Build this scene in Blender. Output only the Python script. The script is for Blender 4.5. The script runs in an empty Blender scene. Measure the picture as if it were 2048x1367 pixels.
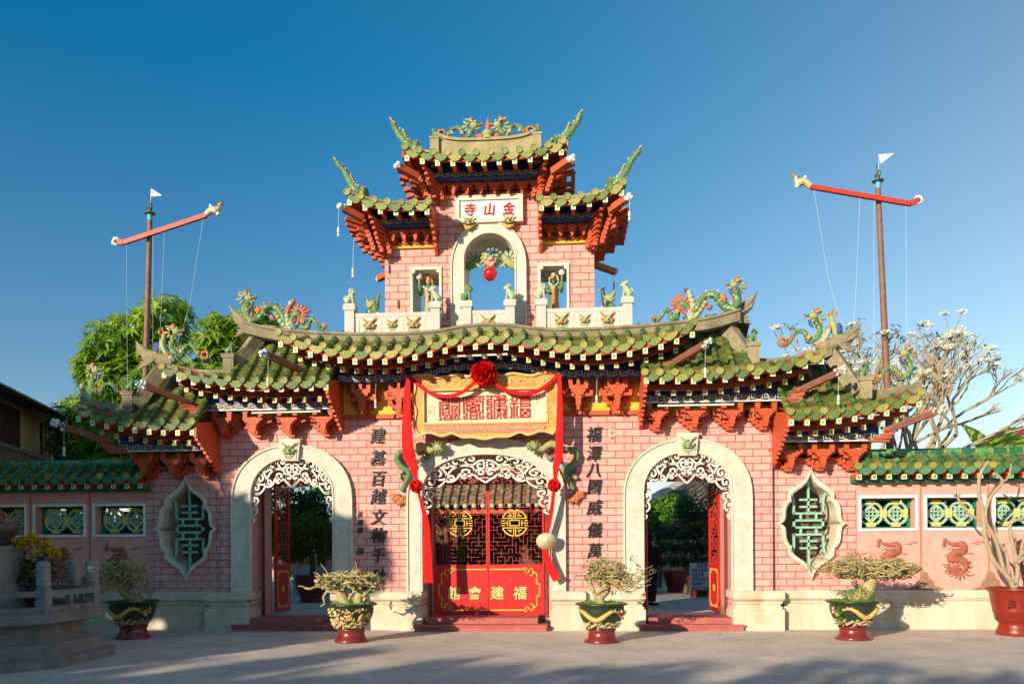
import bpy, math, random
from mathutils import Vector, Matrix, Euler
from mathutils.geometry import tessellate_polygon
R=random.Random(7)
rad=math.radians
SC=bpy.context.scene
COL=SC.collection
# ------------------------------------------------------------------ camera, sky, sun
A=rad(3.7); RL=.0066
cam_d=bpy.data.cameras.new('camera'); cam=bpy.data.objects.new('camera',cam_d); COL.objects.link(cam)
cam_d.sensor_width=36; cam_d.lens=28.125; cam_d.shift_y=.2; cam_d.clip_end=3000
fwd=Vector((-math.sin(A),math.cos(A),0)); rt=Vector((math.cos(A),math.sin(A),0)); up=Vector((0,0,1))
cr,sr=math.cos(RL),math.sin(RL)
r2=rt*cr-up*sr; u2=rt*sr+up*cr
mw=Matrix((( r2.x,u2.x,-fwd.x,1.467),(r2.y,u2.y,-fwd.y,-16),(r2.z,u2.z,-fwd.z,1.65),(0,0,0,1)))
cam.matrix_world=mw
SC.camera=cam
SUN_EL=rad(15); SUN_AZ=rad(214)
w=bpy.data.worlds.new('World'); SC.world=w; w.use_nodes=True
nt=w.node_tree; nt.nodes.clear()
sky=nt.nodes.new('ShaderNodeTexSky'); sky.sky_type='NISHITA'; sky.sun_disc=False
sky.sun_elevation=SUN_EL; sky.sun_rotation=SUN_AZ; sky.air_density=1.0; sky.dust_density=.35; sky.ozone_density=2.2; sky.altitude=0
hs=nt.nodes.new('ShaderNodeHueSaturation'); hs.inputs['Saturation'].default_value=1.0
bg=nt.nodes.new('ShaderNodeBackground'); bg.inputs['Strength'].default_value=.082
wo=nt.nodes.new('ShaderNodeOutputWorld')
# the sky is deeper and less red towards the left (polarised) and paler towards the right
tcw=nt.nodes.new('ShaderNodeTexCoord'); sxy=nt.nodes.new('ShaderNodeSeparateXYZ'); nt.links.new(tcw.outputs['Generated'],sxy.inputs[0])
mrw=nt.nodes.new('ShaderNodeMapRange'); mrw.inputs['From Min'].default_value=-.5; mrw.inputs['From Max'].default_value=.48; nt.links.new(sxy.outputs['X'],mrw.inputs['Value'])
pww=nt.nodes.new('ShaderNodeMath'); pww.operation='POWER'; pww.inputs[1].default_value=1.5; nt.links.new(mrw.outputs[0],pww.inputs[0])
gain=nt.nodes.new('ShaderNodeMix'); gain.data_type='RGBA'; gain.inputs['A'].default_value=(.78,1.06,1.30,1); gain.inputs['B'].default_value=(1.35,1.58,1.62,1); nt.links.new(pww.outputs[0],gain.inputs['Factor'])
mulw=nt.nodes.new('ShaderNodeMix'); mulw.data_type='RGBA'; mulw.blend_type='MULTIPLY'; mulw.inputs['Factor'].default_value=1; nt.links.new(sky.outputs[0],mulw.inputs['A']); nt.links.new(gain.outputs['Result'],mulw.inputs['B'])
mze=nt.nodes.new('ShaderNodeMapRange'); mze.inputs['From Min'].default_value=.15; mze.inputs['From Max'].default_value=.5; mze.inputs['To Min'].default_value=.06; nt.links.new(sxy.outputs['Z'],mze.inputs['Value'])
sqw=nt.nodes.new('ShaderNodeMath'); sqw.operation='POWER'; sqw.inputs[1].default_value=2.2; nt.links.new(mrw.outputs[0],sqw.inputs[0])
inv=nt.nodes.new('ShaderNodeMath'); inv.operation='SUBTRACT'; inv.inputs[0].default_value=1; nt.links.new(sqw.outputs[0],inv.inputs[1])
ff=nt.nodes.new('ShaderNodeMath'); ff.operation='MULTIPLY'; nt.links.new(inv.outputs[0],ff.inputs[0]); nt.links.new(mze.outputs[0],ff.inputs[1])
pol=nt.nodes.new('ShaderNodeMix'); pol.data_type='RGBA'; pol.inputs['A'].default_value=(1.25,1.02,.90,1); pol.inputs['B'].default_value=(.08,1,1.08,1); nt.links.new(ff.outputs[0],pol.inputs['Factor'])
subw=nt.nodes.new('ShaderNodeMix'); subw.data_type='RGBA'; subw.blend_type='MULTIPLY'; subw.inputs['Factor'].default_value=1; nt.links.new(mulw.outputs['Result'],subw.inputs['A']); nt.links.new(pol.outputs['Result'],subw.inputs['B'])
nt.links.new(subw.outputs['Result'],hs.inputs['Color']); nt.links.new(hs.outputs[0],bg.inputs['Color']); nt.links.new(bg.outputs[0],wo.inputs[0])
sd=bpy.data.lights.new('sun','SUN'); so=bpy.data.objects.new('sun',sd); COL.objects.link(so)
sd.energy=5.0; sd.angle=rad(.53); sd.color=(1,.85,.64)
SDIR=Vector((math.cos(SUN_EL)*math.sin(SUN_AZ),math.cos(SUN_EL)*math.cos(SUN_AZ),math.sin(SUN_EL)))
so.rotation_euler=SDIR.to_track_quat('Z','Y').to_euler(); so.location=(-20,-20,20)
SC.view_settings.view_transform='Standard'; SC.view_settings.look='None'; SC.view_settings.gamma=1
SC.view_settings.exposure=.42
SC.render.engine='CYCLES'
SC.cycles.max_bounces=6; SC.cycles.diffuse_bounces=3; SC.cycles.transparent_max_bounces=4
# ------------------------------------------------------------------ materials
def mat(name,c1,c2=None,rough=.6,scale=5,bump=.15,bscale=40,tint=None,metal=0,brick=None,stain=None,spec=.4,carve=None,detail=6,coat=0,streak=False,contrast=.5,grime=False):
    """c1,c2 mixed by noise; tint: list of (pos,colour) ramp driven by the face attribute 'tint'"""
    m=bpy.data.materials.new(name); m.use_nodes=True; n=m.node_tree.nodes; l=m.node_tree.links
    b=n['Principled BSDF']; b.inputs['Roughness'].default_value=rough; b.inputs['Metallic'].default_value=metal
    b.inputs['Specular IOR Level'].default_value=spec
    if coat: b.inputs['Coat Weight'].default_value=coat; b.inputs['Coat Roughness'].default_value=.15
    tc=n.new('ShaderNodeTexCoord'); src=tc.outputs['Object']
    ns=n.new('ShaderNodeTexNoise'); ns.inputs['Scale'].default_value=scale; ns.inputs['Detail'].default_value=detail; ns.inputs['Roughness'].default_value=.65
    if streak:
        mp=n.new('ShaderNodeMapping'); mp.inputs['Scale'].default_value=(1,1,.22); l.new(src,mp.inputs[0]); l.new(mp.outputs[0],ns.inputs['Vector'])
    else: l.new(src,ns.inputs['Vector'])
    mr=n.new('ShaderNodeMapRange'); mr.inputs['From Min'].default_value=.5-contrast*.4; mr.inputs['From Max'].default_value=.5+contrast*.4; l.new(ns.outputs['Fac'],mr.inputs['Value'])
    mx=n.new('ShaderNodeMix'); mx.data_type='RGBA'; mx.inputs['A'].default_value=(*c1,1); mx.inputs['B'].default_value=(*(c2 or [x*.8 for x in c1]),1)
    l.new(mr.outputs[0],mx.inputs['Factor']); out=mx.outputs['Result']
    if tint:
        at=n.new('ShaderNodeAttribute'); at.attribute_name='tint'
        ns2=n.new('ShaderNodeTexNoise'); ns2.inputs['Scale'].default_value=scale*2.3; l.new(src,ns2.inputs['Vector'])
        ma=n.new('ShaderNodeMath'); ma.operation='MULTIPLY_ADD'; ma.inputs[1].default_value=.5; ma.inputs[2].default_value=-.25; l.new(ns2.outputs['Fac'],ma.inputs[0])
        ad=n.new('ShaderNodeMath'); ad.operation='ADD'; l.new(at.outputs['Fac'],ad.inputs[0]); l.new(ma.outputs[0],ad.inputs[1])
        rp=n.new('ShaderNodeValToRGB'); e=rp.color_ramp.elements
        while len(e)<len(tint): e.new(.5)
        for k,(p,c) in enumerate(tint): e[k].position=p; e[k].color=(*c,1)
        l.new(ad.outputs[0],rp.inputs[0])
        m2=n.new('ShaderNodeMix'); m2.data_type='RGBA'; m2.inputs['Factor'].default_value=.3
        l.new(rp.outputs[0],m2.inputs['A']); l.new(out,m2.inputs['B']); out=m2.outputs['Result']
    hgt=None
    if brick:
        bw,bh,ms,mc=brick
        sx=n.new('ShaderNodeSeparateXYZ'); l.new(src,sx.inputs[0]); cx=n.new('ShaderNodeCombineXYZ')
        l.new(sx.outputs['X'],cx.inputs['X']); l.new(sx.outputs['Z'],cx.inputs['Y'])
        nw=n.new('ShaderNodeTexNoise'); nw.inputs['Scale'].default_value=7; l.new(src,nw.inputs['Vector'])
        vm=n.new('ShaderNodeVectorMath'); vm.operation='SCALE'; vm.inputs['Scale'].default_value=.008; l.new(nw.outputs['Color'],vm.inputs[0])
        va=n.new('ShaderNodeVectorMath'); va.operation='ADD'; l.new(cx.outputs[0],va.inputs[0]); l.new(vm.outputs[0],va.inputs[1])
        br=n.new('ShaderNodeTexBrick'); br.inputs['Scale'].default_value=1; br.inputs['Brick Width'].default_value=bw; br.inputs['Row Height'].default_value=bh
        br.inputs['Mortar Size'].default_value=ms; br.inputs['Mortar Smooth'].default_value=.25; br.inputs['Bias'].default_value=0
        br.inputs['Color1'].default_value=(.76,.74,.74,1); br.inputs['Color2'].default_value=(1,1,1,1)
        l.new(va.outputs[0],br.inputs['Vector'])
        m3=n.new('ShaderNodeMix'); m3.data_type='RGBA'; m3.blend_type='MULTIPLY'; m3.inputs['Factor'].default_value=.8; l.new(out,m3.inputs['A']); l.new(br.outputs['Color'],m3.inputs['B'])
        m4=n.new('ShaderNodeMix'); m4.data_type='RGBA'; m4.inputs['B'].default_value=(*mc,1); l.new(br.outputs['Fac'],m4.inputs['Factor']); l.new(m3.outputs['Result'],m4.inputs['A']); out=m4.outputs['Result']
        br.inputs['Mortar'].default_value=(1,1,1,1)
        hgt=br.outputs['Fac']
    if stain:
        sc,col,th=stain
        n5=n.new('ShaderNodeTexNoise'); n5.inputs['Scale'].default_value=sc; n5.inputs['Detail'].default_value=8; n5.inputs['Roughness'].default_value=.7
        l.new(src,n5.inputs['Vector'])
        r5=n.new('ShaderNodeMapRange'); r5.inputs['From Min'].default_value=th; r5.inputs['From Max'].default_value=th+.15; r5.inputs['To Max'].default_value=.75; l.new(n5.outputs['Fac'],r5.inputs['Value'])
        m5=n.new('ShaderNodeMix'); m5.data_type='RGBA'; m5.inputs['B'].default_value=(*col,1); l.new(r5.outputs[0],m5.inputs['Factor']); l.new(out,m5.inputs['A']); out=m5.outputs['Result']
    if grime:
        mg=n.new('ShaderNodeMapping'); mg.inputs['Scale'].default_value=(3.2,3.2,.35); l.new(src,mg.inputs[0])
        ng=n.new('ShaderNodeTexNoise'); ng.inputs['Scale'].default_value=1.6; ng.inputs['Detail'].default_value=9; ng.inputs['Roughness'].default_value=.75; l.new(mg.outputs[0],ng.inputs['Vector'])
        rg=n.new('ShaderNodeMapRange'); rg.inputs['From Min'].default_value=.52; rg.inputs['From Max'].default_value=.74; rg.inputs['To Max'].default_value=.7; l.new(ng.outputs['Fac'],rg.inputs['Value'])
        m6=n.new('ShaderNodeMix'); m6.data_type='RGBA'; m6.blend_type='MULTIPLY'; m6.inputs['B'].default_value=(.62,.5,.46,1); l.new(rg.outputs[0],m6.inputs['Factor']); l.new(out,m6.inputs['A']); out=m6.outputs['Result']
    l.new(out,b.inputs['Base Color'])
    nb=n.new('ShaderNodeTexNoise'); nb.inputs['Scale'].default_value=bscale; nb.inputs['Detail'].default_value=4; l.new(src,nb.inputs['Vector'])
    bp=n.new('ShaderNodeBump'); bp.inputs['Strength'].default_value=bump; bp.inputs['Distance'].default_value=.02; l.new(nb.outputs['Fac'],bp.inputs['Height']); last=bp
    if carve:
        vo=n.new('ShaderNodeTexNoise'); vo.inputs['Scale'].default_value=carve*2.6; vo.inputs['Distortion'].default_value=2.2; vo.inputs['Detail'].default_value=1.5
        l.new(src,vo.inputs['Vector']); b3=n.new('ShaderNodeBump'); b3.inputs['Strength'].default_value=.5; b3.inputs['Distance'].default_value=.03; l.new(vo.outputs['Fac'],b3.inputs['Height']); l.new(last.outputs[0],b3.inputs['Normal']); last=b3
    if hgt:
        b2=n.new('ShaderNodeBump'); b2.invert=True; b2.inputs['Strength'].default_value=.35; b2.inputs['Distance'].default_value=.012; l.new(hgt,b2.inputs['Height']); l.new(last.outputs[0],b2.inputs['Normal']); last=b2
    l.new(last.outputs[0],b.inputs['Normal'])
    return m
PINK=mat('pink_brick',(.84,.49,.43),(.62,.29,.255),.8,48,.3,60,brick=(.335,.142,.0098,(.52,.055,.05)),stain=(1.3,(.58,.26,.20),.60),contrast=.9,grime=True)
PLASTER=mat('pink_plaster',(.78,.38,.32),(.66,.28,.24),.85,4,.25,50,stain=(2.5,(.6,.27,.2),.6))
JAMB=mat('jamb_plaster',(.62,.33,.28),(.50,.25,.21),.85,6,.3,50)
CREAM=mat('cream_stone',(.72,.65,.53),(.58,.50,.38),.75,5,.2,50,stain=(2.2,(.5,.36,.2),.62))
CARVED=mat('carved_cream',(.72,.66,.56),(.52,.45,.36),.75,6,.25,50,carve=5.5)
PLINTH=mat('plinth_stone',(.73,.64,.50),(.50,.42,.30),.8,2.2,.3,30,stain=(1.6,(.46,.30,.15),.535),streak=True)
GREYST=mat('grey_stone',(.60,.57,.52),(.46,.44,.40),.85,5,.35,60)
RIDGE=mat('weathered_ridge',(.32,.26,.17),(.15,.135,.08),.9,4,.5,30,stain=(3,(.12,.13,.06),.55))
RIDGE2=mat('sandy_ridge',(.44,.35,.20),(.26,.23,.11),.9,4,.4,30,stain=(3,(.22,.24,.09),.58))
G=[(.0,(.008,.05,.02)),(.25,(.015,.11,.03)),(.5,(.07,.16,.02)),(.75,(.22,.23,.04)),(1,(.36,.28,.07))]
TUBE=mat('glazed_tile',(.03,.11,.02),(.22,.20,.06),.28,5,.2,30,tint=G,spec=.6,coat=.3)
G2=[(0,(.03,.05,.01)),(.45,(.13,.14,.03)),(1,(.42,.32,.12))]
PAN=mat('pan_tile',(.08,.10,.02),(.26,.22,.08),.75,6,.5,30,tint=G2)
G3=[(0,(.02,.07,.02)),(.4,(.10,.17,.025)),(.75,(.27,.27,.05)),(1,(.42,.32,.09))]
CAP=mat('tile_end',(.12,.20,.03),(.34,.33,.09),.4,20,.8,45,tint=G3,spec=.5,stain=(9,(.11,.11,.03),.58))
G4=[(0,(.004,.07,.035)),(.4,(.01,.16,.06)),(.8,(.12,.33,.07)),(1,(.35,.38,.12))]
FTUBE=mat('green_glazed_tile',(.02,.15,.05),(.16,.28,.08),.22,4,.15,30,tint=G4,spec=.6,coat=.4)
FDRIP=mat('teal_tile_end',(.03,.17,.08),(.12,.28,.12),.4,20,.8,45,tint=[(0,(.02,.12,.07)),(1,(.14,.30,.14))],spec=.5)
RED=mat('orange_red_paint',(.64,.115,.035),(.40,.055,.02),.55,9,.3,40,stain=(4,(.26,.045,.02),.58),contrast=.9)
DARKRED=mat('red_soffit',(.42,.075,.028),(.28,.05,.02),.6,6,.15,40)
DOORRED=mat('door_red',(.62,.018,.014),(.46,.012,.01),.38,2,.06,20,spec=.5)
FRAMERED=mat('dark_red_frame',(.24,.03,.022),(.16,.02,.015),.5,4,.1,20)
STEP=mat('red_step',(.48,.13,.11),(.34,.09,.075),.75,5,.3,40)
YT=mat('yellow_tile',(.80,.62,.16),(.66,.50,.12),.5,8,.2,40)
RELIEF=mat('brown_relief',(.28,.07,.045),(.42,.15,.09),.75,8,.5,40)
ROCKR=mat('rock_relief_paint',(.26,.13,.08),(.36,.20,.12),.85,8,.5,40)
YELL=mat('yellow_paint',(.85,.50,.03),(.72,.40,.03),.6,5,.15,40)
GOLD=mat('gold_paint',(.80,.52,.08),(.62,.38,.06),.45,8,.1,40)
BLUE=mat('blue_board',(.015,.055,.24),(.01,.035,.13),.5,5,.1,40)
MEAN=mat('meander_cream',(.74,.62,.26),(.58,.47,.18),.55,8,.1,40)
CAPC=mat('rafter_frame_cream',(.78,.78,.42),(.66,.62,.30),.5,8,.1,40)
CAPG=mat('rafter_green',(.06,.42,.26),(.04,.30,.18),.5,8,.1,40)
WHITE=mat('white_paint',(.80,.80,.78),(.68,.68,.65),.5,8,.15,40)
PALE=mat('pale_blue_white',(.66,.74,.74),(.50,.60,.62),.5,8,.6,25)
SCROLL=mat('scroll_white',(.80,.74,.66),(.70,.62,.54),.55,10,.15,40)
MINT=mat('mint_green',(.30,.56,.42),(.24,.48,.35),.5,8,.1,40)
TEAL=mat('teal_green',(.005,.20,.12),(.005,.14,.08),.5,8,.1,40)
LATT=mat('glazed_lattice',(.24,.44,.24),(.38,.54,.42),.35,12,.3,40,spec=.6)
BLACK=mat('black_lacquer',(.018,.016,.014),(.03,.026,.02),.3,8,.1,40,spec=.6)
TAN=mat('carved_wood',(.80,.40,.10),(.58,.22,.05),.6,6,.3,40,carve=4.5)
TANL=mat('pale_wood',(.82,.50,.20),(.66,.34,.11),.6,6,.25,40)
PLAQ=mat('plaque_cream',(.85,.70,.44),(.78,.62,.36),.6,4,.05,20)
SALM=mat('salmon_relief',(.58,.17,.10),(.50,.22,.12),.6,7,.3,40,carve=5)
CHRED=mat('lettering_red',(.56,.012,.01),(.42,.01,.008),.5,8,.05,40)
CLOTH=mat('red_cloth',(.78,.012,.010),(.62,.008,.008),.7,4,.3,90,spec=.2)
BALLR=mat('red_ball',(.62,.005,.008),(.55,.004,.006),.12,4,.0,10,spec=.7,coat=.5)
TUBEL=mat('white_tube',(.82,.80,.74),(.7,.68,.62),.3,8,.0,40)
RUST=mat('rusty_brown_metal',(.16,.065,.035),(.26,.14,.09),.6,9,.3,40,stain=(14,(.5,.4,.3),.66))
YARD=mat('yard_red',(.50,.045,.025),(.40,.03,.018),.5,6,.1,40)
LBLUE=mat('light_blue_paint',(.10,.42,.62),(.08,.34,.52),.5,8,.1,40)
FLAG=mat('pale_flag',(.42,.60,.62),(.5,.66,.68),.6,8,.1,40)
CG=mat('ceramic_green',(.03,.19,.06),(.20,.28,.09),.3,42,.9,70,spec=.6,coat=.3,contrast=.95)
CPALE=mat('ceramic_pale_green',(.28,.44,.26),(.56,.56,.36),.35,42,.9,70,spec=.6,contrast=.95)
CYEL=mat('ceramic_olive',(.32,.34,.09),(.46,.44,.20),.4,42,.9,70,spec=.5,contrast=.95)
COR=mat('ceramic_orange',(.66,.22,.05),(.45,.13,.05),.35,42,.9,70,spec=.5,contrast=.95)
CPINK=mat('ceramic_pink',(.62,.30,.24),(.72,.46,.30),.35,42,.9,70,spec=.5,contrast=.95)
CBLUE=mat('ceramic_blue',(.02,.06,.26),(.05,.12,.35),.3,42,.9,70,spec=.6,contrast=.95)
CWH=mat('ceramic_white',(.74,.72,.62),(.58,.56,.46),.35,42,.9,70,spec=.5,contrast=.95)
CDK=mat('ceramic_dark',(.03,.05,.035),(.07,.09,.05),.3,16,.5,40,spec=.6)
CRIM=mat('ceramic_red',(.50,.10,.06),(.6,.22,.12),.35,42,.9,70,contrast=.95)
HORN=mat('concrete_horn',(.36,.29,.18),(.19,.16,.09),.9,8,.7,25)
BARK=mat('bark_shade_mix',(.56,.46,.22),(.20,.17,.06),.85,11,.5,40)  # darker noise tone stands in for shade between the twigs
BARK2=mat('brown_bark',(.17,.12,.07),(.09,.07,.04),.9,10,.6,40)
PLUM=mat('plumeria_bark',(.44,.34,.21),(.30,.23,.15),.85,12,.4,40)
POTG=mat('dark_green_glaze',(.012,.022,.012),(.03,.045,.018),.3,10,.3,30,spec=.6)
POTD=mat('dragon_yellow',(.62,.44,.12),(.44,.30,.07),.4,10,.3,40)
POTW=mat('wave_cream',(.66,.54,.30),(.46,.36,.17),.45,20,.5,40)
POTR=mat('red_brown_glaze',(.22,.022,.012),(.14,.014,.009),.25,4,.1,20,spec=.6,coat=.3)
POTR2=mat('terracotta_red_glaze',(.26,.022,.01),(.19,.015,.008),.35,4,.2,20,spec=.5)
SOIL=mat('soil',(.10,.075,.045),(.06,.045,.03),.95,20,.8,60)
PAGE=mat('weathered_stone',(.27,.255,.24),(.15,.145,.14),.9,3,.5,40,stain=(1.7,(.42,.24,.12),.6),carve=None)
PAGC=mat('carved_grey_stone',(.36,.34,.30),(.24,.23,.21),.9,5,.5,40,carve=3)
BRONZE=mat('dark_bronze',(.05,.04,.045),(.09,.07,.07),.45,8,.3,30,spec=.5)
YWALL=mat('ochre_wall',(.85,.66,.32),(.70,.54,.25),.9,2,.3,30,streak=True)
DWOOD=mat('dark_timber',(.10,.07,.05),(.17,.12,.09),.85,6,.5,30,streak=True)
SHUT=mat('brown_shutter',(.17,.05,.03),(.12,.035,.02),.6,6,.2,30)
OLDT=mat('old_roof_tile',(.16,.13,.11),(.09,.075,.065),.9,4,.6,20,tint=[(0,(.06,.05,.04)),(1,(.26,.20,.15))])
TERRA=mat('brown_tile',(.30,.21,.12),(.14,.10,.07),.8,5,.5,30,tint=[(0,(.09,.07,.05)),(1,(.40,.28,.15))])
MARO=mat('maroon_roof',(.30,.04,.05),(.22,.03,.04),.6,4,.2,30)
SIGNW=mat('sign_blue_white',(.66,.76,.80),(.58,.68,.72),.6,5,.1,30)
NAVY=mat('navy_lettering',(.01,.03,.12),(.015,.04,.15),.6,8,.1,30)
CLO=mat('black_cloth',(.012,.012,.015),(.02,.02,.022),.85,8,.3,60)
SKIN=mat('skin',(.50,.29,.20),(.44,.24,.17),.55,8,.1,60)
HAIR=mat('black_hair',(.01,.008,.007),(.02,.014,.012),.5,30,.5,80)
STRAW=mat('straw_hat',(.62,.56,.36),(.48,.42,.26),.7,12,.4,60)
GLASS=mat('window_glass',(.04,.06,.08),(.05,.07,.09),.08,2,.0,10,spec=.8)
STRING=mat('pale_string',(.72,.74,.76),None,.6,5,0,10)
CERB=mat('lamp_socket',(.75,.70,.58),None,.5,5,0,10)
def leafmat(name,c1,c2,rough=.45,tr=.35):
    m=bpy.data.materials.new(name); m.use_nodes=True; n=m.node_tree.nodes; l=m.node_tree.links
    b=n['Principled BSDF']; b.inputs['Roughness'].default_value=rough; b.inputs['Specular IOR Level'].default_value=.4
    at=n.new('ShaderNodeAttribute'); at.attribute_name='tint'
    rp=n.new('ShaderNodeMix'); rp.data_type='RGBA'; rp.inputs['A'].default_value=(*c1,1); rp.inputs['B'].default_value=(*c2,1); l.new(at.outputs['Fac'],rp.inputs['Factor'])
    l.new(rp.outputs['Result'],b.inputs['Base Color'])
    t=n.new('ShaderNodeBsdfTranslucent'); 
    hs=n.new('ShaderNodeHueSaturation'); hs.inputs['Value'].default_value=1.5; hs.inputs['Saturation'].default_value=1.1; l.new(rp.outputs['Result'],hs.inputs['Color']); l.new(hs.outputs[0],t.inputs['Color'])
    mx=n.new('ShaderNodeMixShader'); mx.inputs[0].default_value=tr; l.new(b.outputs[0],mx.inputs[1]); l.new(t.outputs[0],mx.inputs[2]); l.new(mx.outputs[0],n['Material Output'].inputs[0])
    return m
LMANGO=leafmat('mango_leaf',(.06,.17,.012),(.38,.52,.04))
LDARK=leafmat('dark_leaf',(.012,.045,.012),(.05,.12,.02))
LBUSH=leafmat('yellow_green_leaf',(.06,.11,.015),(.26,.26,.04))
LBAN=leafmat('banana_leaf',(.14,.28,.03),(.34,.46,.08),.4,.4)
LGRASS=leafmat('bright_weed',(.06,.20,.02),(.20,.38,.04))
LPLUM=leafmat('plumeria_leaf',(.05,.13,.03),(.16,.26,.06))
PETAL=leafmat('white_petal',(.75,.74,.66),(.82,.78,.62),.6,.2)
YPET=leafmat('yellow_petal',(.62,.40,.01),(.80,.58,.03),.6,.2)
def ground_mat():
    m=bpy.data.materials.new('paving'); m.use_nodes=True; n=m.node_tree.nodes; l=m.node_tree.links; b=n['Principled BSDF']; b.inputs['Roughness'].default_value=.85
    tc=n.new('ShaderNodeTexCoord'); mp=n.new('ShaderNodeMapping'); mp.inputs['Rotation'].default_value=(0,0,.25); l.new(tc.outputs['Object'],mp.inputs[0])
    nw=n.new('ShaderNodeTexNoise'); nw.inputs['Scale'].default_value=3; l.new(tc.outputs['Object'],nw.inputs['Vector'])
    vs=n.new('ShaderNodeVectorMath'); vs.operation='SCALE'; vs.inputs['Scale'].default_value=.12; l.new(nw.outputs['Color'],vs.inputs[0]); va=n.new('ShaderNodeVectorMath'); l.new(mp.outputs[0],va.inputs[0]); l.new(vs.outputs[0],va.inputs[1])
    br=n.new('ShaderNodeTexBrick'); br.inputs['Scale'].default_value=1; br.inputs['Brick Width'].default_value=.22; br.inputs['Row Height'].default_value=.11; br.inputs['Mortar Size'].default_value=.006; br.inputs['Mortar Smooth'].default_value=.4
    br.inputs['Color1'].default_value=(.68,.57,.46,1); br.inputs['Color2'].default_value=(.73,.62,.51,1); br.inputs['Mortar'].default_value=(.60,.50,.41,1); l.new(va.outputs[0],br.inputs['Vector'])
    n2=n.new('ShaderNodeTexNoise'); n2.inputs['Scale'].default_value=.7; n2.inputs['Detail'].default_value=8; n2.inputs['Roughness'].default_value=.7; l.new(tc.outputs['Object'],n2.inputs['Vector'])
    r2=n.new('ShaderNodeMapRange'); r2.inputs['From Min'].default_value=.35; r2.inputs['From Max'].default_value=.7; r2.inputs['To Min'].default_value=.72; r2.inputs['To Max'].default_value=1.12; l.new(n2.outputs['Fac'],r2.inputs[0])
    mx=n.new('ShaderNodeVectorMath'); mx.operation='SCALE'; l.new(br.outputs['Color'],mx.inputs[0]); l.new(r2.outputs[0],mx.inputs['Scale']); l.new(mx.outputs[0],b.inputs['Base Color'])
    n3=n.new('ShaderNodeTexNoise'); n3.inputs['Scale'].default_value=25; n3.inputs['Detail'].default_value=6; l.new(tc.outputs['Object'],n3.inputs['Vector'])
    bp=n.new('ShaderNodeBump'); bp.inputs['Strength'].default_value=.35; bp.inputs['Distance'].default_value=.02; l.new(n3.outputs['Fac'],bp.inputs['Height'])
    b2=n.new('ShaderNodeBump'); b2.invert=True; b2.inputs['Strength'].default_value=.5; b2.inputs['Distance'].default_value=.01; l.new(br.outputs['Fac'],b2.inputs['Height']); l.new(bp.outputs[0],b2.inputs['Normal']); l.new(b2.outputs[0],b.inputs['Normal'])
    return m
PAVE=ground_mat()
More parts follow.
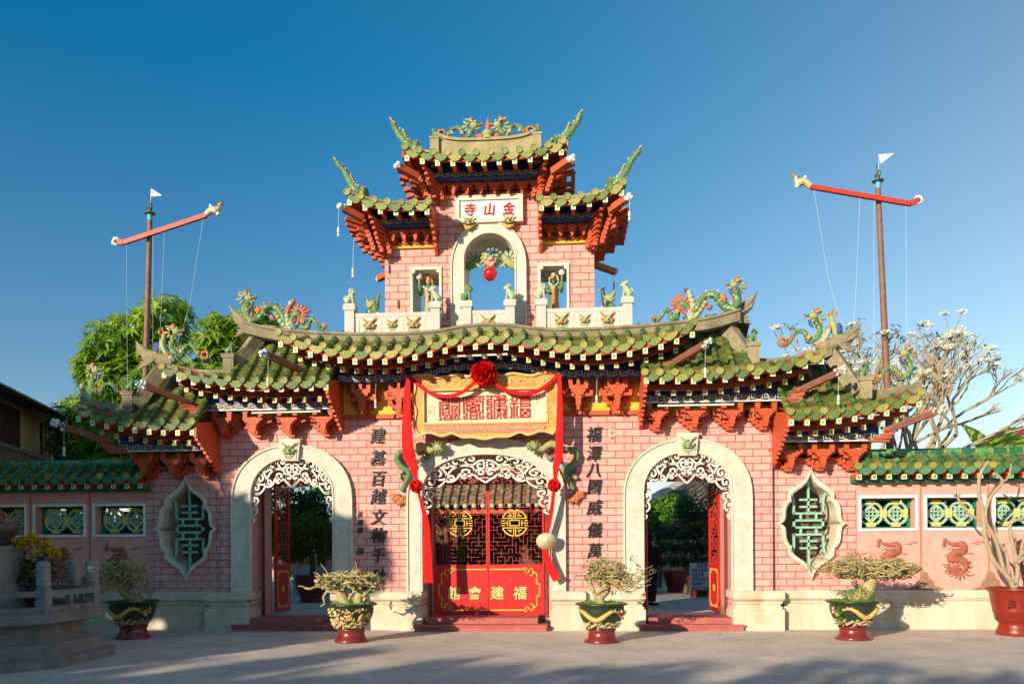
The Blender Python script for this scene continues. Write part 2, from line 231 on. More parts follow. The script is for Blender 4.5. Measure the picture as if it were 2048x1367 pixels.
# ------------------------------------------------------------------ mesh builder
class MB:
    def __init__(s): s.v=[];s.f=[];s.m=[];s.t=[];s.X=None;s.sm=[]
    def add(s,vs,fs,mat=0,tint=.5,smooth=False):
        o=len(s.v)
        if s.X is not None: vs=[s.X@Vector(p) for p in vs]
        s.v+= [tuple(p) for p in vs]
        for f in fs: s.f.append([o+i for i in f]); s.m.append(mat); s.t.append(tint); s.sm.append(smooth)
    def box(s,x0,x1,y0,y1,z0,z1,mat=0,tint=.5):
        s.add([(x0,y0,z0),(x1,y0,z0),(x1,y1,z0),(x0,y1,z0),(x0,y0,z1),(x1,y0,z1),(x1,y1,z1),(x0,y1,z1)],
              [(0,1,5,4),(1,2,6,5),(2,3,7,6),(3,0,4,7),(4,5,6,7),(3,2,1,0)],mat,tint)
    def beam(s,p,q,w,h,mat=0,tint=.5,endmat=None):
        p=Vector(p);q=Vector(q);d=(q-p).normalized(); r=d.cross(Vector((0,0,1)))
        r=r.normalized() if r.length>1e-4 else Vector((1,0,0)); u=r.cross(d)
        vs=[a+r*(i*w/2)+u*(j*h/2) for a in (p,q) for (i,j) in ((-1,-1),(1,-1),(1,1),(-1,1))]
        s.add(vs,[(0,1,5,4),(1,2,6,5),(2,3,7,6),(3,0,4,7)],mat,tint)
        s.add(vs,[(3,2,1,0),(4,5,6,7)],mat if endmat is None else endmat,tint)
    def plate(s,outer,holes,y0,y1,mat=0,side=None,hside=None,tint=.5,tf=None):
        """polygon in the xz plane extruded from y0 (front) to y1"""
        side=mat if side is None else side; hside=side if hside is None else hside
        loops=[outer]+list(holes); tris=tessellate_polygon([[Vector((x,z,0)) for x,z in L] for L in loops])
        pts=[p for L in loops for p in L]
        P=[(x,y0,z) for x,z in pts]+[(x,y1,z) for x,z in pts]
        if tf: P=[tf(p) for p in P]
        n=len(pts); F=[]
        for a,b,c in tris:
            (ax,az),(bx,bz),(cx_,cz)=pts[a],pts[b],pts[c]
            if (bx-ax)*(cz-az)-(bz-az)*(cx_-ax)<0: a,b,c=a,c,b
            F+= [(a,b,c),(n+a,n+c,n+b)]
        s.add(P,F,mat,tint)
        o=0
        for k,L in enumerate(loops):
            m=len(L); ar=sum(L[i][0]*L[(i+1)%m][1]-L[(i+1)%m][0]*L[i][1] for i in range(m))
            fl=(ar>0)==(k==0)
            q=[]
            for i in range(m):
                j=(i+1)%m; fa=(o+i,n+o+i,n+o+j,o+j)
                q.append(fa if not fl else fa[::-1])
            s.add(P,q,side if k==0 else hside,tint); o+=m
    def tube(s,pts,rs,n=6,mat=0,tint=.5,cap=True,flat=1):
        pts=[Vector(p) for p in pts]; N=len(pts)
        if not hasattr(rs,'__len__'): rs=[rs]*N
        V=[];pr=None
        for i,p in enumerate(pts):
            d=(pts[min(i+1,N-1)]-pts[max(i-1,0)]); d=d.normalized() if d.length>1e-6 else Vector((0,0,1))
            if pr is None:
                r=d.cross(Vector((0,1,.01)));  r=r if r.length>.1 else d.cross(Vector((1,0,0)))
            else: r=pr-d*pr.dot(d)
            r=r.normalized() if r.length>1e-5 else Vector((1,0,0)); pr=r; u=d.cross(r)
            for k in range(n):
                a=2*math.pi*k/n; V.append(p+(r*math.cos(a)+u*math.sin(a)*flat)*rs[i])
        F=[(i*n+k,i*n+(k+1)%n,(i+1)*n+(k+1)%n,(i+1)*n+k) for i in range(N-1) for k in range(n)]
        s.add(V,F,mat,tint,True)
        if cap: s.add(V,[tuple(range(n))[::-1],tuple((N-1)*n+k for k in range(n))],mat,tint)
    def ball(s,c,r,mat=0,tint=.5,n=8,m=5,sc=(1,1,1),rot=None):
        V=[(0,0,1)];
        for j in range(1,m):
            a=math.pi*j/m
            for k in range(n):
                b=2*math.pi*k/n; V.append((math.sin(a)*math.cos(b),math.sin(a)*math.sin(b),math.cos(a)))
        V.append((0,0,-1))
        M=Matrix.Diagonal(Vector([r*x for x in sc]))
        if rot is not None: M=Euler(rot).to_matrix()@M
        V=[Vector(c)+M@Vector(p) for p in V]; F=[(0,1+k,1+(k+1)%n) for k in range(n)]
        for j in range(m-2):
            o=1+j*n; F+=[(o+k,o+n+k,o+n+(k+1)%n,o+(k+1)%n) for k in range(n)]
        o=1+(m-2)*n; F+=[(o+k,len(V)-1,o+(k+1)%n) for k in range(n)]
        s.add(V,F,mat,tint,True)
    def lathe(s,c,prof,n=20,mat=0,tint=.5,mats=None,sides_flat=False,ph=0):
        V=[(c[0]+r*math.cos(2*math.pi*(k+ph)/n),c[1]+r*math.sin(2*math.pi*(k+ph)/n),c[2]+z) for r,z in prof for k in range(n)]
        for i in range(len(prof)-1):
            F=[(i*n+k,i*n+(k+1)%n,(i+1)*n+(k+1)%n,(i+1)*n+k) for k in range(n)]
            s.add(V,F,mat if mats is None else mats[i],tint,not sides_flat) if i==0 else s._more(F,mat if mats is None else mats[i],tint,not sides_flat)
        L=len(prof)-1
        s._more([tuple(L*n+k for k in range(n)),tuple(range(n))[::-1]],mat if mats is None else mats[-1],tint,False)
        s._base=None
    def _more(s,fs,mat,tint,smooth):
        o=s._last
        for f in fs: s.f.append([o+i for i in f]); s.m.append(mat); s.t.append(tint); s.sm.append(smooth)
    def spikes(s,c,r0,r1,n,mat=0,tint=.5,a0=0,a1=2*math.pi,w=.02,th=.02,axis='y',jit=.15):
        c=Vector(c)
        for k in range(n):
            a=a0+(a1-a0)*(k+.5)/n; rr=r1*(1+R.uniform(-jit,jit))
            d=Vector((math.cos(a),0,math.sin(a))); p=Vector((-math.sin(a),0,math.cos(a))); y=Vector((0,th,0))
            q0=c+d*r0; q1=c+d*(r0*.4+rr*.6); q2=c+d*rr
            s.add([q0+p*w*.7-y,q0-p*w*.7-y,q1-p*w-y*1.2,q2-y*.3,q1+p*w-y*1.2,q0+p*w*.7+y,q0-p*w*.7+y,q1-p*w+y,q2+y*.3,q1+p*w+y],
                  [(0,1,2,4),(4,2,3),(6,5,9,7),(7,9,8),(1,6,7,2),(2,7,8,3),(3,8,9,4),(4,9,5,0)],mat,tint,True)
    def build(s,name,mats,parent=None,loc=None):
        if parent is not None: L=ORG[parent.name]
        else: L=Vector(loc) if loc else Vector((0,0,0))
        me=bpy.data.meshes.new(name); me.from_pydata([(a-L.x,b-L.y,c-L.z) for a,b,c in s.v],[],s.f)
        if not isinstance(mats,(list,tuple)): mats=[mats]
        for x in mats: me.materials.append(x)
        me.polygons.foreach_set('material_index',s.m); me.polygons.foreach_set('use_smooth',s.sm)
        at=me.attributes.new('tint','FLOAT','FACE'); at.data.foreach_set('value',s.t); me.update()
        o=bpy.data.objects.new(name,me); COL.objects.link(o)
        if parent is not None: o.parent=parent
        else: o.location=L
        ORG[o.name]=L
        return o
_add=MB.add
def add2(s,vs,fs,mat=0,tint=.5,smooth=False):
    s._last=len(s.v); _add(s,vs,fs,mat,tint,smooth)
MB.add=add2
ORG={}
def tag(o,label,cat,group=None,kind=None):
    if label: o['label']=label
    if cat: o['category']=cat
    if group: o['group']=group
    if kind: o['kind']=kind
    return o
def thing(name,loc,label,cat,group=None):
    o=bpy.data.objects.new(name,None); COL.objects.link(o); o.location=loc; ORG[o.name]=Vector(loc); o.empty_display_size=.2
    return tag(o,label,cat,group)
def copy_tree(o,parent=None):
    c=o.copy(); COL.objects.link(c); ORG[c.name]=ORG[o.name]; c.parent=parent
    for ch in list(o.children): copy_tree(ch,c)
    return c
def mirror_x(o):
    """mirror every mesh below a copied thing"""
    pass
def cr(pts,k=6,closed=False):
    """Catmull-Rom through points"""
    P=[Vector(p) for p in pts]; out=[]
    n=len(P); rng=range(n if closed else n-1)
    for i in rng:
        if closed: a,b,c,d=P[(i-1)%n],P[i],P[(i+1)%n],P[(i+2)%n]
        else: a,b,c,d=P[max(i-1,0)],P[i],P[i+1],P[min(i+2,n-1)]
        for j in range(k):
            t=j/k; out.append(.5*((2*b)+(c-a)*t+(2*a-5*b+4*c-d)*t*t+(3*b-a-3*c+d)*t**3))
    if not closed: out.append(P[-1])
    return out
def strip(mb,pts,w,y0,y1,mat=0,tint=.5):
    """flat strip of width w along a path in the xz plane, thickness y0..y1"""
    P=[Vector((p[0],p[1])) for p in pts]; N=len(P); V=[]
    for i,p in enumerate(P):
        d=P[min(i+1,N-1)]-P[max(i-1,0)]; d=d.normalized() if d.length>1e-7 else Vector((1,0)); q=Vector((-d.y,d.x))*w/2
        for a,y in ((p+q,y0),(p-q,y0),(p-q,y1),(p+q,y1)): V.append((a.x,y,a.y))
    F=[(i*4+k,i*4+(k+1)%4,i*4+4+(k+1)%4,i*4+4+k) for i in range(N-1) for k in range(4)]
    F+=[(0,3,2,1),((N-1)*4,(N-1)*4+1,(N-1)*4+2,(N-1)*4+3)]
    mb.add(V,F,mat,tint)
GL={}
def glyph(ch,off=0.0):
    if (ch,off) in GL: return GL[(ch,off)]
    c=bpy.data.curves.new('text','FONT'); c.body=ch; c.extrude=.5; c.offset=off; c.resolution_u=3
    o=bpy.data.objects.new('text',c); COL.objects.link(o)
    dg=bpy.context.evaluated_depsgraph_get(); m=bpy.data.meshes.new_from_object(o.evaluated_get(dg))
    r=([tuple(v.co) for v in m.vertices],[tuple(p.vertices) for p in m.polygons])
    bpy.data.objects.remove(o); bpy.data.curves.remove(c); bpy.data.meshes.remove(m); GL[(ch,off)]=r; return r
def text(mb,chars,x,z,size,y0,th,mat=0,off=.012,dx=None,dz=0,sx=1,shear=0,tf=None,latin=False):
    """characters centred on (x,z), stepping by dx,dz; front face at y0"""
    for i,ch in enumerate(chars):
        if ch==' ': continue
        vs,fs=glyph(ch,off); cx=x+(dx or 0)*i; cz=z+dz*i
        w0=min(v[0] for v in vs);w1=max(v[0] for v in vs)
        mid=(w0+w1)/2; mz=.35 if latin else .385
        P=[]
        for a,b,c in vs:
            px=(a-mid)*size*sx+(b-mz)*size*shear; pz=(b-mz)*size
            p=(cx+px,y0+th*(.5-c),cz+pz); P.append(tf(p) if tf else p)
        mb.add(P,fs,mat)
def lerp(a,b,t): return a+(b-a)*t
def pl(tab):
    """piecewise smooth interpolation through (x,z) table"""
    def f(x):
        if x<=tab[0][0]: 
            (x0,z0),(x1,z1)=tab[0],tab[1]; return z0+(x-x0)*(z1-z0)/(x1-x0)
        for i in range(len(tab)-1):
            (x0,z0),(x1,z1)=tab[i],tab[i+1]
            if x<=x1:
                t=(x-x0)/(x1-x0)
                m0=(z1-tab[i-1][1])/(x1-tab[i-1][0])*(x1-x0) if i>0 else z1-z0
                m1=(tab[i+2][1]-z0)/(tab[i+2][0]-x0)*(x1-x0) if i+2<len(tab) else z1-z0
                return (2*t**3-3*t*t+1)*z0+(t**3-2*t*t+t)*m0+(-2*t**3+3*t*t)*z1+(t**3-t*t)*m1
        (x0,z0),(x1,z1)=tab[-2],tab[-1]; return z1+(x-x1)*(z1-z0)/(x1-x0)
    return f
# ------------------------------------------------------------------ setting
def grid(name,x0,x1,y0,y1,z,n,m):
    mb=MB(); V=[(lerp(x0,x1,i/n),lerp(y0,y1,j/n),z) for j in range(n+1) for i in range(n+1)]
    mb.add(V,[(j*(n+1)+i,j*(n+1)+i+1,(j+1)*(n+1)+i+1,(j+1)*(n+1)+i) for j in range(n) for i in range(n)]); return tag(mb.build(name,m),None,None,kind='structure')
grid('ground',-400,400,-200,900,0,8,PAVE)
mb=MB(); mb.box(-13,13,.9,26,.004,.2); tag(mb.build('courtyard',PAVE),None,None,kind='structure')
# ------------------------------------------------------------------ the gate
gate=thing('temple_gate',(0,0,0),'wide pink brick temple gate with tiered green tiled roofs and three arched doorways','gate')
def arch(cx,hw,z0,zs,za,n=22,p=2.0):
    """open outline from left foot over the arch to right foot"""
    o=[(cx-hw,z0)]
    for i in range(n+1):
        a=math.pi*(1-i/n); c=math.cos(a); s_=math.sin(a)
        o.append((cx+hw*math.copysign(abs(c)**(2/p),c),zs+(za-zs)*abs(s_)**(2/p)))
    return o+[(cx+hw,z0)]
AL=-4.05; AR=3.90; CXC=-.09
def inner(c,z0=0): 
    return arch(c,.88,z0,2.72,3.5,p=2.1) if abs(c)>1 else arch(c,1.32,z0,2.78,3.52,p=2.15)
out=[(-5.56,0)]+inner(AL)+inner(CXC)+inner(AR)+[(5.56,0),(5.56,4.55),(3.0,4.55),(3.0,5.08),(-3.0,5.08),(-3.0,4.55),(-5.56,4.55)]
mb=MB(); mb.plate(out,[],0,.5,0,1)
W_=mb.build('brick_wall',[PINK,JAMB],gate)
mb=MB()
def rect(x0,x1,z0,z1): return [(x0,z0),(x1,z0),(x1,z1),(x0,z1)]
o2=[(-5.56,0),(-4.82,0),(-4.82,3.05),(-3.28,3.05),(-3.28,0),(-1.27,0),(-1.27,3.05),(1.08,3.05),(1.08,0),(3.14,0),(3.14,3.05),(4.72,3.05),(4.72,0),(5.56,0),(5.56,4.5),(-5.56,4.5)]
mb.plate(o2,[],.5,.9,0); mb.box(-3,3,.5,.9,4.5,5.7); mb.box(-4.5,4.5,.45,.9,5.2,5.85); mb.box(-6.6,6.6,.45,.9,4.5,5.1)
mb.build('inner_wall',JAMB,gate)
# quatrefoil windows in the outer bays
QF=[(0,1.10),(.03,1.0),(.09,.90),(.18,.81),(.29,.74),(.385,.67),(.435,.60),(.44,.53),(.425,.49),(.48,.455),(.53,.38),(.555,.29),(.56,.17),(.575,.09),(.61,.035),(.68,0)]
def qf(cx,cz,k,kz=None):
    kz=kz or k; h=[(x*k,z*kz) for x,z in QF]; r=h+[(x,-z) for x,z in h[::-1][1:]]; l=[(-x,z) for x,z in r[::-1][1:-1]]
    return [(cx+x,cz+z) for x,z in r+l][::-1]
for s in (-1,1):
    c=6.32*s; a,b=sorted((5.56*s,7.2*s))
    mb=MB(); mb.plate(rect(a,b,0,4.1),[qf(c,2.07,.875,.91)],.12,.9,0,hside=1); mb.build('outer_bay_wall',[PINK,CREAM],gate)
    mb=MB(); mb.plate(qf(c,2.07,1,1),[qf(c,2.07,.91,.94)],.02,.13); mb.plate(qf(c,2.07,.93,.955),[qf(c,2.07,.865,.90)],.05,.16)
    wf=mb.build('window_frame',CREAM,gate)
    mb=MB(); y0,y1=.22,.28; Z=2.07
    def bar(x0,x1,z0,z1): mb.box(c+x0,c+x1,y0,y1,Z+z0,Z+z1)
    for q in (1,-1):
        def bz(x0,x1,z0,z1): bar(x0,x1,*(sorted((q*z0,q*z1))))
        bz(-.018,.018,.22,.93); bz(-.17,.17,.46,.50); bz(-.17,.17,.32,.36); bz(-.30,.30,.19,.23)
        bz(-.17,-.13,.08,.19); bz(.13,.17,.08,.19); bz(-.30,.30,.05,.09)
        for t in (-1,1):
            strip(mb,[(c+t*.285,Z+q*.2),(c+t*.285,Z+q*.45),(c+t*.30,Z+q*.54),(c+t*.34,Z+q*.62),(c+t*.38,Z+q*.66)],.04,y0,y1)
    bar(-.30,-.26,-.09,.09); bar(.26,.30,-.09,.09)
    mb.build('longevity_grille',MINT,gate)
    mb=MB(); mb.box(c-.62,c+.62,.78,.84,1.0,3.1); mb.build('interior_shade_panel',DWOOD,gate)  # dark panel added behind the grille, stands in for the shaded interior
# plinth
def prof_block(mb,x0,x1,yf,mat=0):
    """moulded plinth block, front face at yf"""
    P=[(0,0),(0,.40),(.03,.43),(.03,.46),(.07,.50),(.07,.53),(.03,.56),(.0,.58),(-.03,.62),(-.03,.75),(.0,.78)]
    mb.box(x0,x1,yf,.88,0,.41,mat)
    mb.box(x0+.03,x1-.03,yf+.03,.88,.41,.46,mat); mb.box(x0+.06,x1-.06,yf+.065,.88,.46,.52,mat); mb.box(x0+.03,x1-.03,yf+.035,.88,.52,.56,mat)
    V=[(x0,yf,.60),(x1,yf,.60),(x1+0,.88,.60),(x0,.88,.60)]
    mb.add([(x0+.03,yf+.035,.56),(x1-.03,yf+.035,.56),(x1-.0,yf-.03,.615),(x0+.0,yf-.03,.615)],[(0,1,2,3)],mat)
    mb.box(x0,x1,yf-.03,.88,.615,.745,mat); mb.box(x0+.015,x1-.015,yf-.01,.88,.745,.77,mat)
mb=MB()
for x0,x1,yf in ((-7.2,-5.803,-.04),(-5.8,-4.89,-.24),(-3.21,-2.503,-.22),(-2.5,-2.003,-.1),(-2.0,-1.36,-.22),(1.2,1.897,-.22),(1.9,2.397,-.1),(2.4,3.06,-.22),(4.74,5.72,-.24),(5.723,7.2,-.04)):
    mb=MB(); prof_block(mb,x0,x1,yf); mb.build('plinth_block',PLINTH,gate)
# door surrounds
for c in (AL,CXC,AR):
    mb=MB()
    if c==CXC: o=arch(c,1.58,.77,2.62,3.83,p=2.2); i=inner(c,.77)
    else: o=arch(c,1.24,.77,2.62,3.74,p=2.2); i=inner(c,.77)
    mb.plate(o+i[::-1],[],-.07,.02,0)
    e=[(c+(x-c)*1.03 if z>.8 else x,z+.02*(z>.8)) for x,z in o]
    strip(mb,[(x,z) for x,z in o],.035,-.10,.0,1); strip(mb,[(x+(c-x)*.02,z) for x,z in i],.03,-.09,.0,1)
    fr=mb.build('arch_surround',[CARVED,CREAM],gate)
# beast masks
def mask(mb,c,k=1.0,m=(0,1,2)):
    """horned beast face; materials: base, horn, pale"""
    x,y,z=c; b,h,p=m
    mb.ball((x,y,z),.075*k,b,sc=(1.1,.5,1)); mb.ball((x,y-.045*k,z-.01*k),.028*k,p,sc=(1,.9,1)); mb.ball((x,y-.03*k,z-.05*k),.04*k,h,sc=(1.4,.6,.6))
    for s in (-1,1):
        mb.ball((x+s*.04*k,y-.03*k,z+.03*k),.024*k,p,sc=(1,.8,1)); mb.ball((x+s*.042*k,y-.05*k,z+.03*k),.01*k,3 if len(m)>3 else h)
        mb.ball((x+s*.085*k,y-.01*k,z-.01*k),.034*k,h,sc=(1,.6,1)); mb.ball((x+s*.06*k,y-.02*k,z-.05*k),.025*k,b,sc=(1,.7,1))
        mb.tube([(x+s*.05*k,y,z+.05*k),(x+s*.09*k,y-.01,z+.085*k),(x+s*.135*k,y-.01,z+.13*k)],[.022*k,.018*k,.004],5,h)
    mb.spikes((x,y+.02,z-.03*k),.05*k,.14*k,9,p,a0=math.pi*1.08,a1=math.pi*1.92,w=.014*k,th=.008)
MK=[CG,COR,CPALE]
for c in (AL,AR):
    mb=MB(); mb.plate([(c-.17,3.42),(c+.17,3.42),(c+.215,3.86),(c-.215,3.86)],[],-.16,.0); mb.plate([(c-.135,3.45),(c+.135,3.45),(c+.17,3.82),(c-.17,3.82)],[],-.175,-.15)
    k=mb.build('keystone',CREAM,gate)
    mb=MB(); mask(mb,(c,-.20,3.64),1.15); mb.build('beast_mask',[CG,CYEL,CPALE],gate)
# scrollwork
SCR=[[(840,710),(760,640),(708,575),(712,510),(765,488),(815,515),(805,565),(768,562),(770,535)],
[(840,325),(862,385),(838,445),(780,462),(745,425),(762,385),(788,395)],
[(370,650),(400,560),(470,455),(580,408),(680,430),(708,500),(690,570),(620,600),(573,560),(570,500),(610,480),(655,505),(638,545)],
[(370,650),(400,692),(460,685),(510,630),(540,562),(600,560),(622,600),(590,635),(556,610),(575,588)],
[(372,640),(420,590),(460,598),(468,640),(430,655),(420,630)],
[(365,645),(300,658),(210,622),(183,550),(225,490),(300,498),(322,560),(280,602),(243,572),(262,535)],
[(375,630),(382,560),(340,470),(300,420),(318,360),(380,343),(417,390),(400,442),(355,440),(345,400),(378,392)],
[(415,390),(450,420),(520,425),(562,380),(556,312),(500,288),(458,328),(478,378),(515,365)],
[(560,395),(578,305),(635,240),(700,270),(700,320),(655,318),(650,285)],
[(600,335),(632,390),(690,402),(745,345),(800,322),(850,335)],
[(370,650),(340,722),(262,800),(180,805),(122,750),(128,665),(190,630),(243,668),(228,738),(178,722),(190,685)],
[(240,800),(125,800),(108,860),(122,945),(182,978),(232,930),(217,875),(168,868),(152,908),(182,925)],
[(130,960),(192,1010),(217,1080),(172,1140),(112,1120),(97,1060),(140,1042),(152,1078)],
[(150,1130),(108,1180),(100,1230),(135,1262),(165,1225),(140,1195)],[(108,1200),(112,1290)]]
for c,kx,kz in ((AL,1/855,1/790),(CXC,1.45/840,1/880),(AR,1/855,1/790)):
    mb=MB()
    for P in SCR:
        for s in (-1,1):
            q=cr([((840-x)*kx*-s,3.49-(z-235)*kz,0) for x,z in P],5)
            strip(mb,[(c+v.x,v.y) for v in q],.036,-.02,.015)
    mb.build('scrollwork',SCROLL,gate)
# lintels behind the scrollwork
mb=MB()
for x0,x1 in ((-4.82,-3.28),(-1.27,1.08),(3.14,4.72)):
    mb=MB(); mb.box(x0-.04,x1+.04,.44,.5,2.96,3.06); mb.box(x0-.05,x0,.455,.5,.2,2.965); mb.box(x1,x1+.05,.455,.5,.2,2.965); mb.build('door_frame',FRAMERED,gate)
# roofs ---------------------------------------------------------------
def tiled(name,x0,x1,zd,Ye,zt,Yt,parent,sp=.28,mats=None,tmax=None,tl=0,drip=True,sag=.08,seed=1,back=True,tb=.5):
    """eave drip line zd(x) at y=Ye, slope top zt(x) at y=Yt; mats: tube, pan, cap, drip"""
    r=random.Random(seed); mb=MB(); n=max(1,round((x1-x0)/sp)); sp=(x1-x0)/n; e=.13
    def S(x,t): 
        za=zd(x)+e; zb=zt(x); return Vector((x,lerp(Ye,Yt,t),lerp(za,zb,t)-sag*4*t*(1-t)))
    def N(x,t):
        d=S(x,min(1,t+.05))-S(x,max(0,t-.05)); return Vector((0,-d.z,d.y)).normalized()
    L=(S((x0+x1)/2,1)-S((x0+x1)/2,0)).length; ns=max(3,round(L/.095))
    for i in range(n):
        xa=x0+i*sp; xb=xa+sp; xm=(xa+xb)/2; tm=tmax(xm) if tmax else 1
        if tm<=.02: continue
        k=max(2,round(ns*tm)); mb0=r.uniform(-.12,.12)
        for j in range(k):
            ta=tm*j/k; tb_=tm*(j+1)/k; V=[]
            for t,lift in ((ta,.022),(tb_,0)):
                for q in range(5):
                    u=q/4; x=lerp(xa,xb,u); V.append(S(x,t)+N(x,t)*(lift+.035*abs(2*u-1)**2-.02))
            for q in range(5):
                u=q/4; x=lerp(xa,xb,u); V.append(S(x,ta)+N(x,ta)*(.035*abs(2*u-1)**2-.024))
            mb.add(V,[(q,q+1,5+q+1,5+q) for q in range(4)]+[(10+q,10+q+1,q+1,q) for q in range(4)],1,min(1,max(0,.45+mb0+r.uniform(-.3,.3)+(.2 if j<2 else 0))))
        if drip:
            p=S(xm,0); w=sp*.49; h=.148
            O=[(-1,.03),(-1.02,-.03),(-.93,-.07),(-.76,-.085),(-.66,-.112),(-.46,-.122),(-.28,-.14),(0,-h),(.28,-.14),(.46,-.122),(.66,-.112),(.76,-.085),(.93,-.07),(1.02,-.03),(1,.03),(.5,-.0),(0,-.012),(-.5,-.0)]
            tl_=r.uniform(-.012,.012); sl=(zd(xb)-zd(xa))/sp
            mb.plate([(p.x+a*w,p.z+b+.005+a*w*sl) for a,b in O][::-1],[],Ye-.03+tl_,Ye-.005+tl_,3,tint=min(1,max(0,tb-.05+r.uniform(-.45,.45))))
    for i in range(n+1):
        x=x0+i*sp; tm=tmax(x) if tmax else 1
        if tm<=.02: continue
        k=max(1,round(L*tm/.2)); ra=.061; cb=tb+r.uniform(-.15,.1)
        for j in range(k):
            ta=tm*j/k; tb_=tm*(j+1)/k; V=[]
            ti=min(1,max(0,cb+r.uniform(-.4,.3)))
            for t,q in ((ta,1.12),(tb_,.94)):
                for a in range(7):
                    an=math.pi*a/6; V.append(S(x,t)+Vector((ra*q*math.cos(an),0,0))+N(x,t)*(ra*q*math.sin(an)+.005))
            mb.add(V,[(a+1,a,7+a,7+a+1) for a in range(6)],0,ti,True)
            V2=[]
            for t,q in ((ta-.012*0,1.14),(ta+.09*tm/k,1.12)):
                for a in range(7):
                    an=math.pi*a/6; V2.append(S(x,max(0,t))+Vector((ra*q*math.cos(an),0,0))+N(x,t)*(ra*q*math.sin(an)+.006))
            mb.add(V2,[(a+1,a,7+a,7+a+1) for a in range(6)],2,min(1,.75+r.uniform(-.1,.25)),True)
        if drip:
            c=S(x,0)+N(x,0)*.028+Vector((0,-.02,0)); ti=min(1,max(0,tb+.1+r.uniform(-.45,.45))); ang_=r.uniform(-.01,.01)
            V=[c+Vector((.071*math.cos(a*math.pi/8),dy,.071*math.sin(a*math.pi/8))) for dy in (-.025,.03) for a in range(16)]
            mb.add(V,[tuple(range(16))[::1]]+[(a,(a+1)%16,16+(a+1)%16,16+a) for a in range(16)],2,ti)
            V=[c+Vector((q*math.cos(a*math.pi/8),dy,q*math.sin(a*math.pi/8))) for q,dy in ((.069,-.026),(.064,-.034),(.052,-.034),(.048,-.027)) for a in range(16)]
            mb.add(V,[(o*16+a,o*16+(a+1)%16,o*16+16+(a+1)%16,o*16+16+a) for o in range(3) for a in range(16)],2,min(1,ti+.1))
    if back:
        m=12; V=[]
        for i in range(m+1):
            x=lerp(x0,x1,i/m); V+= [(x,Yt,zt(x)+.02),(x,2*Yt-Ye+.6,zd(x)+e)]
        mb.add(V,[(2*i,2*i+2,2*i+3,2*i+1) for i in range(m)],1,.4)
    return mb.build(name,mats or [TUBE,PAN,CAP,CAP],parent)
def cboard(mb,x0,x1,top,bot,y0,y1,mat=0,n=24):
    V=[]
    for i in range(n+1):
        x=lerp(x0,x1,i/n); a=top(x) ; b=bot(x); V+= [(x,y0,b),(x,y0,a),(x,y1,a),(x,y1,b)]
    F=[(i*4+k,i*4+4+k,i*4+4+(k+1)%4,i*4+(k+1)%4) for i in range(n) for k in range(4)]+[(0,1,2,3),(4*n+3,4*n+2,4*n+1,4*n)]
    mb.add(V,F,mat)
RAFTC=[0]
def rafters(parent,x0,x1,zc,y0,y1,sp,rise=.14,individual=True,w=.072,h=.09,fan=0,frame=CAPC,skip=()):
    n=max(1,round((x1-x0)/sp)); one=MB()
    for i in range(n+1):
        x=lerp(x0,x1,i/n); mb=MB() if individual else one
        f=fan*((i/n)**2 if fan>0 else (1-i/n)**2)
        z=zc(x); p=Vector((x,y0,z)); q=Vector((x-f,y1,zc(x-f)+rise))
        mb.beam(p,q,w,h,0); 
        mb.box(x-w/2-.008,x+w/2+.008,y0-.016,y0+.004,z-h/2-.008,z+h/2+.008,1)
        mb.box(x-w/2+.02,x+w/2-.02,y0-.020,y0-.01,z-h/2+.02,z+h/2-.02,2)
        if individual: mb.build('rafter',[RED,frame,CAPG],parent)
    if not individual: tag(one.build('rafter',[RED,frame,CAPG],parent),None,None,kind='stuff')
def meander(mb,x0,x1,zf,y,h=.095,u=.245,st=.0135):
    n=max(1,round((x1-x0)/u)); u=(x1-x0)/n
    for i in range(n):
        for P in ([(.03,0),(.03,1),(.44,1),(.44,.28),(.2,.28),(.2,.66)],[(.52,1),(.52,0),(.93,0),(.93,.72),(.69,.72),(.69,.34)]):
            Q=[]
            for a,b in P:
                x=x0+(i+a)*u; Q.append((x,zf(x)+(b-.5)*h))
            for (ax,az),(bx,bz) in zip(Q,Q[1:]):
                dx=abs(bx-ax)>abs(bz-az)
                if dx: 
                    if ax>bx: ax,az,bx,bz=bx,bz,ax,az
                    mb.add([(ax-st/2,y,az-st/2),(bx+st/2,y,bz-st/2),(bx+st/2,y,bz+st/2),(ax-st/2,y,az+st/2)],[(0,1,2,3)],0)
                else:
                    z0,z1=sorted((az,bz)); mb.add([(ax-st/2,y-.002,z0-st/2),(ax+st/2,y-.002,z0-st/2),(ax+st/2,y-.002,z1+st/2),(ax-st/2,y-.002,z1+st/2)],[(0,1,2,3)],0)
def sym(t): 
    return pl([(-x,z) for x,z in t[::-1] if x>0]+t)
def flip(f,s): return (lambda x: f(s*x))
mz=sym([(0,5.425),(.55,5.385),(1.15,5.27),(1.72,5.19),(2.35,5.19),(2.9,5.26),(3.35,5.37),(3.85,5.56)])
rz=sym([(0,5.97),(.55,5.93),(1.0,5.86),(1.6,5.83),(2.4,5.84),(3.2,5.88),(3.9,5.94),(4.3,5.99),(4.8,6.12)])
mainroof=tiled('main_roof',-3.86,3.86,mz,-1.25,lambda x:rz(x)-.09,-.5,gate,.283,tb=.62,seed=3)
mb=MB(); cboard(mb,-4.85,4.85,rz,lambda x:rz(x)-.2,-.53,-.3,0,60); cboard(mb,-4.85,4.85,lambda x:rz(x)+.03,lambda x:rz(x)-.02,-.56,-.27,0,60); mb.build('ridge',RIDGE,mainroof)
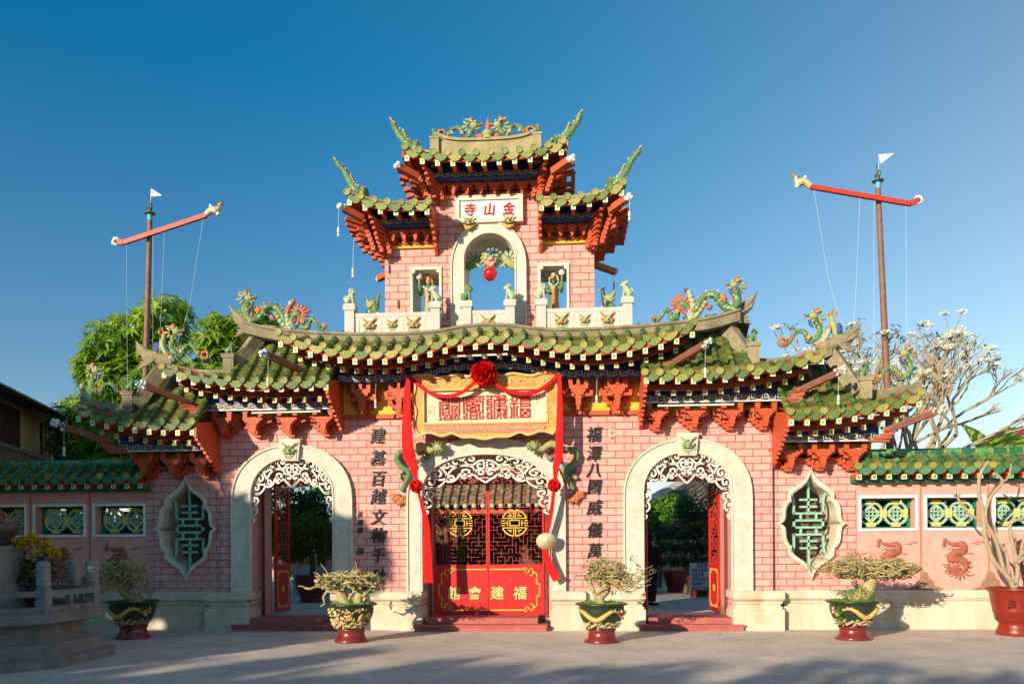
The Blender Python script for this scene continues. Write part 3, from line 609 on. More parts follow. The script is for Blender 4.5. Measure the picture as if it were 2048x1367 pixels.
def under(roof,x0,x1,zd,Ye,a,r2d,r2y,indiv,sp=.285,capn=2,fansp=0,yb=-.3):
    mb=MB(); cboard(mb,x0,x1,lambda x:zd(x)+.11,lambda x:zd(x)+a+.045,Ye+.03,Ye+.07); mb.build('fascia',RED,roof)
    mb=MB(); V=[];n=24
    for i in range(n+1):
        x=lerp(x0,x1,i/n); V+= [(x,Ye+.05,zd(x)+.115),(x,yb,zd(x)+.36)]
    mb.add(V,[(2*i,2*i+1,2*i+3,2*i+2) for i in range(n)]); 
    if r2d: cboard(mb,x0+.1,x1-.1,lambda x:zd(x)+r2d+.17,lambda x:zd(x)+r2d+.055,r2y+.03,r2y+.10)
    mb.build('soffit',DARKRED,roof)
    rafters(roof,x0+.03,x1-.03,lambda x:zd(x)+a,Ye+.02,r2y+.1 if r2d else yb,sp,.12,indiv)
    if r2d: rafters(roof,x0+.28,x1-.28,lambda x:zd(x)+r2d,r2y,yb+.02,sp*.97,.10,indiv,frame=MEAN,w=.07,h=.088)
under(mainroof,-3.86,3.86,mz,-1.25,-.06,-.15,-.85,True)
# frieze of the main roof
mf=sym([(0,5.19),(.6,5.165),(1.05,5.08),(1.45,5.005),(3.1,4.985)])
mb=MB(); cboard(mb,-3.0,3.0,lambda x:mf(x)+.32,lambda x:mf(x)-.075,-.45,-.38,0,40); mb.build('frieze_board',BLUE,gate)
mb=MB(); meander(mb,-2.95,2.95,mf,-.456); mb.build('meander_band',MEAN,gate)
mb=MB(); cboard(mb,-1.42,1.42,lambda x:mf(x)-.04,lambda x:4.98,-.30,-.25,0,30); mb.build('arched_board',BLUE,gate)
mb=MB()
for s in (-1,1):
    mb=MB(); a,b=sorted((1.35*s,2.97*s)); mb.box(a,b,-.03,.0,4.34,5.05); mb.build('backing_board',YELL,gate)
mb=MB()
for s in (-1,1):
    mb=MB(); a,b=sorted((1.35*s,3.0*s)); mb.box(a,b,-.07,.0,4.255,4.34); mb.build('beam',RED,gate)
# brackets
def bracket_proto(kind):
    mb=MB(); B=mb.box
    def S2(x0,x1,y0,y1,z0,z1): B(x0,x1,y0,y1,z0,z1); B(-x1,-x0,y0,y1,z0,z1)
    k=1.5 if kind=='big' else 1.0
    # stepped arms on the wall
    z=-.10*k
    for i,(w0,w1) in enumerate(((.30,.38),(.24,.36),(.17,.30),(.10,.22),(.04,.14))): S2(w0*(1 if k==1 else .92),w1*(1 if k==1 else .98),-.10,-.0,z-.07*(i+1)*k,z-.07*i*k+.004)
    S2(.33*(1 if k==1 else .95),.38*(1 if k==1 else .95),-.14,-.04,z-.0,z+.05)
    B(-.07,.07,-.14,-.0,-.50*k,-.10*k)
    # forward arm
    B(-.045,.045,-.36,-.1,-.22*k,-.10*k); B(-.04,.04,-.28,-.12,-.34*k,-.22*k); B(-.035,.035,-.2,-.12,-.44*k,-.34*k)
    # front U
    S2(.12,.21,-.40,-.30,-.12*k,.03); S2(.10,.225,-.405,-.295,-.02,.0)
    B(-.205,.205,-.40,-.30,-.17*k,-.115*k); B(-.15,.15,-.395,-.305,-.21*k,-.17*k); B(-.11,.11,-.39,-.31,-.25*k,-.21*k)
    B(-.055,.055,-.385,-.315,-.40*k,-.25*k); B(-.032,.032,-.38,-.32,-.46*k,-.40*k); B(-.075,.075,-.39,-.31,-.30*k,-.27*k)
    # mid layer
    S2(.06,.24,-.26,-.18,-.20*k,-.14*k); S2(.20,.27,-.27,-.17,-.16*k,-.08*k); S2(.04,.17,-.25,-.19,-.27*k,-.2*k)
    if kind=='big': B(-.035,.035,-.42,-.30,-.19,.05); S2(.08,.30,-.34,-.26,-.40,-.34); S2(.24,.31,-.35,-.25,-.36,-.28)
    return mb
PROT={}
def bracket(kind,x,y,z,sc=1.0,sy=1.0):
    if kind not in PROT:
        o=bracket_proto(kind).build('bracket',RED,gate); PROT[kind]=o
    else: o=PROT[kind].copy(); COL.objects.link(o); ORG[o.name]=Vector((0,0,0))
    o.location=(x,y,z); o.scale=(sc,sc*sy,sc); return o
for s in (-1,1):
    for x in (1.77,2.53): bracket('big',s*x,0,4.96,.93)
    for x in (3.3,4.02,4.72,5.36): bracket('small',s*x,0,4.38,.95)
    for x in (5.86,6.46,7.06): bracket('small',s*x,.117,3.60)
# side roofs, both sides
for s in (-1,1):
    z2=pl([(2.9,4.70),(3.9,4.68),(4.5,4.70),(5.0,4.75),(5.5,4.82),(5.85,4.91),(6.2,5.0)]); f2=flip(z2,s)
    rr=pl([(4.9,5.22),(5.4,5.2),(5.9,5.24),(6.3,5.34),(6.6,5.46)])
    def top2(x): return 6.02 if abs(x)<5.18 else rr(abs(x))-.1
    def tm2(x): 
        a=abs(x); return 1 if a<4.62 else max(0,1-(a-4.62)/.5)
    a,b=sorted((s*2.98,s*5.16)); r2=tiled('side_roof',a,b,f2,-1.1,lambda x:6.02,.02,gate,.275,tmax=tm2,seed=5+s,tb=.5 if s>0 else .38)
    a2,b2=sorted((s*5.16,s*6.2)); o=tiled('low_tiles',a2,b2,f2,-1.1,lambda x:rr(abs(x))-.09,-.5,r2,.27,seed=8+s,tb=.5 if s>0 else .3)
    mb=MB(); c0,c1=sorted((s*5.15,s*6.55)); cboard(mb,c0,c1,lambda x:rr(abs(x)),lambda x:rr(abs(x))-.2,-.53,-.36,0,20); mb.build('ridge',RIDGE,r2)
    a3,b3=sorted((s*2.98,s*6.2)); under(r2,a3,b3,f2,-1.1,-.0,-.14,-.7,True,.29)
    z3=pl([(5.5,3.93),(6.2,3.93),(6.75,3.98),(7.35,4.08),(7.9,4.23)]); f3=flip(z3,s)
    r3z=pl([(7.0,4.46),(7.4,4.47),(7.9,4.55),(8.3,4.68)])
    def tm3(x): 
        a=abs(x); return 1 if a<6.55 else max(0,1-(a-6.55)/.55)
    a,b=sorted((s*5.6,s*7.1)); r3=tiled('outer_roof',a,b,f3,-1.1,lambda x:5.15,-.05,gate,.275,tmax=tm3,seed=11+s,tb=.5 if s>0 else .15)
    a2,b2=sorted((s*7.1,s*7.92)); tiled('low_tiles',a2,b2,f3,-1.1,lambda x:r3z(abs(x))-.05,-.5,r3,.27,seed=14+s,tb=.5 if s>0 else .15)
    mb=MB(); c0,c1=sorted((s*7.05,s*8.2)); cboard(mb,c0,c1,lambda x:r3z(abs(x))+.1,lambda x:r3z(abs(x))-.12,-.53,-.38,0,20); mb.build('ridge',RIDGE,r3)
    a3,b3=sorted((s*5.6,s*7.92)); under(r3,a3,b3,f3,-1.1,-.045,-.19,-.7,True,.29)
    # friezes
    for (x0,x1,zm,yy) in ((3.03,5.78,4.49,-.42),(5.62,7.44,3.70,-.42)):
        a,b=sorted((s*x0,s*x1)); mb=MB(); mb.box(a,b,yy,yy+.06,zm-.065,zm+.30); mb.box(a,b,yy,0,zm-.085,zm-.065); mb.build('frieze_board',BLUE,gate)
        mb=MB(); mb.box(a,b,yy-.006,yy+.05,zm-.085,zm-.062,1); meander(mb,a+.02,b-.02,lambda x:zm,yy-.008); mb.box(a,b,yy-.012,yy,zm-.062,zm+.06,2) if 0 else None; mb.build('meander_band',[MEAN,WHITE],gate)
        mb=MB(); mb.box(a,b,-.05,0,zm-.17,zm-.09); mb.build('cornice_strip',YELL,gate)
    # stepped end boards
    for x,zt,yl in ((3.0,4.80,-1.08),(5.58,4.02,-1.08),):
        P=[(yl,zt+.05),(yl,zt-.22)]
        for i in range(8): P+= [(yl+.12*(i)+.06,zt-.22-.07*i),(yl+.12*(i)+.06,zt-.29-.07*i)]
        P+=[(0,zt-.85),(0,zt+.25)]
        mb=MB(); mb.plate(P,[],0,.06,tf=lambda p:(s*x+(p[1]-.03),p[0],p[2])); mb.build('end_board',RED,gate)
    # corner beams with white carved heads
    for (p,q,par) in (((3.45,-.75,5.03),(4.0,-1.48,5.24),mainroof),((5.85,-.7,4.52),(6.42,-1.3,4.74),r2),((7.45,-.7,3.76),(8.12,-1.3,4.02),r3)):
        mb=MB(); P=Vector((s*p[0],p[1],p[2])); Q=Vector((s*q[0],q[1],q[2])); mb.beam(P,Q,.10,.11,0); mb.beam(lerp(P,Q,.1)+Vector((0,-.012,0)),Q+Vector((0,-.012,0)),.10,.06,1)
        d=(Q-P).normalized()
        for i in range(16): mb.ball(Q+d*R.uniform(-.06,.14)+Vector((R.uniform(-.045,.045),R.uniform(-.05,.05),R.uniform(-.05,.07))),R.uniform(.022,.044),2,n=7,m=5)
        for i in range(4): mb.beam(P+Vector((-s*.10*i,0,-.05*i-.03)),P+d*(.22-.05*i)+Vector((0,0,-.05*i-.06)),.1,.05,0)
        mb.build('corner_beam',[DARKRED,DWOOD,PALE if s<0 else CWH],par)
    # horned hip ridges
    for (par,hp,band,post) in ((mainroof,[(4.25,-.25,6.0),(4.6,-.25,6.04),(4.9,-.25,6.2),(5.12,-.25,6.4),(5.24,-.25,6.56)],[(4.62,-.2,5.95),(4.78,-.4,5.6),(5.03,-.68,5.08)],(5.03,-.72,4.98,5.42)),
                               (r2,[(6.3,-.45,5.38),(6.55,-.45,5.44),(6.8,-.45,5.55),(7.0,-.45,5.72),(7.08,-.45,5.84)],[(6.55,-.35,5.36),(6.72,-.5,5.0),(6.95,-.7,4.5)],(7.06,-.74,4.35,4.73))):
        mb=MB(); mb.tube(cr([(s*x,y,z) for x,y,z in hp],4),[.12,.125,.13,.13,.13,.13,.125,.115,.105,.09,.08,.07,.06,.045,.03,.02,.012][:len(cr(hp,4))],7)
        x,y,z=hp[2]; mb.tube([(s*(x-.1),y,z-.1),(s*(x+.06),y-.02,z-.05),(s*(x+.2),y-.02,z+.06),(s*(x+.27),y-.02,z+.17)],[.09,.075,.045,.01],6)
        for i in range(5): mb.tube([(s*(x-.2+.03*i),y-.1,z-.1-.02*i),(s*(x+.0+.03*i),y-.12,z-.08-.05*i),(s*(x+.12+.02*i),y-.1,z-.02-.07*i)],[.03,.025,.006],5)
        B=[Vector((s*a,b,c)) for a,b,c in band]
        for p,q in zip(B,B[1:]): mb.beam(p,q+(q-p)*.04,.2,.26,0)
        mb.build('hip_ridge',HORN,par)
        x,y,z0,z1=post; x*=s
        mb=MB(); mb.box(x-.105,x+.105,y-.1,y+.1,z0,z1); mb.box(x-.13,x+.13,y-.125,y+.125,z1-.05,z1); mb.box(x-.14,x+.14,y-.135,y+.135,z1,z1+.025); mb.box(x-.06,x+.06,y-.108,y-.1,z0+.1,z1-.1)
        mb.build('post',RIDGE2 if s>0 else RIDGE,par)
# ------------------------------------------------------------------ tower
T=[(-2.11,5.6),(2.11,5.6),(2.11,7.85),(1.05,7.85),(1.05,8.9),(-1.05,8.9),(-1.05,7.85),(-2.11,7.85)]
ta=arch(0.02,.52,5.9,7.42,7.93,p=2.0)
mb=MB(); mb.plate(T,[ta,rect(-1.54,-1.0,6.1,7.24),rect(1.04,1.56,6.1,7.24)],0,.95,0,hside=1); mb.build('tower_wall',[PINK,CREAM],gate)
mb=MB(); o=arch(.0,.745,5.9,7.25,8.15,p=2.1); mb.plate(o+ta[::-1],[],-.07,.02,0); strip(mb,o,.03,-.1,0,1); strip(mb,ta,.025,-.09,0,1); mb.build('arch_surround',[CARVED,CREAM],gate)
for x0,x1 in ((-1.54,-1.0),(1.04,1.56)):
    mb=MB(); mb.plate([(x0-.05,6.1),(x0-.05,7.30),(x1+.05,7.30),(x1+.05,6.1),(x1,6.1),(x1,7.18),(x1-.05,7.18),(x1-.05,7.24),(x0+.05,7.24),(x0+.05,7.18),(x0,7.18),(x0,6.1)],[],-.04,.02); mb.build('niche_frame',CREAM,gate)
# name board over the tower arch
mb=MB(); mb.plate(rect(-.66,.70,8.12,8.66),[rect(-.57,.61,8.21,8.57)],-.13,.0); mb.box(-.58,.62,-.09,0,8.2,8.58,1)
pb=mb.build('name_board',[CREAM,WHITE],gate)
for i_,ch_ in enumerate('寺山金'): mb=MB(); text(mb,ch_,-.36+.39*i_,8.39,.27,-.115,.03,0,.006,sx=.9,shear=.12); mb.build('character',CHRED,pb)
for x in (-.38,.42):
    mb=MB(); mask(mb,(x,-.18,8.12),.95); mb.build('beast_mask',[CDK,CYEL,GOLD],gate)
# tower roofs
t1=sym([(0,8.96),(.6,8.975),(1.0,9.005),(1.4,9.085),(1.55,9.13)])
t1z=sym([(0,9.30),(.6,9.32),(1.0,9.36),(1.5,9.46)])
tr=tiled('tower_roof',-1.5,1.5,t1,-.9,lambda x:t1z(x)-.02,-.42,gate,.27,seed=21,tb=.6,sag=.03)
mb=MB(); rc=sym([(0,9.60),(.5,9.61),(.8,9.66),(.98,9.75)]); cboard(mb,-.98,.98,rc,lambda x:9.22,-.46,-.32); cboard(mb,-.98,.98,lambda x:rc(x)+.02,lambda x:rc(x)-.03,-.50,-.28)
ro=sym([(0,9.42),(1.0,9.42),(1.3,9.47),(1.58,9.58)])
for s in (-1,1):
    a,b=sorted((s*.98,s*1.6)); cboard(mb,a,b,ro,lambda x:ro(x)-.2,-.45,-.33); mb.box(s*1.0-.085,s*1.0+.085,-.53,-.37,9.1,9.62); mb.box(s*1.0-.10,s*1.0+.10,-.545,-.355,9.62,9.66)
mb.build('ridge',RIDGE2,tr)
under(tr,-1.5,1.5,t1,-.9,-.03,None,-.5,False,.285,yb=-.2)
def frz(x0,x1,zm,yy=-.42,hy=.22):
    mb=MB(); mb.box(x0,x1,yy,yy+.05,zm-.06,zm+hy); mb.box(x0,x1,yy,0,zm-.075,zm-.06); mb.build('frieze_board',BLUE,gate)
    mb=MB(); meander(mb,x0+.02,x1-.02,lambda x:zm,yy-.006,.08,.21,.012); mb.build('meander_band',MEAN,gate)
frz(-1.2,1.22,8.95)
def small_row(x0,x1,z,n):
    for i in range(n): bracket('small',lerp(x0,x1,i/(n-1)),0,z,.62)
small_row(-.95,.97,8.93,8)
mb=MB(); mb.box(-1.07,1.07,-.05,0,8.66,8.70)
for i in range(8): mb.box(-1.07+i*.28,-1.07+i*.28+.16,-.04,0,8.70,8.76)
for s in (-1,1):
    a,b=sorted((s*1.06,s*2.13)); mb.box(a,b,-.05,0,7.68,7.73)
    for i in range(4): mb.box(a+.03+i*.28,a+.19+i*.28,-.04,0,7.73,7.79)
mb.build('cornice_strip',YELL,gate)
mb=MB(); mb.box(-1.06,1.06,-.02,.0,8.76,9.0)
for s in (-1,1): a,b=sorted((s*1.06,s*2.12)); mb.box(a,b,-.02,.0,7.79,8.1)
mb.build('backing_board',CYEL,gate)
for s in (-1,1):
    zm=pl([(1.0,8.06),(1.5,8.06),(1.8,8.075),(2.2,8.15),(2.6,8.29)]); f=flip(zm,s)
    zq=pl([(1.0,8.34),(1.6,8.34),(2.0,8.37),(2.4,8.47),(2.7,8.58)]); fq=flip(zq,s)
    a,b=sorted((s*1.06,s*2.62)); mr_=tiled('tower_side_roof',a,b,f,-.9,lambda x:fq(x)-.02,-.42,gate,.262,seed=24+s,tb=.6,sag=.02)
    a,b=sorted((s*1.06,s*2.66)); mb=MB(); cboard(mb,a,b,lambda x:fq(x)+.07,lambda x:fq(x)-.1,-.45,-.33); cboard(mb,a,b,lambda x:fq(x)+.10,lambda x:fq(x)+.06,-.48,-.30); mb.build('ridge',RIDGE2 if s>0 else RIDGE,mr_)
    a,b=sorted((s*1.06,s*2.62)); under(mr_,a,b,f,-.9,-.02,None,-.5,False,.285,yb=-.2)
    a,b=sorted((s*1.08,s*2.30)); frz(a,b,8.07)
    for i in range(5): bracket('small',s*(1.22+i*.225),0,8.05,.62)
    # end board against the tower shaft
    P=[(-.88,8.38),(-.88,8.1)]
    for i in range(6): P+=[(-.88+.13*i+.05,8.1-.075*i),(-.88+.13*i+.05,8.03-.075*i)]
    P+=[(0,7.5),(0,8.4)]
    mb=MB(); mb.plate(P,[],0,.06,tf=lambda p:(s*1.05+(p[1]-.03),p[0],p[2])); mb.build('end_board',RED,gate)
    # corner brackets: fanned tiers, side overhang
    for (cx,cz,rch,ht,nt_) in ((2.11,7.62,.62,.55,7),(1.05,8.66,.55,.42,6)):
        mb=MB()
        for k in range(nt_):
            t=k/(nt_-1); x1=cx+.08+rch*t+(.05 if k%2 else -.05); z=cz+(ht-.08)*t-.06
            mb.beam((s*(cx-.02),-.1,z-.05),(s*x1,-.12-.2*t,z+.03),.14,.055)
            for yy in (.2,.5,.8): mb.beam((s*(cx-.02),yy,z-.05),(s*(x1-.02),yy,z+.03),.12,.055)
            for q_ in range(3):
                yy=-.2-.1*q_-.1*t; xx=cx-.15+.14*q_+.15*t; mb.box(*sorted((s*(xx-.03),s*(xx+.05))),yy-.03,yy+.03,z-.04,z+.05)
            mb.beam((s*(cx-.1),-.08,z-.05),(s*(x1-.02),-.25-.38*t,z+.04),.09,.06)
            mb.beam((s*(cx-.15),-.05,z),(s*(cx+.02+.1*t),-.3-.42*t,z+.03),.07,.05)
            mb.beam((s*(cx+.05+rch*t*.8),-.3-.2*t,z+.035),(s*(cx+.05+rch*t*.8),.9,z+.035),.05,.05)
            for yy in (-.1,.2,.5,.8): mb.box(*sorted((s*(x1-.07),s*(x1+.01))),yy-.05,yy+.05,z-.02,z+.075)
        mb.build('corner_bracket',RED,gate)
        mb=MB(); zt_=cz+ht
        mb.add([(s*cx,-.85,zt_+.12),(s*(cx+.5),-.85,zt_+.12),(s*(cx+.5),1.9,zt_+.12),(s*cx,1.9,zt_+.12)],[(0,1,2,3)]); 
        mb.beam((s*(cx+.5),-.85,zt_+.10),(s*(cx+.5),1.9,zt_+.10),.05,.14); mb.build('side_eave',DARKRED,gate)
    for (p,q) in (((2.38,-.7,8.03),(2.68,-.98,8.12)),((1.3,-.7,8.80),(1.62,-.98,8.88)),((2.15,1.2,7.68),(2.62,1.65,7.66))):
        mb=MB(); P=Vector((s*p[0],p[1],p[2])); Q=Vector((s*q[0],q[1],q[2])); mb.beam(P,Q,.11,.12,0)
        d=(Q-P).normalized()
        for i in range(6): mb.ball(Q+d*R.uniform(-.02,.09)+Vector((R.uniform(-.03,.03),R.uniform(-.03,.03),R.uniform(-.03,.05))),R.uniform(.03,.055),1,n=7,m=5)
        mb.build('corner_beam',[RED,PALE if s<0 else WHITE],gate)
# balustrades in front of the tower
def balus(x0,x1,posts,masks,zt=6.25,zb=5.8):
    mb=MB(); y=-.42
    mb.box(x0,x1,y-.03,y+.07,zt-.06,zt+.02); mb.box(x0,x1,y-.02,y+.06,zb,zt-.06,1); mb.box(x0,x1,y-.05,y+.09,zb-.05,zb+.06)
    for p in posts:
        mb.box(p-.095,p+.095,y-.06,y+.12,zb-.1,6.33); mb.box(p-.12,p+.12,y-.085,y+.145,6.33,6.43); mb.box(p-.105,p+.105,y-.07,y+.13,6.43,6.46)
    n=len(masks)
    for i in range(n+1): 
        xx=masks[0]-(.23) if i==0 else (masks[-1]+.23 if i==n else (masks[i-1]+masks[i])/2); mb.box(xx-.02,xx+.02,y-.03,y-.02,zb+.1,zt-.1)
    o=mb.build('balustrade',[GREYST,CREAM],gate)
    for i,m_ in enumerate(masks): mb=MB(); mask(mb,(m_,y-.04,6.04),1.1 if i!=1 else .85); mb.build('beast_mask',[CYEL,COR,CPALE],o)
balus(-2.76,-.98,(-2.72,-1.02),(-2.32,-1.87,-1.45)); balus(.98,2.76,(1.06,2.72),(1.45,1.9,2.34)); balus(-.42,.5,(-.40,.45),(.02,))
# ------------------------------------------------------------------ name plaque
pq=thing('name_plaque',(-.03,-.35,3.9),'large carved wooden plaque with red seal lettering above the middle doorway','plaque')
def wob(P,amp,n):
    return P
top=cr([(-1.5,5.0,0),(-1.2,5.03,0),(-.95,4.97,0),(-.6,5.02,0),(-.35,4.98,0),(-.22,5.12,0),(-.05,5.17,0)],4); top=[(v.x,v.y) for v in top]
top=top+[(-x-.1,z) for x,z in top[::-1][1:]]
rs=[(v.x,v.y) for v in cr([(1.4,5.0,0),(1.33,4.8,0),(1.38,4.55,0),(1.32,4.3,0),(1.36,4.05,0),(1.27,3.84,0)],4)][1:]
bt=[(v.x,v.y) for v in cr([(1.27,3.84,0),(1.05,3.90,0),(.8,3.83,0),(.62,3.88,0),(.4,3.80,0),(.15,3.80,0),(-.05,3.76,0),(-.3,3.80,0),(-.5,3.80,0),(-.7,3.88,0),(-.9,3.83,0),(-1.15,3.90,0),(-1.36,3.84,0)],4)][1:]
ls=[(-x-.09,z) for x,z in rs[::-1]][1:]
outl=top+rs+bt+ls
mb=MB(); mb.plate(outl,[rect(-1.24,1.14,4.09,4.71)],-.46,-.36); strip(mb,outl+[outl[0]],.045,-.50,-.44,1)
for z0,z1 in ((4.71,4.745),(4.055,4.09)): mb.box(-1.275,1.175,-.49,-.44,z0,z1,1)
for x0,x1 in ((-1.275,-1.24),(1.14,1.175)): mb.box(x0,x1,-.49,-.44,4.09,4.71,1)
for s in (-1,1):
    for i in range(7):
        x=-.05+s*(.25+i*.155); strip(mb,[(v.x,v.y) for v in cr([(x-.07,4.80,0),(x-.02,4.87+.03*math.sin(i),0),(x+.04,4.83,0),(x+.09,4.90,0)],4)],.03,-.475,-.45,1)
        strip(mb,[(v.x,v.y) for v in cr([(x-.06,4.92,0),(x,4.86,0),(x+.07,4.94,0)],4)],.018,-.475,-.45,1)
    for i in range(5):
        z=4.15+i*.125; x=s*1.25-.05; strip(mb,[(v.x,v.y) for v in cr([(x-.03,z-.05,0),(x+.04,z,0),(x-.03,z+.03,0),(x+.02,z+.07,0)],4)],.02,-.475,-.45,1)
mb.build('carved_frame',[TAN,TANL],pq)
mb=MB(); mb.plate(rect(-1.2,1.1,3.885,4.05),[],-.475,-.455)
for i in range(15):
    x=-1.1+i*.15; strip(mb,[(v.x,v.y) for v in cr([(x,3.93,0),(x+.04,3.99,0),(x+.09,3.95,0),(x+.12,4.01,0)],4)],.02,-.487,-.47,1)
mb.build('lower_relief',[SALM,TANL],pq)
mb=MB(); mb.box(-1.24,1.14,-.42,-.38,4.09,4.71); mb.build('panel',PLAQ,pq)
SEALS=[(860,[[(350,350),(560,350),(560,420),(450,420)],[(460,380),(460,490),(360,490),(360,980),(400,1020),(390,1080),(345,1085)],[(540,490),(595,490)],
[(590,720),(480,720)],[(590,570),(450,570),(450,920),(590,920),(590,990),(500,1010),(500,1080),(600,1080)],[(590,570),(590,720)],[(510,830),(595,830)],
[(670,340),(670,900),(710,960),(700,1060),(655,1085)],[(770,340),(770,520),(930,520),(930,340),(1020,340),(1020,880),(985,960),(1000,1060),(1050,1070)],[(850,340),(850,430)],
[(770,1090),(770,620),(930,620),(930,670)],[(940,800),(860,800),(860,720),(930,720)],[(860,880),(910,880),(910,960),(860,960),(860,1070),(930,1070)],
[(1160,430),(1160,340),(1270,340),(1270,520),(1170,520),(1170,870),(1270,870),(1270,1060),(1180,1060),(1180,960)],
[(1330,330),(1450,330),(1450,420),(1350,420),(1350,500),(1630,500),(1630,420),(1520,420),(1520,330),(1650,330)],
[(1830,430),(1830,320),(1715,320),(1715,500),(1815,500),(1815,860),(1710,860),(1710,1060),(1820,1060),(1820,960)],
[(1270,590),(1690,590),(1690,790),(1270,790),(1270,565)],[(1480,500),(1480,590)],[(1285,600),(1480,700),(1675,600)],[(1285,785),(1480,680),(1675,785)],
[(1390,860),(1610,860),(1610,1070),(1390,1070),(1390,835)],[(1390,960),(1610,960)]]),
(960,[[(230,315),(405,315),(405,420),(265,420),(265,600),(335,600)],[(330,510),(405,510),(405,690),(265,690),(265,790)],[(360,770),(405,770),(405,880),(270,880),(270,1060),(415,1060),(415,960),(360,960)],
[(505,1070),(505,455)],[(505,465),(935,465)],[(480,315),(600,315),(600,400),(870,400)],[(780,300),(870,300),(870,565),(590,565)],[(680,290),(680,820)],
[(590,650),(910,650),(910,860),(880,980),(935,1060)],[(600,770),(830,760),(830,860),(800,980),(845,1060)],[(600,760),(620,920),(600,1065)],[(680,800),(720,880),(690,980),(735,1065)],
[(1095,295),(1130,380),(1090,430),(1110,490),(1250,490),(1270,420),(1210,360),(1240,295)],[(1045,575),(1295,575)],[(1170,575),(1170,1065)],[(1045,675),(1085,720),(1085,1000),(1045,1055)],[(1300,675),(1260,720),(1260,1000),(1305,1055)],
[(1365,300),(1500,300),(1500,400),(1390,400),(1390,490),(1710,490),(1710,400),(1590,400),(1590,300),(1735,300)],
[(1390,580),(1700,580),(1700,670),(1390,670),(1390,555)],[(1390,770),(1700,770),(1700,1040),(1390,1040),(1390,745)],[(1400,780),(1690,1030)],[(1690,780),(1400,1030)]])]
mb=MB()
for ox,L in SEALS:
    for P in L:
        Q=[(-1.28+(ox+u/17.07-847)*.00988,4.70-(775+v/17.07-783)*.00985) for u,v in P]
        for i,(a,b) in enumerate(zip(Q,Q[1:])):
            d=Vector((b[0]-a[0],b[1]-a[1])).normalized()*.0145
            strip(mb,[(a[0]-d.x,a[1]-d.y),(b[0]+d.x,b[1]+d.y)],.029,-.44-.0006*(i%5),-.419)
mb.build('seal_lettering',CHRED,pq)
mb=MB()
for x0,x1,z0,z1 in ((-1.17,-1.05,4.30,4.42),(-1.17,-1.04,4.16,4.29),(.95,1.02,4.42,4.66)): strip(mb,[(x0,z0),(x1,z0),(x1,z1),(x0,z1),(x0,z0)],.006,-.425,-.419)
for q in range(26):
    for (x0,x1,z0,z1) in (((-1.16,-1.06,4.31,4.41)),((.955,1.015,4.43,4.65))):
        x=R.uniform(x0,x1);z=R.uniform(z0,z1); strip(mb,[(x,z),(x+R.uniform(-.02,.02),z+R.uniform(-.02,.02))],.006,-.425,-.419)
mb.build('seal_stamp',CRIM,pq)
# ------------------------------------------------------------------ red cloth
rc_=thing('red_ribbon_garland',(-.05,-.62,4.9),'long red silk ribbon with a big pompom draped over the wooden plaque','garland','red festive cloth')
def cloth(mb,pts,w,th=.02,n=6):
    P=cr(pts,n); N=len(P); V=[]
    ws=w if hasattr(w,'__len__') else [w]*len(pts)
    for i,p in enumerate(P):
        q=i/n; a=min(int(q),len(ws)-1); b=min(a+1,len(ws)-1); ww=lerp(ws[a],ws[b],q-int(q))
        d=(P[min(i+1,N-1)]-P[max(i-1,0)]).normalized(); side=d.cross(Vector((0,1,0))).normalized()
        for k in range(7):
            t=k/6-.5; V.append(p+side*ww*t+Vector((0,-.5*th-2.2*th*abs(math.sin(k*1.7+i*.05)),0)))
        for k in range(7):
            t=k/6-.5; V.append(p+side*ww*t+Vector((0,.6*th,0)))
    F=[(i*14+k,i*14+(k+1),(i+1)*14+k+1,(i+1)*14+k) for i in range(N-1) for k in range(6)]
    F+=[(i*14+7+k+1,i*14+7+k,(i+1)*14+7+k,(i+1)*14+7+k+1) for i in range(N-1) for k in range(6)]
    F+=[(i*14+7,i*14,(i+1)*14,(i+1)*14+7) for i in range(N-1)]+[(i*14+6,i*14+13,(i+1)*14+13,(i+1)*14+6) for i in range(N-1)]
    F+=[tuple(range(7))+tuple(range(13,6,-1)),tuple((N-1)*14+k for k in range(6,-1,-1))+tuple((N-1)*14+k for k in range(7,14))]
    mb.add(V,F,0,.5,True)
def pom(mb,c,r,n):
    mb.ball(c,r*.75,0,n=12,m=8,sc=(1,.7,1))
    for i in range(n):
        a=R.uniform(0,2*math.pi); h=R.uniform(-1,1); q=math.sqrt(1-h*h); d=Vector((q*math.cos(a),-abs(q*math.sin(a))*.8,h)).normalized()
        e=Vector((R.uniform(-1,1),R.uniform(-1,1),R.uniform(-1,1))).cross(d).normalized(); p=Vector(c)+d*r*.6
        L=r*R.uniform(.34,.5); wd=r*.16
        mb.add([p-e*wd,p+e*wd,p+e*wd*1.3+d*L*.8,p+d*L,p-e*wd*1.3+d*L*.8],[(0,1,2,3,4)],0,R.random(),True)
for nm,pts,wd in (('swag',[(-.16,-.66,4.90),(-.45,-.60,4.66),(-.8,-.57,4.58),(-1.15,-.55,4.68),(-1.52,-.53,4.98)],[.06,.07,.07,.07,.06]),
    ('swag',[(.08,-.66,4.86),(.35,-.60,4.68),(.7,-.57,4.60),(1.05,-.55,4.68),(1.4,-.53,4.97)],[.06,.07,.08,.07,.06]),
    ('drop',[(-1.53,-.54,4.97),(-1.56,-.54,4.6),(-1.57,-.54,3.9),(-1.54,-.52,3.45),(-1.47,-.5,3.3),(-1.40,-.46,2.95)],[.08,.13,.20,.23,.18,.04]),
    ('drop',[(1.40,-.54,4.97),(1.41,-.54,4.6),(1.40,-.54,3.9),(1.38,-.52,3.4),(1.33,-.5,3.2),(1.31,-.46,2.9)],[.07,.10,.14,.16,.13,.05])):
    mb=MB(); cloth(mb,pts,wd); mb.build(nm,CLOTH,rc_)
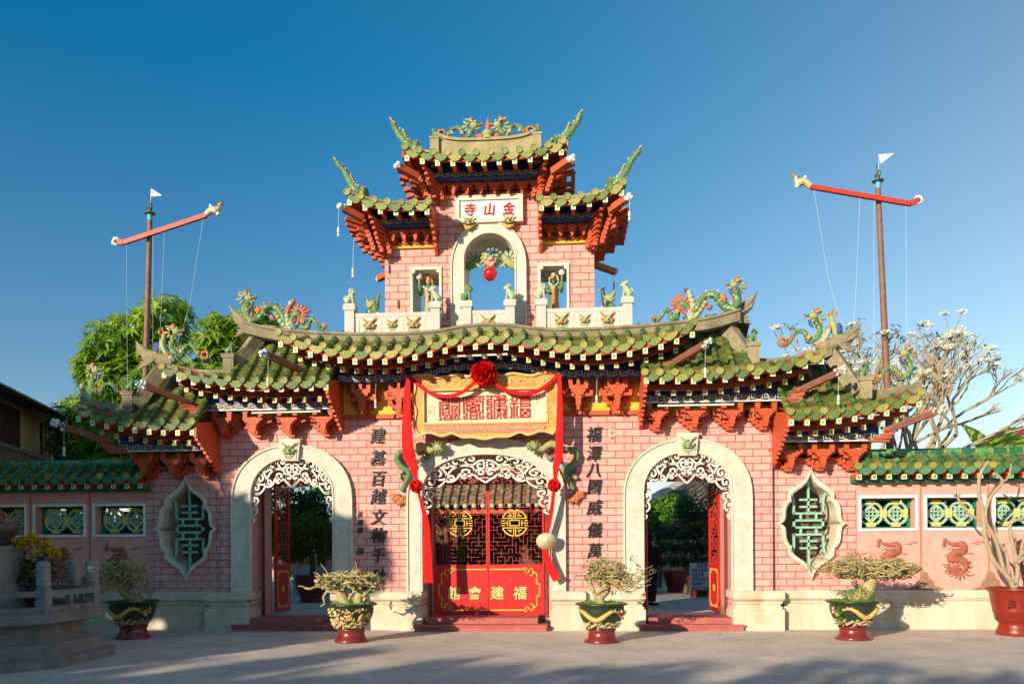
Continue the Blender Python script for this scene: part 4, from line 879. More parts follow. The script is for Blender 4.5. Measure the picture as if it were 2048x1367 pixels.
mb=MB(); pom(mb,(-.04,-.68,4.99),.25,340); mb.build('pompom',CLOTH,rc_)
for nm,lab,c,tail in (('red_rosette','small red cloth rosette with a long tail at the left jamb of the middle door',(-1.42,-.42,2.86),[(-1.40,-.36,2.8),(-1.33,-.3,2.5),(-1.25,-.22,2.1),(-1.24,-.2,1.6),(-1.22,-.2,.95)]),
    ('red_rosette','small red cloth rosette with a twisted tail at the right jamb of the middle door',(1.29,-.42,2.84),[(1.29,-.36,2.8),(1.24,-.3,2.4),(1.14,-.24,1.9),(1.10,-.24,1.6),(1.20,-.24,1.25),(1.34,-.24,1.0)])):
    t=thing(nm,(c[0],c[1],c[2]),lab,'rosette','red festive cloth'); mb=MB(); pom(mb,c,.135,130); mb.build('flower',CLOTH,t)
    mb=MB(); cloth(mb,tail,[.05,.06,.12,.16,.19,.12][:len(tail)] if c[0]<0 else [.05,.08,.08,.09,.15,.17],.025); mb.build('tail',CLOTH,t)
mb=MB(); mb.lathe((1.13,-.34,1.76),[(.0,.12),(.04,.11),(.20,0.0),(.205,-.015),(.18,-.0),(.0,.06)],24); 
for v in range(len(mb.v)):
    x,y,z=mb.v[v]; mb.v[v]=(x,-.34-(z-1.76)*.9+(y+.34)*.3,1.76-(y+.34)*.8)
tag(mb.build('conical_hat',STRAW,None,(1.13,-.34,1.7)),'pale conical straw hat hanging on the ribbon beside the red door','hat')
# ------------------------------------------------------------------ centre doors
DY=.62
def maze(mb,x0,x1,z0,z1,y,seed,hole=None,g=.078,w=.009):
    r=random.Random(seed); nx=round((x1-x0)/g); nz=round((z1-z0)/g); gx=(x1-x0)/nx; gz=(z1-z0)/nz
    ok=lambda i,j: 0<=i<=nx and 0<=j<=nz and not (hole and math.hypot(x0+i*gx-hole[0],z0+j*gz-hole[1])<hole[2]-.05)
    seen={(0,0)}; st=[(0,0)]; E=[]
    while st:
        i,j=st[-1]; N=[(i+a,j+b) for a,b in ((1,0),(-1,0),(0,1),(0,-1)) if ok(i+a,j+b) and (i+a,j+b) not in seen]
        if not N: st.pop(); continue
        q=r.choice(N); seen.add(q); E.append(((i,j),q)); st.append(q)
        if r.random()<.35: r.shuffle(st)
    for (i,j),(k,l) in E:
        xa,xb=sorted((x0+i*gx,x0+k*gx)); za,zb=sorted((z0+j*gz,z0+l*gz)); o=0 if i!=k else .001
        mb.box(xa-w/2,xb+w/2,y-o,y+.015-o,za-w/2,zb+w/2)
def fret_corner(mb,cx,cz,sx,sz,y,w=.022):
    for P in ([(0,.0),(0,.12),(.07,.12),(.07,.07),(.035,.07)],[(.0,.12),(.0,.20),(.10,.20),(.10,.14)],[(.10,.17),(.10,.26),(.2,.26),(.2,.2),(.15,.2)],[(.2,.23),(.27,.23),(.27,.28),(.2,.28)]):
        for (a,b),(c_,d) in zip(P,P[1:]):
            x0,x1=sorted((cx+sx*a,cx+sx*c_)); z0,z1=sorted((cz+sz*b,cz+sz*d)); mb.box(x0-w/2,x1+w/2,y-.004,y,z0-w/2,z1+w/2)
for k,(x0,x1,rx) in enumerate(((-1.25,-.115,-.70),(-.105,1.06,.45))):
    mb=MB(); mb.box(x0,x1,DY,DY+.05,.24,1.27); mb.box(x0,x0+.035,DY-.005,DY+.05,1.27,3.0); mb.box(x1-.035,x1,DY-.005,DY+.05,1.27,3.0); mb.box(x0+.035,x1-.035,DY-.003,DY+.05,1.2,1.285); mb.box(x0+.035,x1-.035,DY-.003,DY+.05,2.96,3.0)
    d=mb.build('door_leaf',DOORRED,gate)
    mb=MB(); maze(mb,x0+.035,x1-.035,1.285,2.96,DY+.01,40+k,(rx,2.15,.30)); mb.build('fret_grille',YARD,d)
    mb=MB(); cx,cz,r_=rx,2.15,.27; w=.026
    def ar(a0,a1): strip(mb,[(cx+r_*math.cos(rad(a)),cz+r_*math.sin(rad(a))) for a in [lerp(a0,a1,i/10) for i in range(11)]],w,DY-.012,DY+.005)
    ar(22,84);ar(96,158);ar(202,264);ar(276,338)
    for q in (1,-1):
        for t in (1,-1):
            for P in ([(.02,.27),(.02,.10)],[(.02,.10),(.25,.10)],[(.06,.15),(.15,.15)],[(.10,.2),(.06,.15)],[(.0,.10),(.0,.055)],[(.0,.055),(.10,.055)],[(.10,.055),(.10,-.06)],[(.15,.06),(.15,.0)],[(.15,.0),(.27,.0)],[(.20,.05),(.27,.05)]):
                strip(mb,[(cx+t*a,cz+q*b) for a,b in P],.02,DY-.011-.0004*(q+t),DY+.005)
    mb.build('longevity_roundel',GOLD,d)
    mb=MB(); y=DY-.001; sgn=1 if k==0 else -1; xo=x0+.16 if k==0 else x1-.16
    for sz,zc in ((1,.36),(-1,1.17)):
        P=[(0,.15),(0,.05),(.07,.05),(.07,.11),(.13,.11)] 
        for (a,b),(c_,e) in zip(P,P[1:]):
            xa,xb=sorted((xo+sgn*a,xo+sgn*c_)); za,zb=sorted((zc+sz*b,zc+sz*e)); mb.box(xa-.012,xb+.012,y-.006,y,za-.012,zb+.012)
        P=[(.07,.05),(.07,-.02),(.16,-.02),(.16,.06),(.22,.06),(.22,-.0),(.28,.0),(.28,-.05),(.2,-.05),(.2,-.02)]
        for (a,b),(c_,e) in zip(P,P[1:]):
            xa,xb=sorted((xo+sgn*a,xo+sgn*c_)); za,zb=sorted((zc+sz*b,zc+sz*e)); mb.box(xa-.011,xb+.011,y-.007,y-.001,za-.011,zb+.011)
        xa,xb=sorted((xo+sgn*.28,(x1-.03) if k==0 else (x0+.03))); mb.box(xa,xb,y-.006,y,zc-sz*.02-.012,zc-sz*.02+.012)
    xa=xo-sgn*.04; mb.box(xo-.012,xo+.012,y-.006,y,.5,.64); mb.box(xo-.012,xo+.012,y-.006,y,.88,1.03)
    for z in (.64,.88): xa,xb=sorted((xo,xo-sgn*.06)); mb.box(xa-.01,xb+.01,y-.006,y,z-.011,z+.011)
    mb.box(xo-sgn*.06-.011,xo-sgn*.06+.011,y-.006,y,.64,.88)
    mb.build('fret_border',GOLD,d)
    for ch,x in (zip('館會',(-.83,-.39)) if k==0 else zip('建福',(.08,.55))):
        mb=MB(); text(mb,ch,x,.70,.29,DY-.02,.03,0,.015,shear=.05); mb.build('character',MEAN,d)
# open leaves of the side doors
def side_leaf(x,ang,lab=None):
    mb=MB(); wd=.74
    def T(p): 
        a=rad(ang); return Vector((x+p.x*math.cos(a)-p.y*math.sin(a),.92+p.x*math.sin(a)+p.y*math.cos(a),p.z))
    parts=[]
    mb=MB(); mb.box(0,wd,-.02,.02,.26,1.27); mb.box(0,.06,-.021,.021,1.27,3.0); mb.box(wd-.06,wd,-.021,.021,1.27,3.0); mb.box(.06,wd-.06,-.02,.02,2.94,3.0)
    g=MB(); maze(g,.06,wd-.06,1.27,2.94,-.008,77,None,.075,.02)
    b=MB()
    for z0,z1 in ((.36,.40),(1.13,1.17)): b.box(.1,wd-.1,-.026,.026,z0,z1)
    for x0 in (.08,wd-.11): b.box(x0,x0+.03,-.0262,.0262,.45,1.08)
    for zz in (.43,1.1): b.box(.1,.2,-.0265,.0265,zz-.02,zz+.02); b.box(wd-.2,wd-.1,-.0265,.0265,zz-.02,zz+.02)
    b.ball((wd/2,0,.76),.14,0,sc=(1,.2,1))
    for q in (mb,g,b): q.v=[tuple(T(Vector(v))) for v in q.v]
    d=mb.build('door_leaf',DOORRED,gate); g.build('fret_grille',YARD,d); b.build('fret_border',GOLD,d)
side_leaf(-4.76,86); side_leaf(-3.33,80); side_leaf(4.71,96); side_leaf(3.2,98)
# steps
for a,b,yy in ((-1.5,1.14,-.42),(-5.22,-2.95,-.34),(2.92,4.94,-.34)):
    s_=thing('doorstep',((a+b)/2,-.2,0),{-1.5:'widest red painted doorstep, below the closed middle door',-5.22:'red painted doorstep below the shaded open left doorway',2.92:'red painted doorstep below the sunlit open right doorway'}[a],'step','red steps of the three doorways')
    m1=MB(); m1.box(a+.02,b-.02,yy+.02,.0,.0,.085); m1.box(a,b,yy,.0,.085,.125); m1.build('lower_step',STEP,s_)
    ia,ib=(a+.22,b-.2) if a==-1.5 else ((-4.86,-3.24) if a<0 else (3.12,4.74))
    m1=MB(); m1.box(ia,ib,-.16,.55,.126,.245); m1.box(ia,ib,.55,.95,.126,.21); m1.build('upper_step',STEP,s_)
# inscriptions on the wall
def wallchar(ch,x,z,size,mt=BLACK,off=.007,th=.05,y=-.045,nm='wall_character'):
    mb=MB(); text(mb,ch,x,z,size*.9,y,th,0,off,sx=.92,shear=.16); mb.build(nm,mt,gate)
for ch,z in zip('建基百越文物千秋',(3.92,3.47,3.06,2.69,2.28,1.91,1.50,1.07)): wallchar(ch,-2.27,z,.37)
for ch,z in zip('福澤八閩威儀萬古',(3.88,3.50,3.18,2.84,2.43,1.98,1.57,1.17)): wallchar(ch,2.08,z,.36)
for ch,z in zip('黃澤華',(2.33,2.17,2.01)): wallchar(ch,-2.65,z,.15,off=.004,th=.02,y=-.018,nm='small_character')
wallchar('題',-2.65,1.58,.18,off=.004,th=.02,y=-.018,nm='small_character')
mb=MB(); mb.box(-2.69,-2.61,-.02,.0,1.76,1.86,0); strip(mb,[(-2.68,1.77),(-2.62,1.77),(-2.62,1.85),(-2.68,1.85),(-2.68,1.77)],.006,-.024,-.02,1); mb.build('seal_tile',[CPINK,WHITE],gate)
mb=MB(); mb.box(2.39,2.50,-.012,.0,3.74,4.05,0)
text(mb,'昭慈綱',2.445,4.0,.10,-.018,.01,1,.01,dz=-.10); mb.build('seal_tile',[CWH,CRIM],gate)
# ------------------------------------------------------------------ ceramic figures
CM=[CG,COR,CYEL,CRIM,CBLUE,CPALE,CPINK]
def dragon(name,label,s,O,sc,path,rr,group,head=True,y=-.38,fan=None,blobs=(),cols=(),base=None,headdir=-1,crest=1):
    """path in metres relative to O, mirrored by s"""
    root=thing(name,(s*O[0],y,O[1]),label,'dragon sculpture',group)
    def P(a,b,dy=0): return (s*(O[0]+a*sc),y+dy,O[1]+b*sc)
    pts=cr([P(a,b,.03*math.sin(i*2.1)) for i,(a,b) in enumerate(path)],4); n=len(pts); R_=[sc*lerp(rr[0],rr[1],(i/(n-1))**.8) for i in range(n)]
    mb=MB(); mb.tube(pts,R_,8,0)
    for i in range(2,n-2,2):
        d=(pts[i+1]-pts[i-1]).normalized(); nn=Vector((-d.z,0,d.x)); 
        if nn.z<0: nn=-nn
        q=pts[i]+nn*R_[i]*.8; mb.add([q-d*R_[i]*.5,q+d*R_[i]*.5,q+nn*R_[i]*.9+d*R_[i]*.3,q+Vector((0,.02,0))],[(0,1,2),(1,3,2),(3,0,2)],1 if i%4 else 5,.5)
        mb.ball(pts[i]+Vector((0,-R_[i]*.55,-R_[i]*.2)),R_[i]*.5,(2,0,5,0)[i//2%4],n=6,m=4)
        for q in range(3): an=R.uniform(0,6.28); mb.ball(pts[i]+Vector((R_[i]*math.cos(an),-R_[i]*.4,R_[i]*math.sin(an))),R_[i]*R.uniform(.2,.38),R.choice((0,2,1,4,5,3)),n=5,m=4)
    body=mb.build('body',CM,root)
    if head:
        h=pts[-1]; k=sc; f=headdir*s; mb=MB(); hx=lambda a,b,dy=0: (h.x+f*a*k,h.y+dy,h.z+b*k)
        mb.ball(hx(.03,.07),.085*k,2,sc=(1.1,.9,.85)); mb.ball(hx(.12,.08),.05*k,0,sc=(1.6,.8,.6)); mb.ball(hx(.11,.01),.035*k,6,sc=(1.7,.8,.5)); mb.ball(hx(.18,.10),.03*k,3)
        for dy in (-.05,.05):
            mb.ball(hx(.06,.13,dy*k),.025*k,5); mb.tube([hx(-.0,.12,dy*k),hx(-.09,.16,dy*1.4*k),hx(-.17,.17,dy*1.6*k)],[.02*k,.014*k,.004],5,5)
        mb.ball(hx(-.03,.18),.055*k,1); mb.spikes(hx(-.05,.05),.06*k,.17*k,9,2,a0=0,a1=2*math.pi,w=.022*k,th=.02)
        mb.tube([hx(.1,0),hx(.09,-.08),hx(.02,-.16)],[.03*k,.03*k,.006],5,4)
        mb.build('head',CM,root)
    if fan: 
        mb=MB(); mb.spikes(P(*fan[:2]),.05*sc,fan[2]*sc,13,3 if len(fan)<4 else fan[3],a0=0,a1=2*math.pi,w=.024*sc,th=.03); mb.build('tail_fan',CM,root)
    mb=MB()
    for (a,b,r_,c_) in blobs:
        mb.ball(P(a,b,-.03),r_*sc,c_,n=7,m=5)
        for q in range(5):
            an=q*1.256; mb.ball(P(a+r_*.75*math.cos(an),b+r_*.75*math.sin(an),-.05),r_*.42*sc,c_ if q%2 else (c_+1)%7,n=6,m=4)
    for T_ in cols:
        (pts2,r2_,c_)=T_; mb.tube(cr([P(a,b) for a,b in pts2],3),[sc*r2_*(1-.35*i/(3*(len(pts2)-1))) for i in range(3*(len(pts2)-1)+1)],7,c_)
        for a,b in cr([(a,b,0) for a,b in pts2],2) and [(v.x,v.y) for v in cr([(a,b,0) for a,b in pts2],3)]: mb.ball(P(a,b,-.04),r2_*.7*sc,(c_+3)%7 if R.random()<.25 else c_,n=6,m=4)
    if mb.v: mb.build('ornament',CM,root)
    return root
mp=[(x-4.0,z-6.0) for x,z in ((3.23,6.03),(3.29,5.98),(3.40,6.11),(3.48,6.20),(3.545,6.13),(3.56,6.03),(3.66,6.03),(3.71,6.2),(3.78,6.31),(3.9,6.18),(3.98,6.07),(4.05,6.22),(4.13,6.36),(4.25,6.46),(4.39,6.45),(4.47,6.36),(4.58,6.24),(4.71,6.19),(4.82,6.3),(4.80,6.42),(4.78,6.56))]
for s in (-1,1):
    dragon('roof_dragon','large glazed dragon arching over the %s shoulder of the main roof, head facing the tower'%('left' if s<0 else 'right'),s,(4.0,6.0),1,mp,(.028,.085),'dragons on the main roof',y=-.42,
        fan=(-.26,.30,.24),blobs=((-.78,.05,.05,1),(.55,.38,.075,1),(.28,.22,.06,3),(-.33,.14,.05,2),(-.1,.10,.06,6),(-.18,.04,.05,4)),
        cols=(([(-.08,0),(-.02,.25),(-.1,.5)],.085,5),([(-.15,-.08),(.05,.08),(.2,.3)],.075,2),([(.4,-.02),(.45,.06)],.05,5),([(-.1,.5),(-.16,.55)],.06,1),([(.68,.0),(.75,.15)],.09,5)))
    # outer dragons with a bird
    dp=[(-.50,.02),(-.42,.0),(-.35,.08),(-.28,.20),(-.18,.27),(-.08,.20),(-.04,.10),(.02,.06),(.12,.12),(.2,.24),(.16,.38),(.10,.46)]
    dragon('roof_dragon','small glazed dragon coiled on the %s middle ridge next to the crested bird'%('left' if s<0 else 'right'),s,(6.15,5.46),1,dp,(.025,.06),'dragons on the side roofs',y=-.46,fan=(-.50,.05,.10,1),blobs=((-.02,.13,.05,6),(-.38,.1,.04,1)),cols=(([(.15,-.05),(.3,.12),(.36,.28)],.08,5),))
    dragon('roof_dragon','small glazed dragon coiled on the %s outermost ridge beside the corner beam'%('left' if s<0 else 'right'),s,(7.82,4.72),1,dp,(.025,.06),'dragons on the side roofs',y=-.46,fan=(-.50,.05,.10,1),blobs=((-.02,.13,.05,1),(-.38,.1,.04,6)),cols=(([(.2,-.05),(.34,.08),(.36,.22)],.07,5),))
    # top tower dragons
    tp=[(.62,.05),(.56,.0),(.48,.06),(.42,.16),(.33,.20),(.24,.15),(.20,.05),(.13,.0),(.06,.06),(.01,.15)]
    dragon('roof_dragon','little pale dragon on the tower ridge %s the gourd finial'%('left of' if s<0 else 'right of'),s,(.25,9.68),1,tp,(.03,.045),'dragons on the tower ridge',y=-.40,fan=(.62,.08,.10,1),blobs=((.42,.08,.04,6),(.22,.07,.04,6)),headdir=-1)
    # fish-tailed finials
    for (x,z,dx,dz,lab) in ((1.45,9.52,.40,.50,'top tower eave'),(2.50,8.66,.48,.62,'lower tower eave')):
        lab='green dragon finial rising from the %s end of the %s'%('left' if s<0 else 'right',lab)
        dragon('eave_finial',lab,s,(x,z),1,[(-.12,.0),(-.02,.02),(.10,.06),(.22,.20*dz/.5),(.32,.36*dz/.5),(dx,dz)],(.10,.05),'finials at the tower eaves',head=False,y=-.40,
            blobs=((-.06,.07,.05,0),(dx-.03,dz-.02,.03,2)),cols=(([(.02,.06),(.12,.2),(.18,.33)],.04,2),([(dx-.05,dz-.02),(dx+.03,dz+.07)],.035,2)))
def figure(name,label,cat,loc,build,group=None,y0=0,par='body'):
    t=thing(name,loc,label,cat,group)
    for nm,mb,m in build(Vector(loc)): mb.build(nm,m,t)
    return t
def bird(c,s=1,k=1.0,mats=None,crest=1):
    a=MB(); V=lambda x,y,z: c+Vector((s*x*k,y*k,z*k))
    a.tube([V(.10,0,.0),V(.08,0,.10),V(.03,0,.20),V(-.03,0,.32),V(-.05,0,.42),V(-.06,0,.5)],[.05*k,.09*k,.10*k,.075*k,.05*k,.04*k],8,0); a.ball(V(-.07,0,.52),.05*k,1)
    b=MB(); b.tube([V(-.09,0,.53),V(-.16,0,.52)],[.018*k,.003],5,0); b.ball(V(-.03,0,.60),.035*k,0,sc=(.6,.6,1.5)); b.ball(V(.04,0,.55),.035*k,0,sc=(.8,.6,1.2))
    w_=MB()
    for q in (-1,1): w_.ball(V(.06,q*.08,.22),.11*k,0,sc=(.6,.25,1.1))
    w_.tube([V(.12,0,.12),V(.2,0,.06),V(.24,0,.1)],[.05*k,.04*k,.01],6,0)
    return [('body',a,[CYEL,COR]),('crest',b,[COR]),('wing',w_,[CBLUE])]
figure('crested_bird','crested ceramic bird standing on the right middle ridge, orange head raised','bird sculpture',(6.62,-.46,5.5),lambda c:bird(c,1,1.0),'crested birds on the side roofs')
figure('crested_bird','teal crested ceramic bird on the left middle ridge in front of the leafy tree','bird sculpture',(-6.55,-.46,5.45),lambda c:bird(c,-1,1.0),'crested birds on the side roofs')
def lion(c,s=1,k=1.0,m=(CPALE,CYEL)):
    a=MB(); V=lambda x,y,z: c+Vector((s*x*k,y*k,z*k))
    a.tube([V(-.06,0,.03),V(-.04,0,.09),V(.02,0,.17),V(.04,0,.22)],[.06*k,.075*k,.06*k,.045*k],8,0)
    for q in (-.035,.035): a.tube([V(.045,q,.17),V(.06,q,.02)],[.025*k,.022*k],6,0); a.ball(V(-.04,q*1.5,.04),.045*k,0)
    a.box(*(sorted((V(-.09,0,0).x,V(.09,0,0).x))),c.y-.06*k,c.y+.06*k,c.z,c.z+.015,1)
    h=MB(); h.ball(V(.05,0,.245),.055*k,0); h.ball(V(.095,0,.23),.03*k,0)
    for q in range(8): an=q*.785; h.ball(V(.03+.045*math.cos(an),.045*math.sin(an),.25+.03*math.sin(an*2)),.022*k,1,n=6,m=4)
    for q in (-.03,.03): h.ball(V(.03,q,.30),.018*k,0,n=6,m=4)
    tl=MB(); tl.tube([V(-.08,0,.05),V(-.11,0,.12),V(-.09,0,.18)],[.02*k,.025*k,.006],6,0)
    return [('body',a,[m[0],m[1]]),('head',h,[m[0],m[1]]),('tail',tl,[m[1]])]
LN=[(-2.72,1,'at the outer left post of the left balustrade'),(-1.02,-1,'on the post in front of the left niche'),(-.40,1,'on the left post inside the tower arch'),(.45,-1,'on the right post inside the tower arch'),(1.06,1,'on the post in front of the right niche'),(2.72,-1,'on the outer right post of the right balustrade')]
for i,(x,s,l) in enumerate(LN): figure('lion_statue','small seated %s ceramic lion %s'%('dark green' if i==2 else 'pale green',l),'lion statue',(x,-.39,6.46),lambda c,s=s,i=i:lion(c,s,1.05,(CG,CYEL) if i==2 else (CPALE,CWH)),'lions on the balustrade posts')
for x,z,l in ((-5.03,5.445,'left pier above the shaded roof'),(5.03,5.445,'right pier beside the horned ridge'),(-7.06,4.755,'outer left pier beside the brown mast'),(7.06,4.755,'outer right pier in front of the plumeria')): figure('lion_statue','small dark green lion on the '+l,'lion statue',(x,-.72,z),lambda c:lion(c,1,.85,(CG,CDK)),'lions on the roof piers')
for s in (-1,1): figure('lion_statue','tiny green lion on the %s end pier of the tower ridge'%('left' if s<0 else 'right'),'lion statue',(s*1.0,-.45,9.66),lambda c,s=s:lion(c,s,.62,(CG,CYEL)),'lions on the tower ridge')
def phoenix(c,s,dark):
    a=MB(); V=lambda x,y,z: c+Vector((s*x,y,z)); m0=CDK if dark else CG
    for q in range(9): a.ball(V(R.uniform(-.16,.16),R.uniform(-.05,.05),R.uniform(0,.09)),R.uniform(.04,.06),R.choice((0,1,2)),n=6,m=4)
    b=MB(); b.tube([V(.02,0,.08),V(.0,0,.16),V(.02,0,.26),V(.06,0,.36),V(.07,0,.42)],[.05,.08,.08,.045,.035],8,0); b.ball(V(.08,0,.44),.04,0); b.tube([V(.1,0,.44),V(.17,0,.43)],[.02,.003],5,1); b.tube([V(.05,0,.47),V(.0,0,.50)],[.02,.005],5,0)
    w_=MB(); w_.ball(V(-.06,-.07,.26),.10,0,sc=(1.1,.4,.7),rot=(0,s*-.5,0)); w_.tube([V(-.1,-.06,.28),V(-.16,-.06,.38),V(-.17,-.05,.45)],[.05,.03,.005],6,0); w_.tube([V(-.05,0,.16),V(-.13,0,.1),V(-.14,0,.0)],[.06,.06,.04],7,1)
    return [('rock_base',a,[CBLUE,CWH,CPINK if not dark else CDK]),('body',b,[m0,COR]),('wing',w_,[CYEL,CG])]
figure('phoenix_statue','green ceramic phoenix with lifted wing, left of the brick tower','phoenix statue',(-2.3,-.1,6.27),lambda c:phoenix(c,1,False),'phoenixes beside the tower')
figure('phoenix_statue','dark blue-headed ceramic phoenix, right of the brick tower','phoenix statue',(2.34,-.1,6.27),lambda c:phoenix(c,-1,True),'phoenixes beside the tower')
for s in (-1,1):   # rear platform that carries the statues behind the balustrades
    mb=MB(); a,b=sorted((s*2.8,s*.98)); mb.box(a,b,-.34,.0,5.9,6.26); mb.build('parapet_slab',GREYST,gate)
def sage(c,s,robe,sash,beard):
    a=MB(); V=lambda x,y,z: c+Vector((s*x,y,z))
    a.lathe((c.x,c.y,c.z),[(.12,0),(.125,.05),(.11,.2),(.095,.38),(.10,.50),(.115,.58),(.10,.66),(.045,.70),(.035,.72)],14,0)
    a.tube([V(-.10,-.01,.64),V(-.155,-.05,.52),V(-.17,-.1,.60),V(-.165,-.12,.72)],[.045,.055,.04,.022],7,0); a.tube([V(.10,-.01,.64),V(.15,-.06,.5),V(.06,-.12,.46)],[.045,.06,.035],7,0)
    b=MB(); b.ball(V(0,-.02,.79),.062,0,sc=(.85,.9,1.15)); b.ball(V(-.165,-.13,.75),.022,0); b.ball(V(.03,-.13,.47),.025,0)
    b.ball(V(0,-.085,.785),.012,0); 
    for q in (-.022,.022): b.ball(V(q,-.075,.80),.008,1)
    for q in (-.06,.06): b.ball(V(q,-.01,.79),.016,0)
    h=MB(); h.ball(V(0,0,.85),.058,0,sc=(1,1,.8)); h.ball(V(0,0,.91),.035,0,sc=(.8,.8,1.4))
    if beard: h.tube([V(0,-.07,.75),V(0,-.10,.66),V(0,-.10,.56)],[.04,.045,.01],7,1)
    for q in (-1,1): h.tube([V(q*.05,.01,.86),V(q*.085,0,.78),V(q*.09,-.01,.66)],[.02,.025,.01],5,0)
    f=MB(); f.lathe((0,0,0),[(.0,.0),(.062,.0),(.065,.01),(.0,.015)],18,0); f.v=[tuple(V(-.165,-.15,.84)+Vector((x,-z,y))) for x,y,z in f.v]; f.tube([V(-.165,-.13,.72),V(-.165,-.14,.80)],.01,5,1)
    sh=MB(); sh.tube([V(-.02,-.10,.60),V(-.0,-.115,.45),V(.0,-.13,.2),V(0,-.125,.05)],[.03,.04,.045,.05],7,0); sh.tube([V(-.09,-.05,.66),V(0,-.12,.56),V(.09,-.05,.66)],.03,6,1)
    return [('robe',a,[robe]),('face',b,[CPINK,CDK]),('headdress',h,[COR if not beard else STRAW,CDK]),('round_fan',f,[CWH,COR]),('sash',sh,[sash,CPALE])]
figure('sage_statue','green robed figurine with tall orange headdress holding a round fan in the left niche','statue',(-1.26,.22,6.30),lambda c:sage(c,1,CG,CPINK,False),'figures in the tower niches')
figure('sage_statue','bearded green robed figurine with long headdress holding a round fan in the right niche','statue',(1.30,.22,6.30),lambda c:sage(c,-1,CG,COR,True),'figures in the tower niches')
mb=MB(); 
for x0,x1 in ((-1.54,-1.0),(1.04,1.56)): pass
# gourd finial on the tower ridge
def gourd(c):
    a=MB(); a.lathe(tuple(c),[(.12,0),(.13,.03),(.06,.05),(.10,.08),(.125,.13),(.09,.18),(.04,.20),(.035,.21)],16,0)
    b=MB(); b.lathe(tuple(c+Vector((0,0,.20))),[(.04,0),(.06,.02),(.045,.04),(.058,.07),(.05,.11),(.03,.16),(.018,.20),(.005,.27)],14,0)
    d=MB()
    for s in (-1,1): d.spikes(c+Vector((s*.17,0,.06)),.01,.09,5,0,a0=.3,a1=2.8,w=.015,th=.02)
    return [('base',a,[CYEL]),('spire',b,[CRIM]),('flame',d,[CRIM])]
figure('gourd_finial','gourd shaped finial with red spire on the middle of the tower ridge','finial',(.04,-.40,9.60),gourd)
# dragon head and ball in the tower arch
mt=thing('dragon_mask',(.0,.35,7.5),'big flame-maned dragon face inside the tower arch above the red ball','dragon sculpture')
mb=MB(); c=Vector((0.02,.32,7.55)); mb.spikes(c,.08,.27,17,5,w=.035,th=.03); mb.spikes(c+Vector((-.02,-.05,0)),.06,.22,13,2,w=.03,th=.03); mb.spikes(c+Vector((.02,-.08,.0)),.05,.17,11,5,w=.025,th=.02); mb.build('mane',CM,mt)
mb=MB(); mb.ball(c+Vector((0,-.10,.0)),.09,2,sc=(1,.8,1.1)); mb.ball(c+Vector((0,-.18,-.07)),.06,6,sc=(1.2,.9,.8)); mb.ball(c+Vector((0,-.16,.06)),.035,4,sc=(1,.8,1.8)); mb.ball(c+Vector((0,-.13,.10)),.09,4,sc=(1.5,.4,.35))
for s in (-1,1): mb.ball(c+Vector((s*.06,-.16,.0)),.03,5); mb.ball(c+Vector((s*.062,-.185,.0)),.013,4); mb.ball(c+Vector((s*.1,-.12,-.06)),.04,2)
mb.spikes(c+Vector((0,-.16,-.10)),.03,.13,9,6,a0=math.pi*1.02,a1=math.pi*1.98,w=.016,th=.015); mb.build('face',CM,mt)
mb=MB()
for s in (-1,1):
    mb.tube([c+Vector((s*.5,.02,-.18)),c+Vector((s*.35,-.02,-.1)),c+Vector((s*.25,-.02,.05))],[.07,.09,.05],7,2 if s>0 else 0); 
    for q in range(4): mb.tube([c+Vector((s*.38,-.05,-.07-.0*q)),c+Vector((s*(.28-.02*q),-.1,-.14-.02*q)),c+Vector((s*(.2-.03*q+.06),-.1,-.19))],[.02,.018,.004],5,5)
    mb.spikes(c+Vector((s*.36,.03,.0)),.05,.2,8,5,w=.03,th=.02)
mb.build('claw',CM,mt)
mb=MB(); mb.ball((.015,.18,7.19),.145,0,n=32,m=20); tag(mb.build('red_ball',BALLR,None,(.015,.18,7.19)),'glossy red ball hanging below the dragon face in the tower arch','ball')
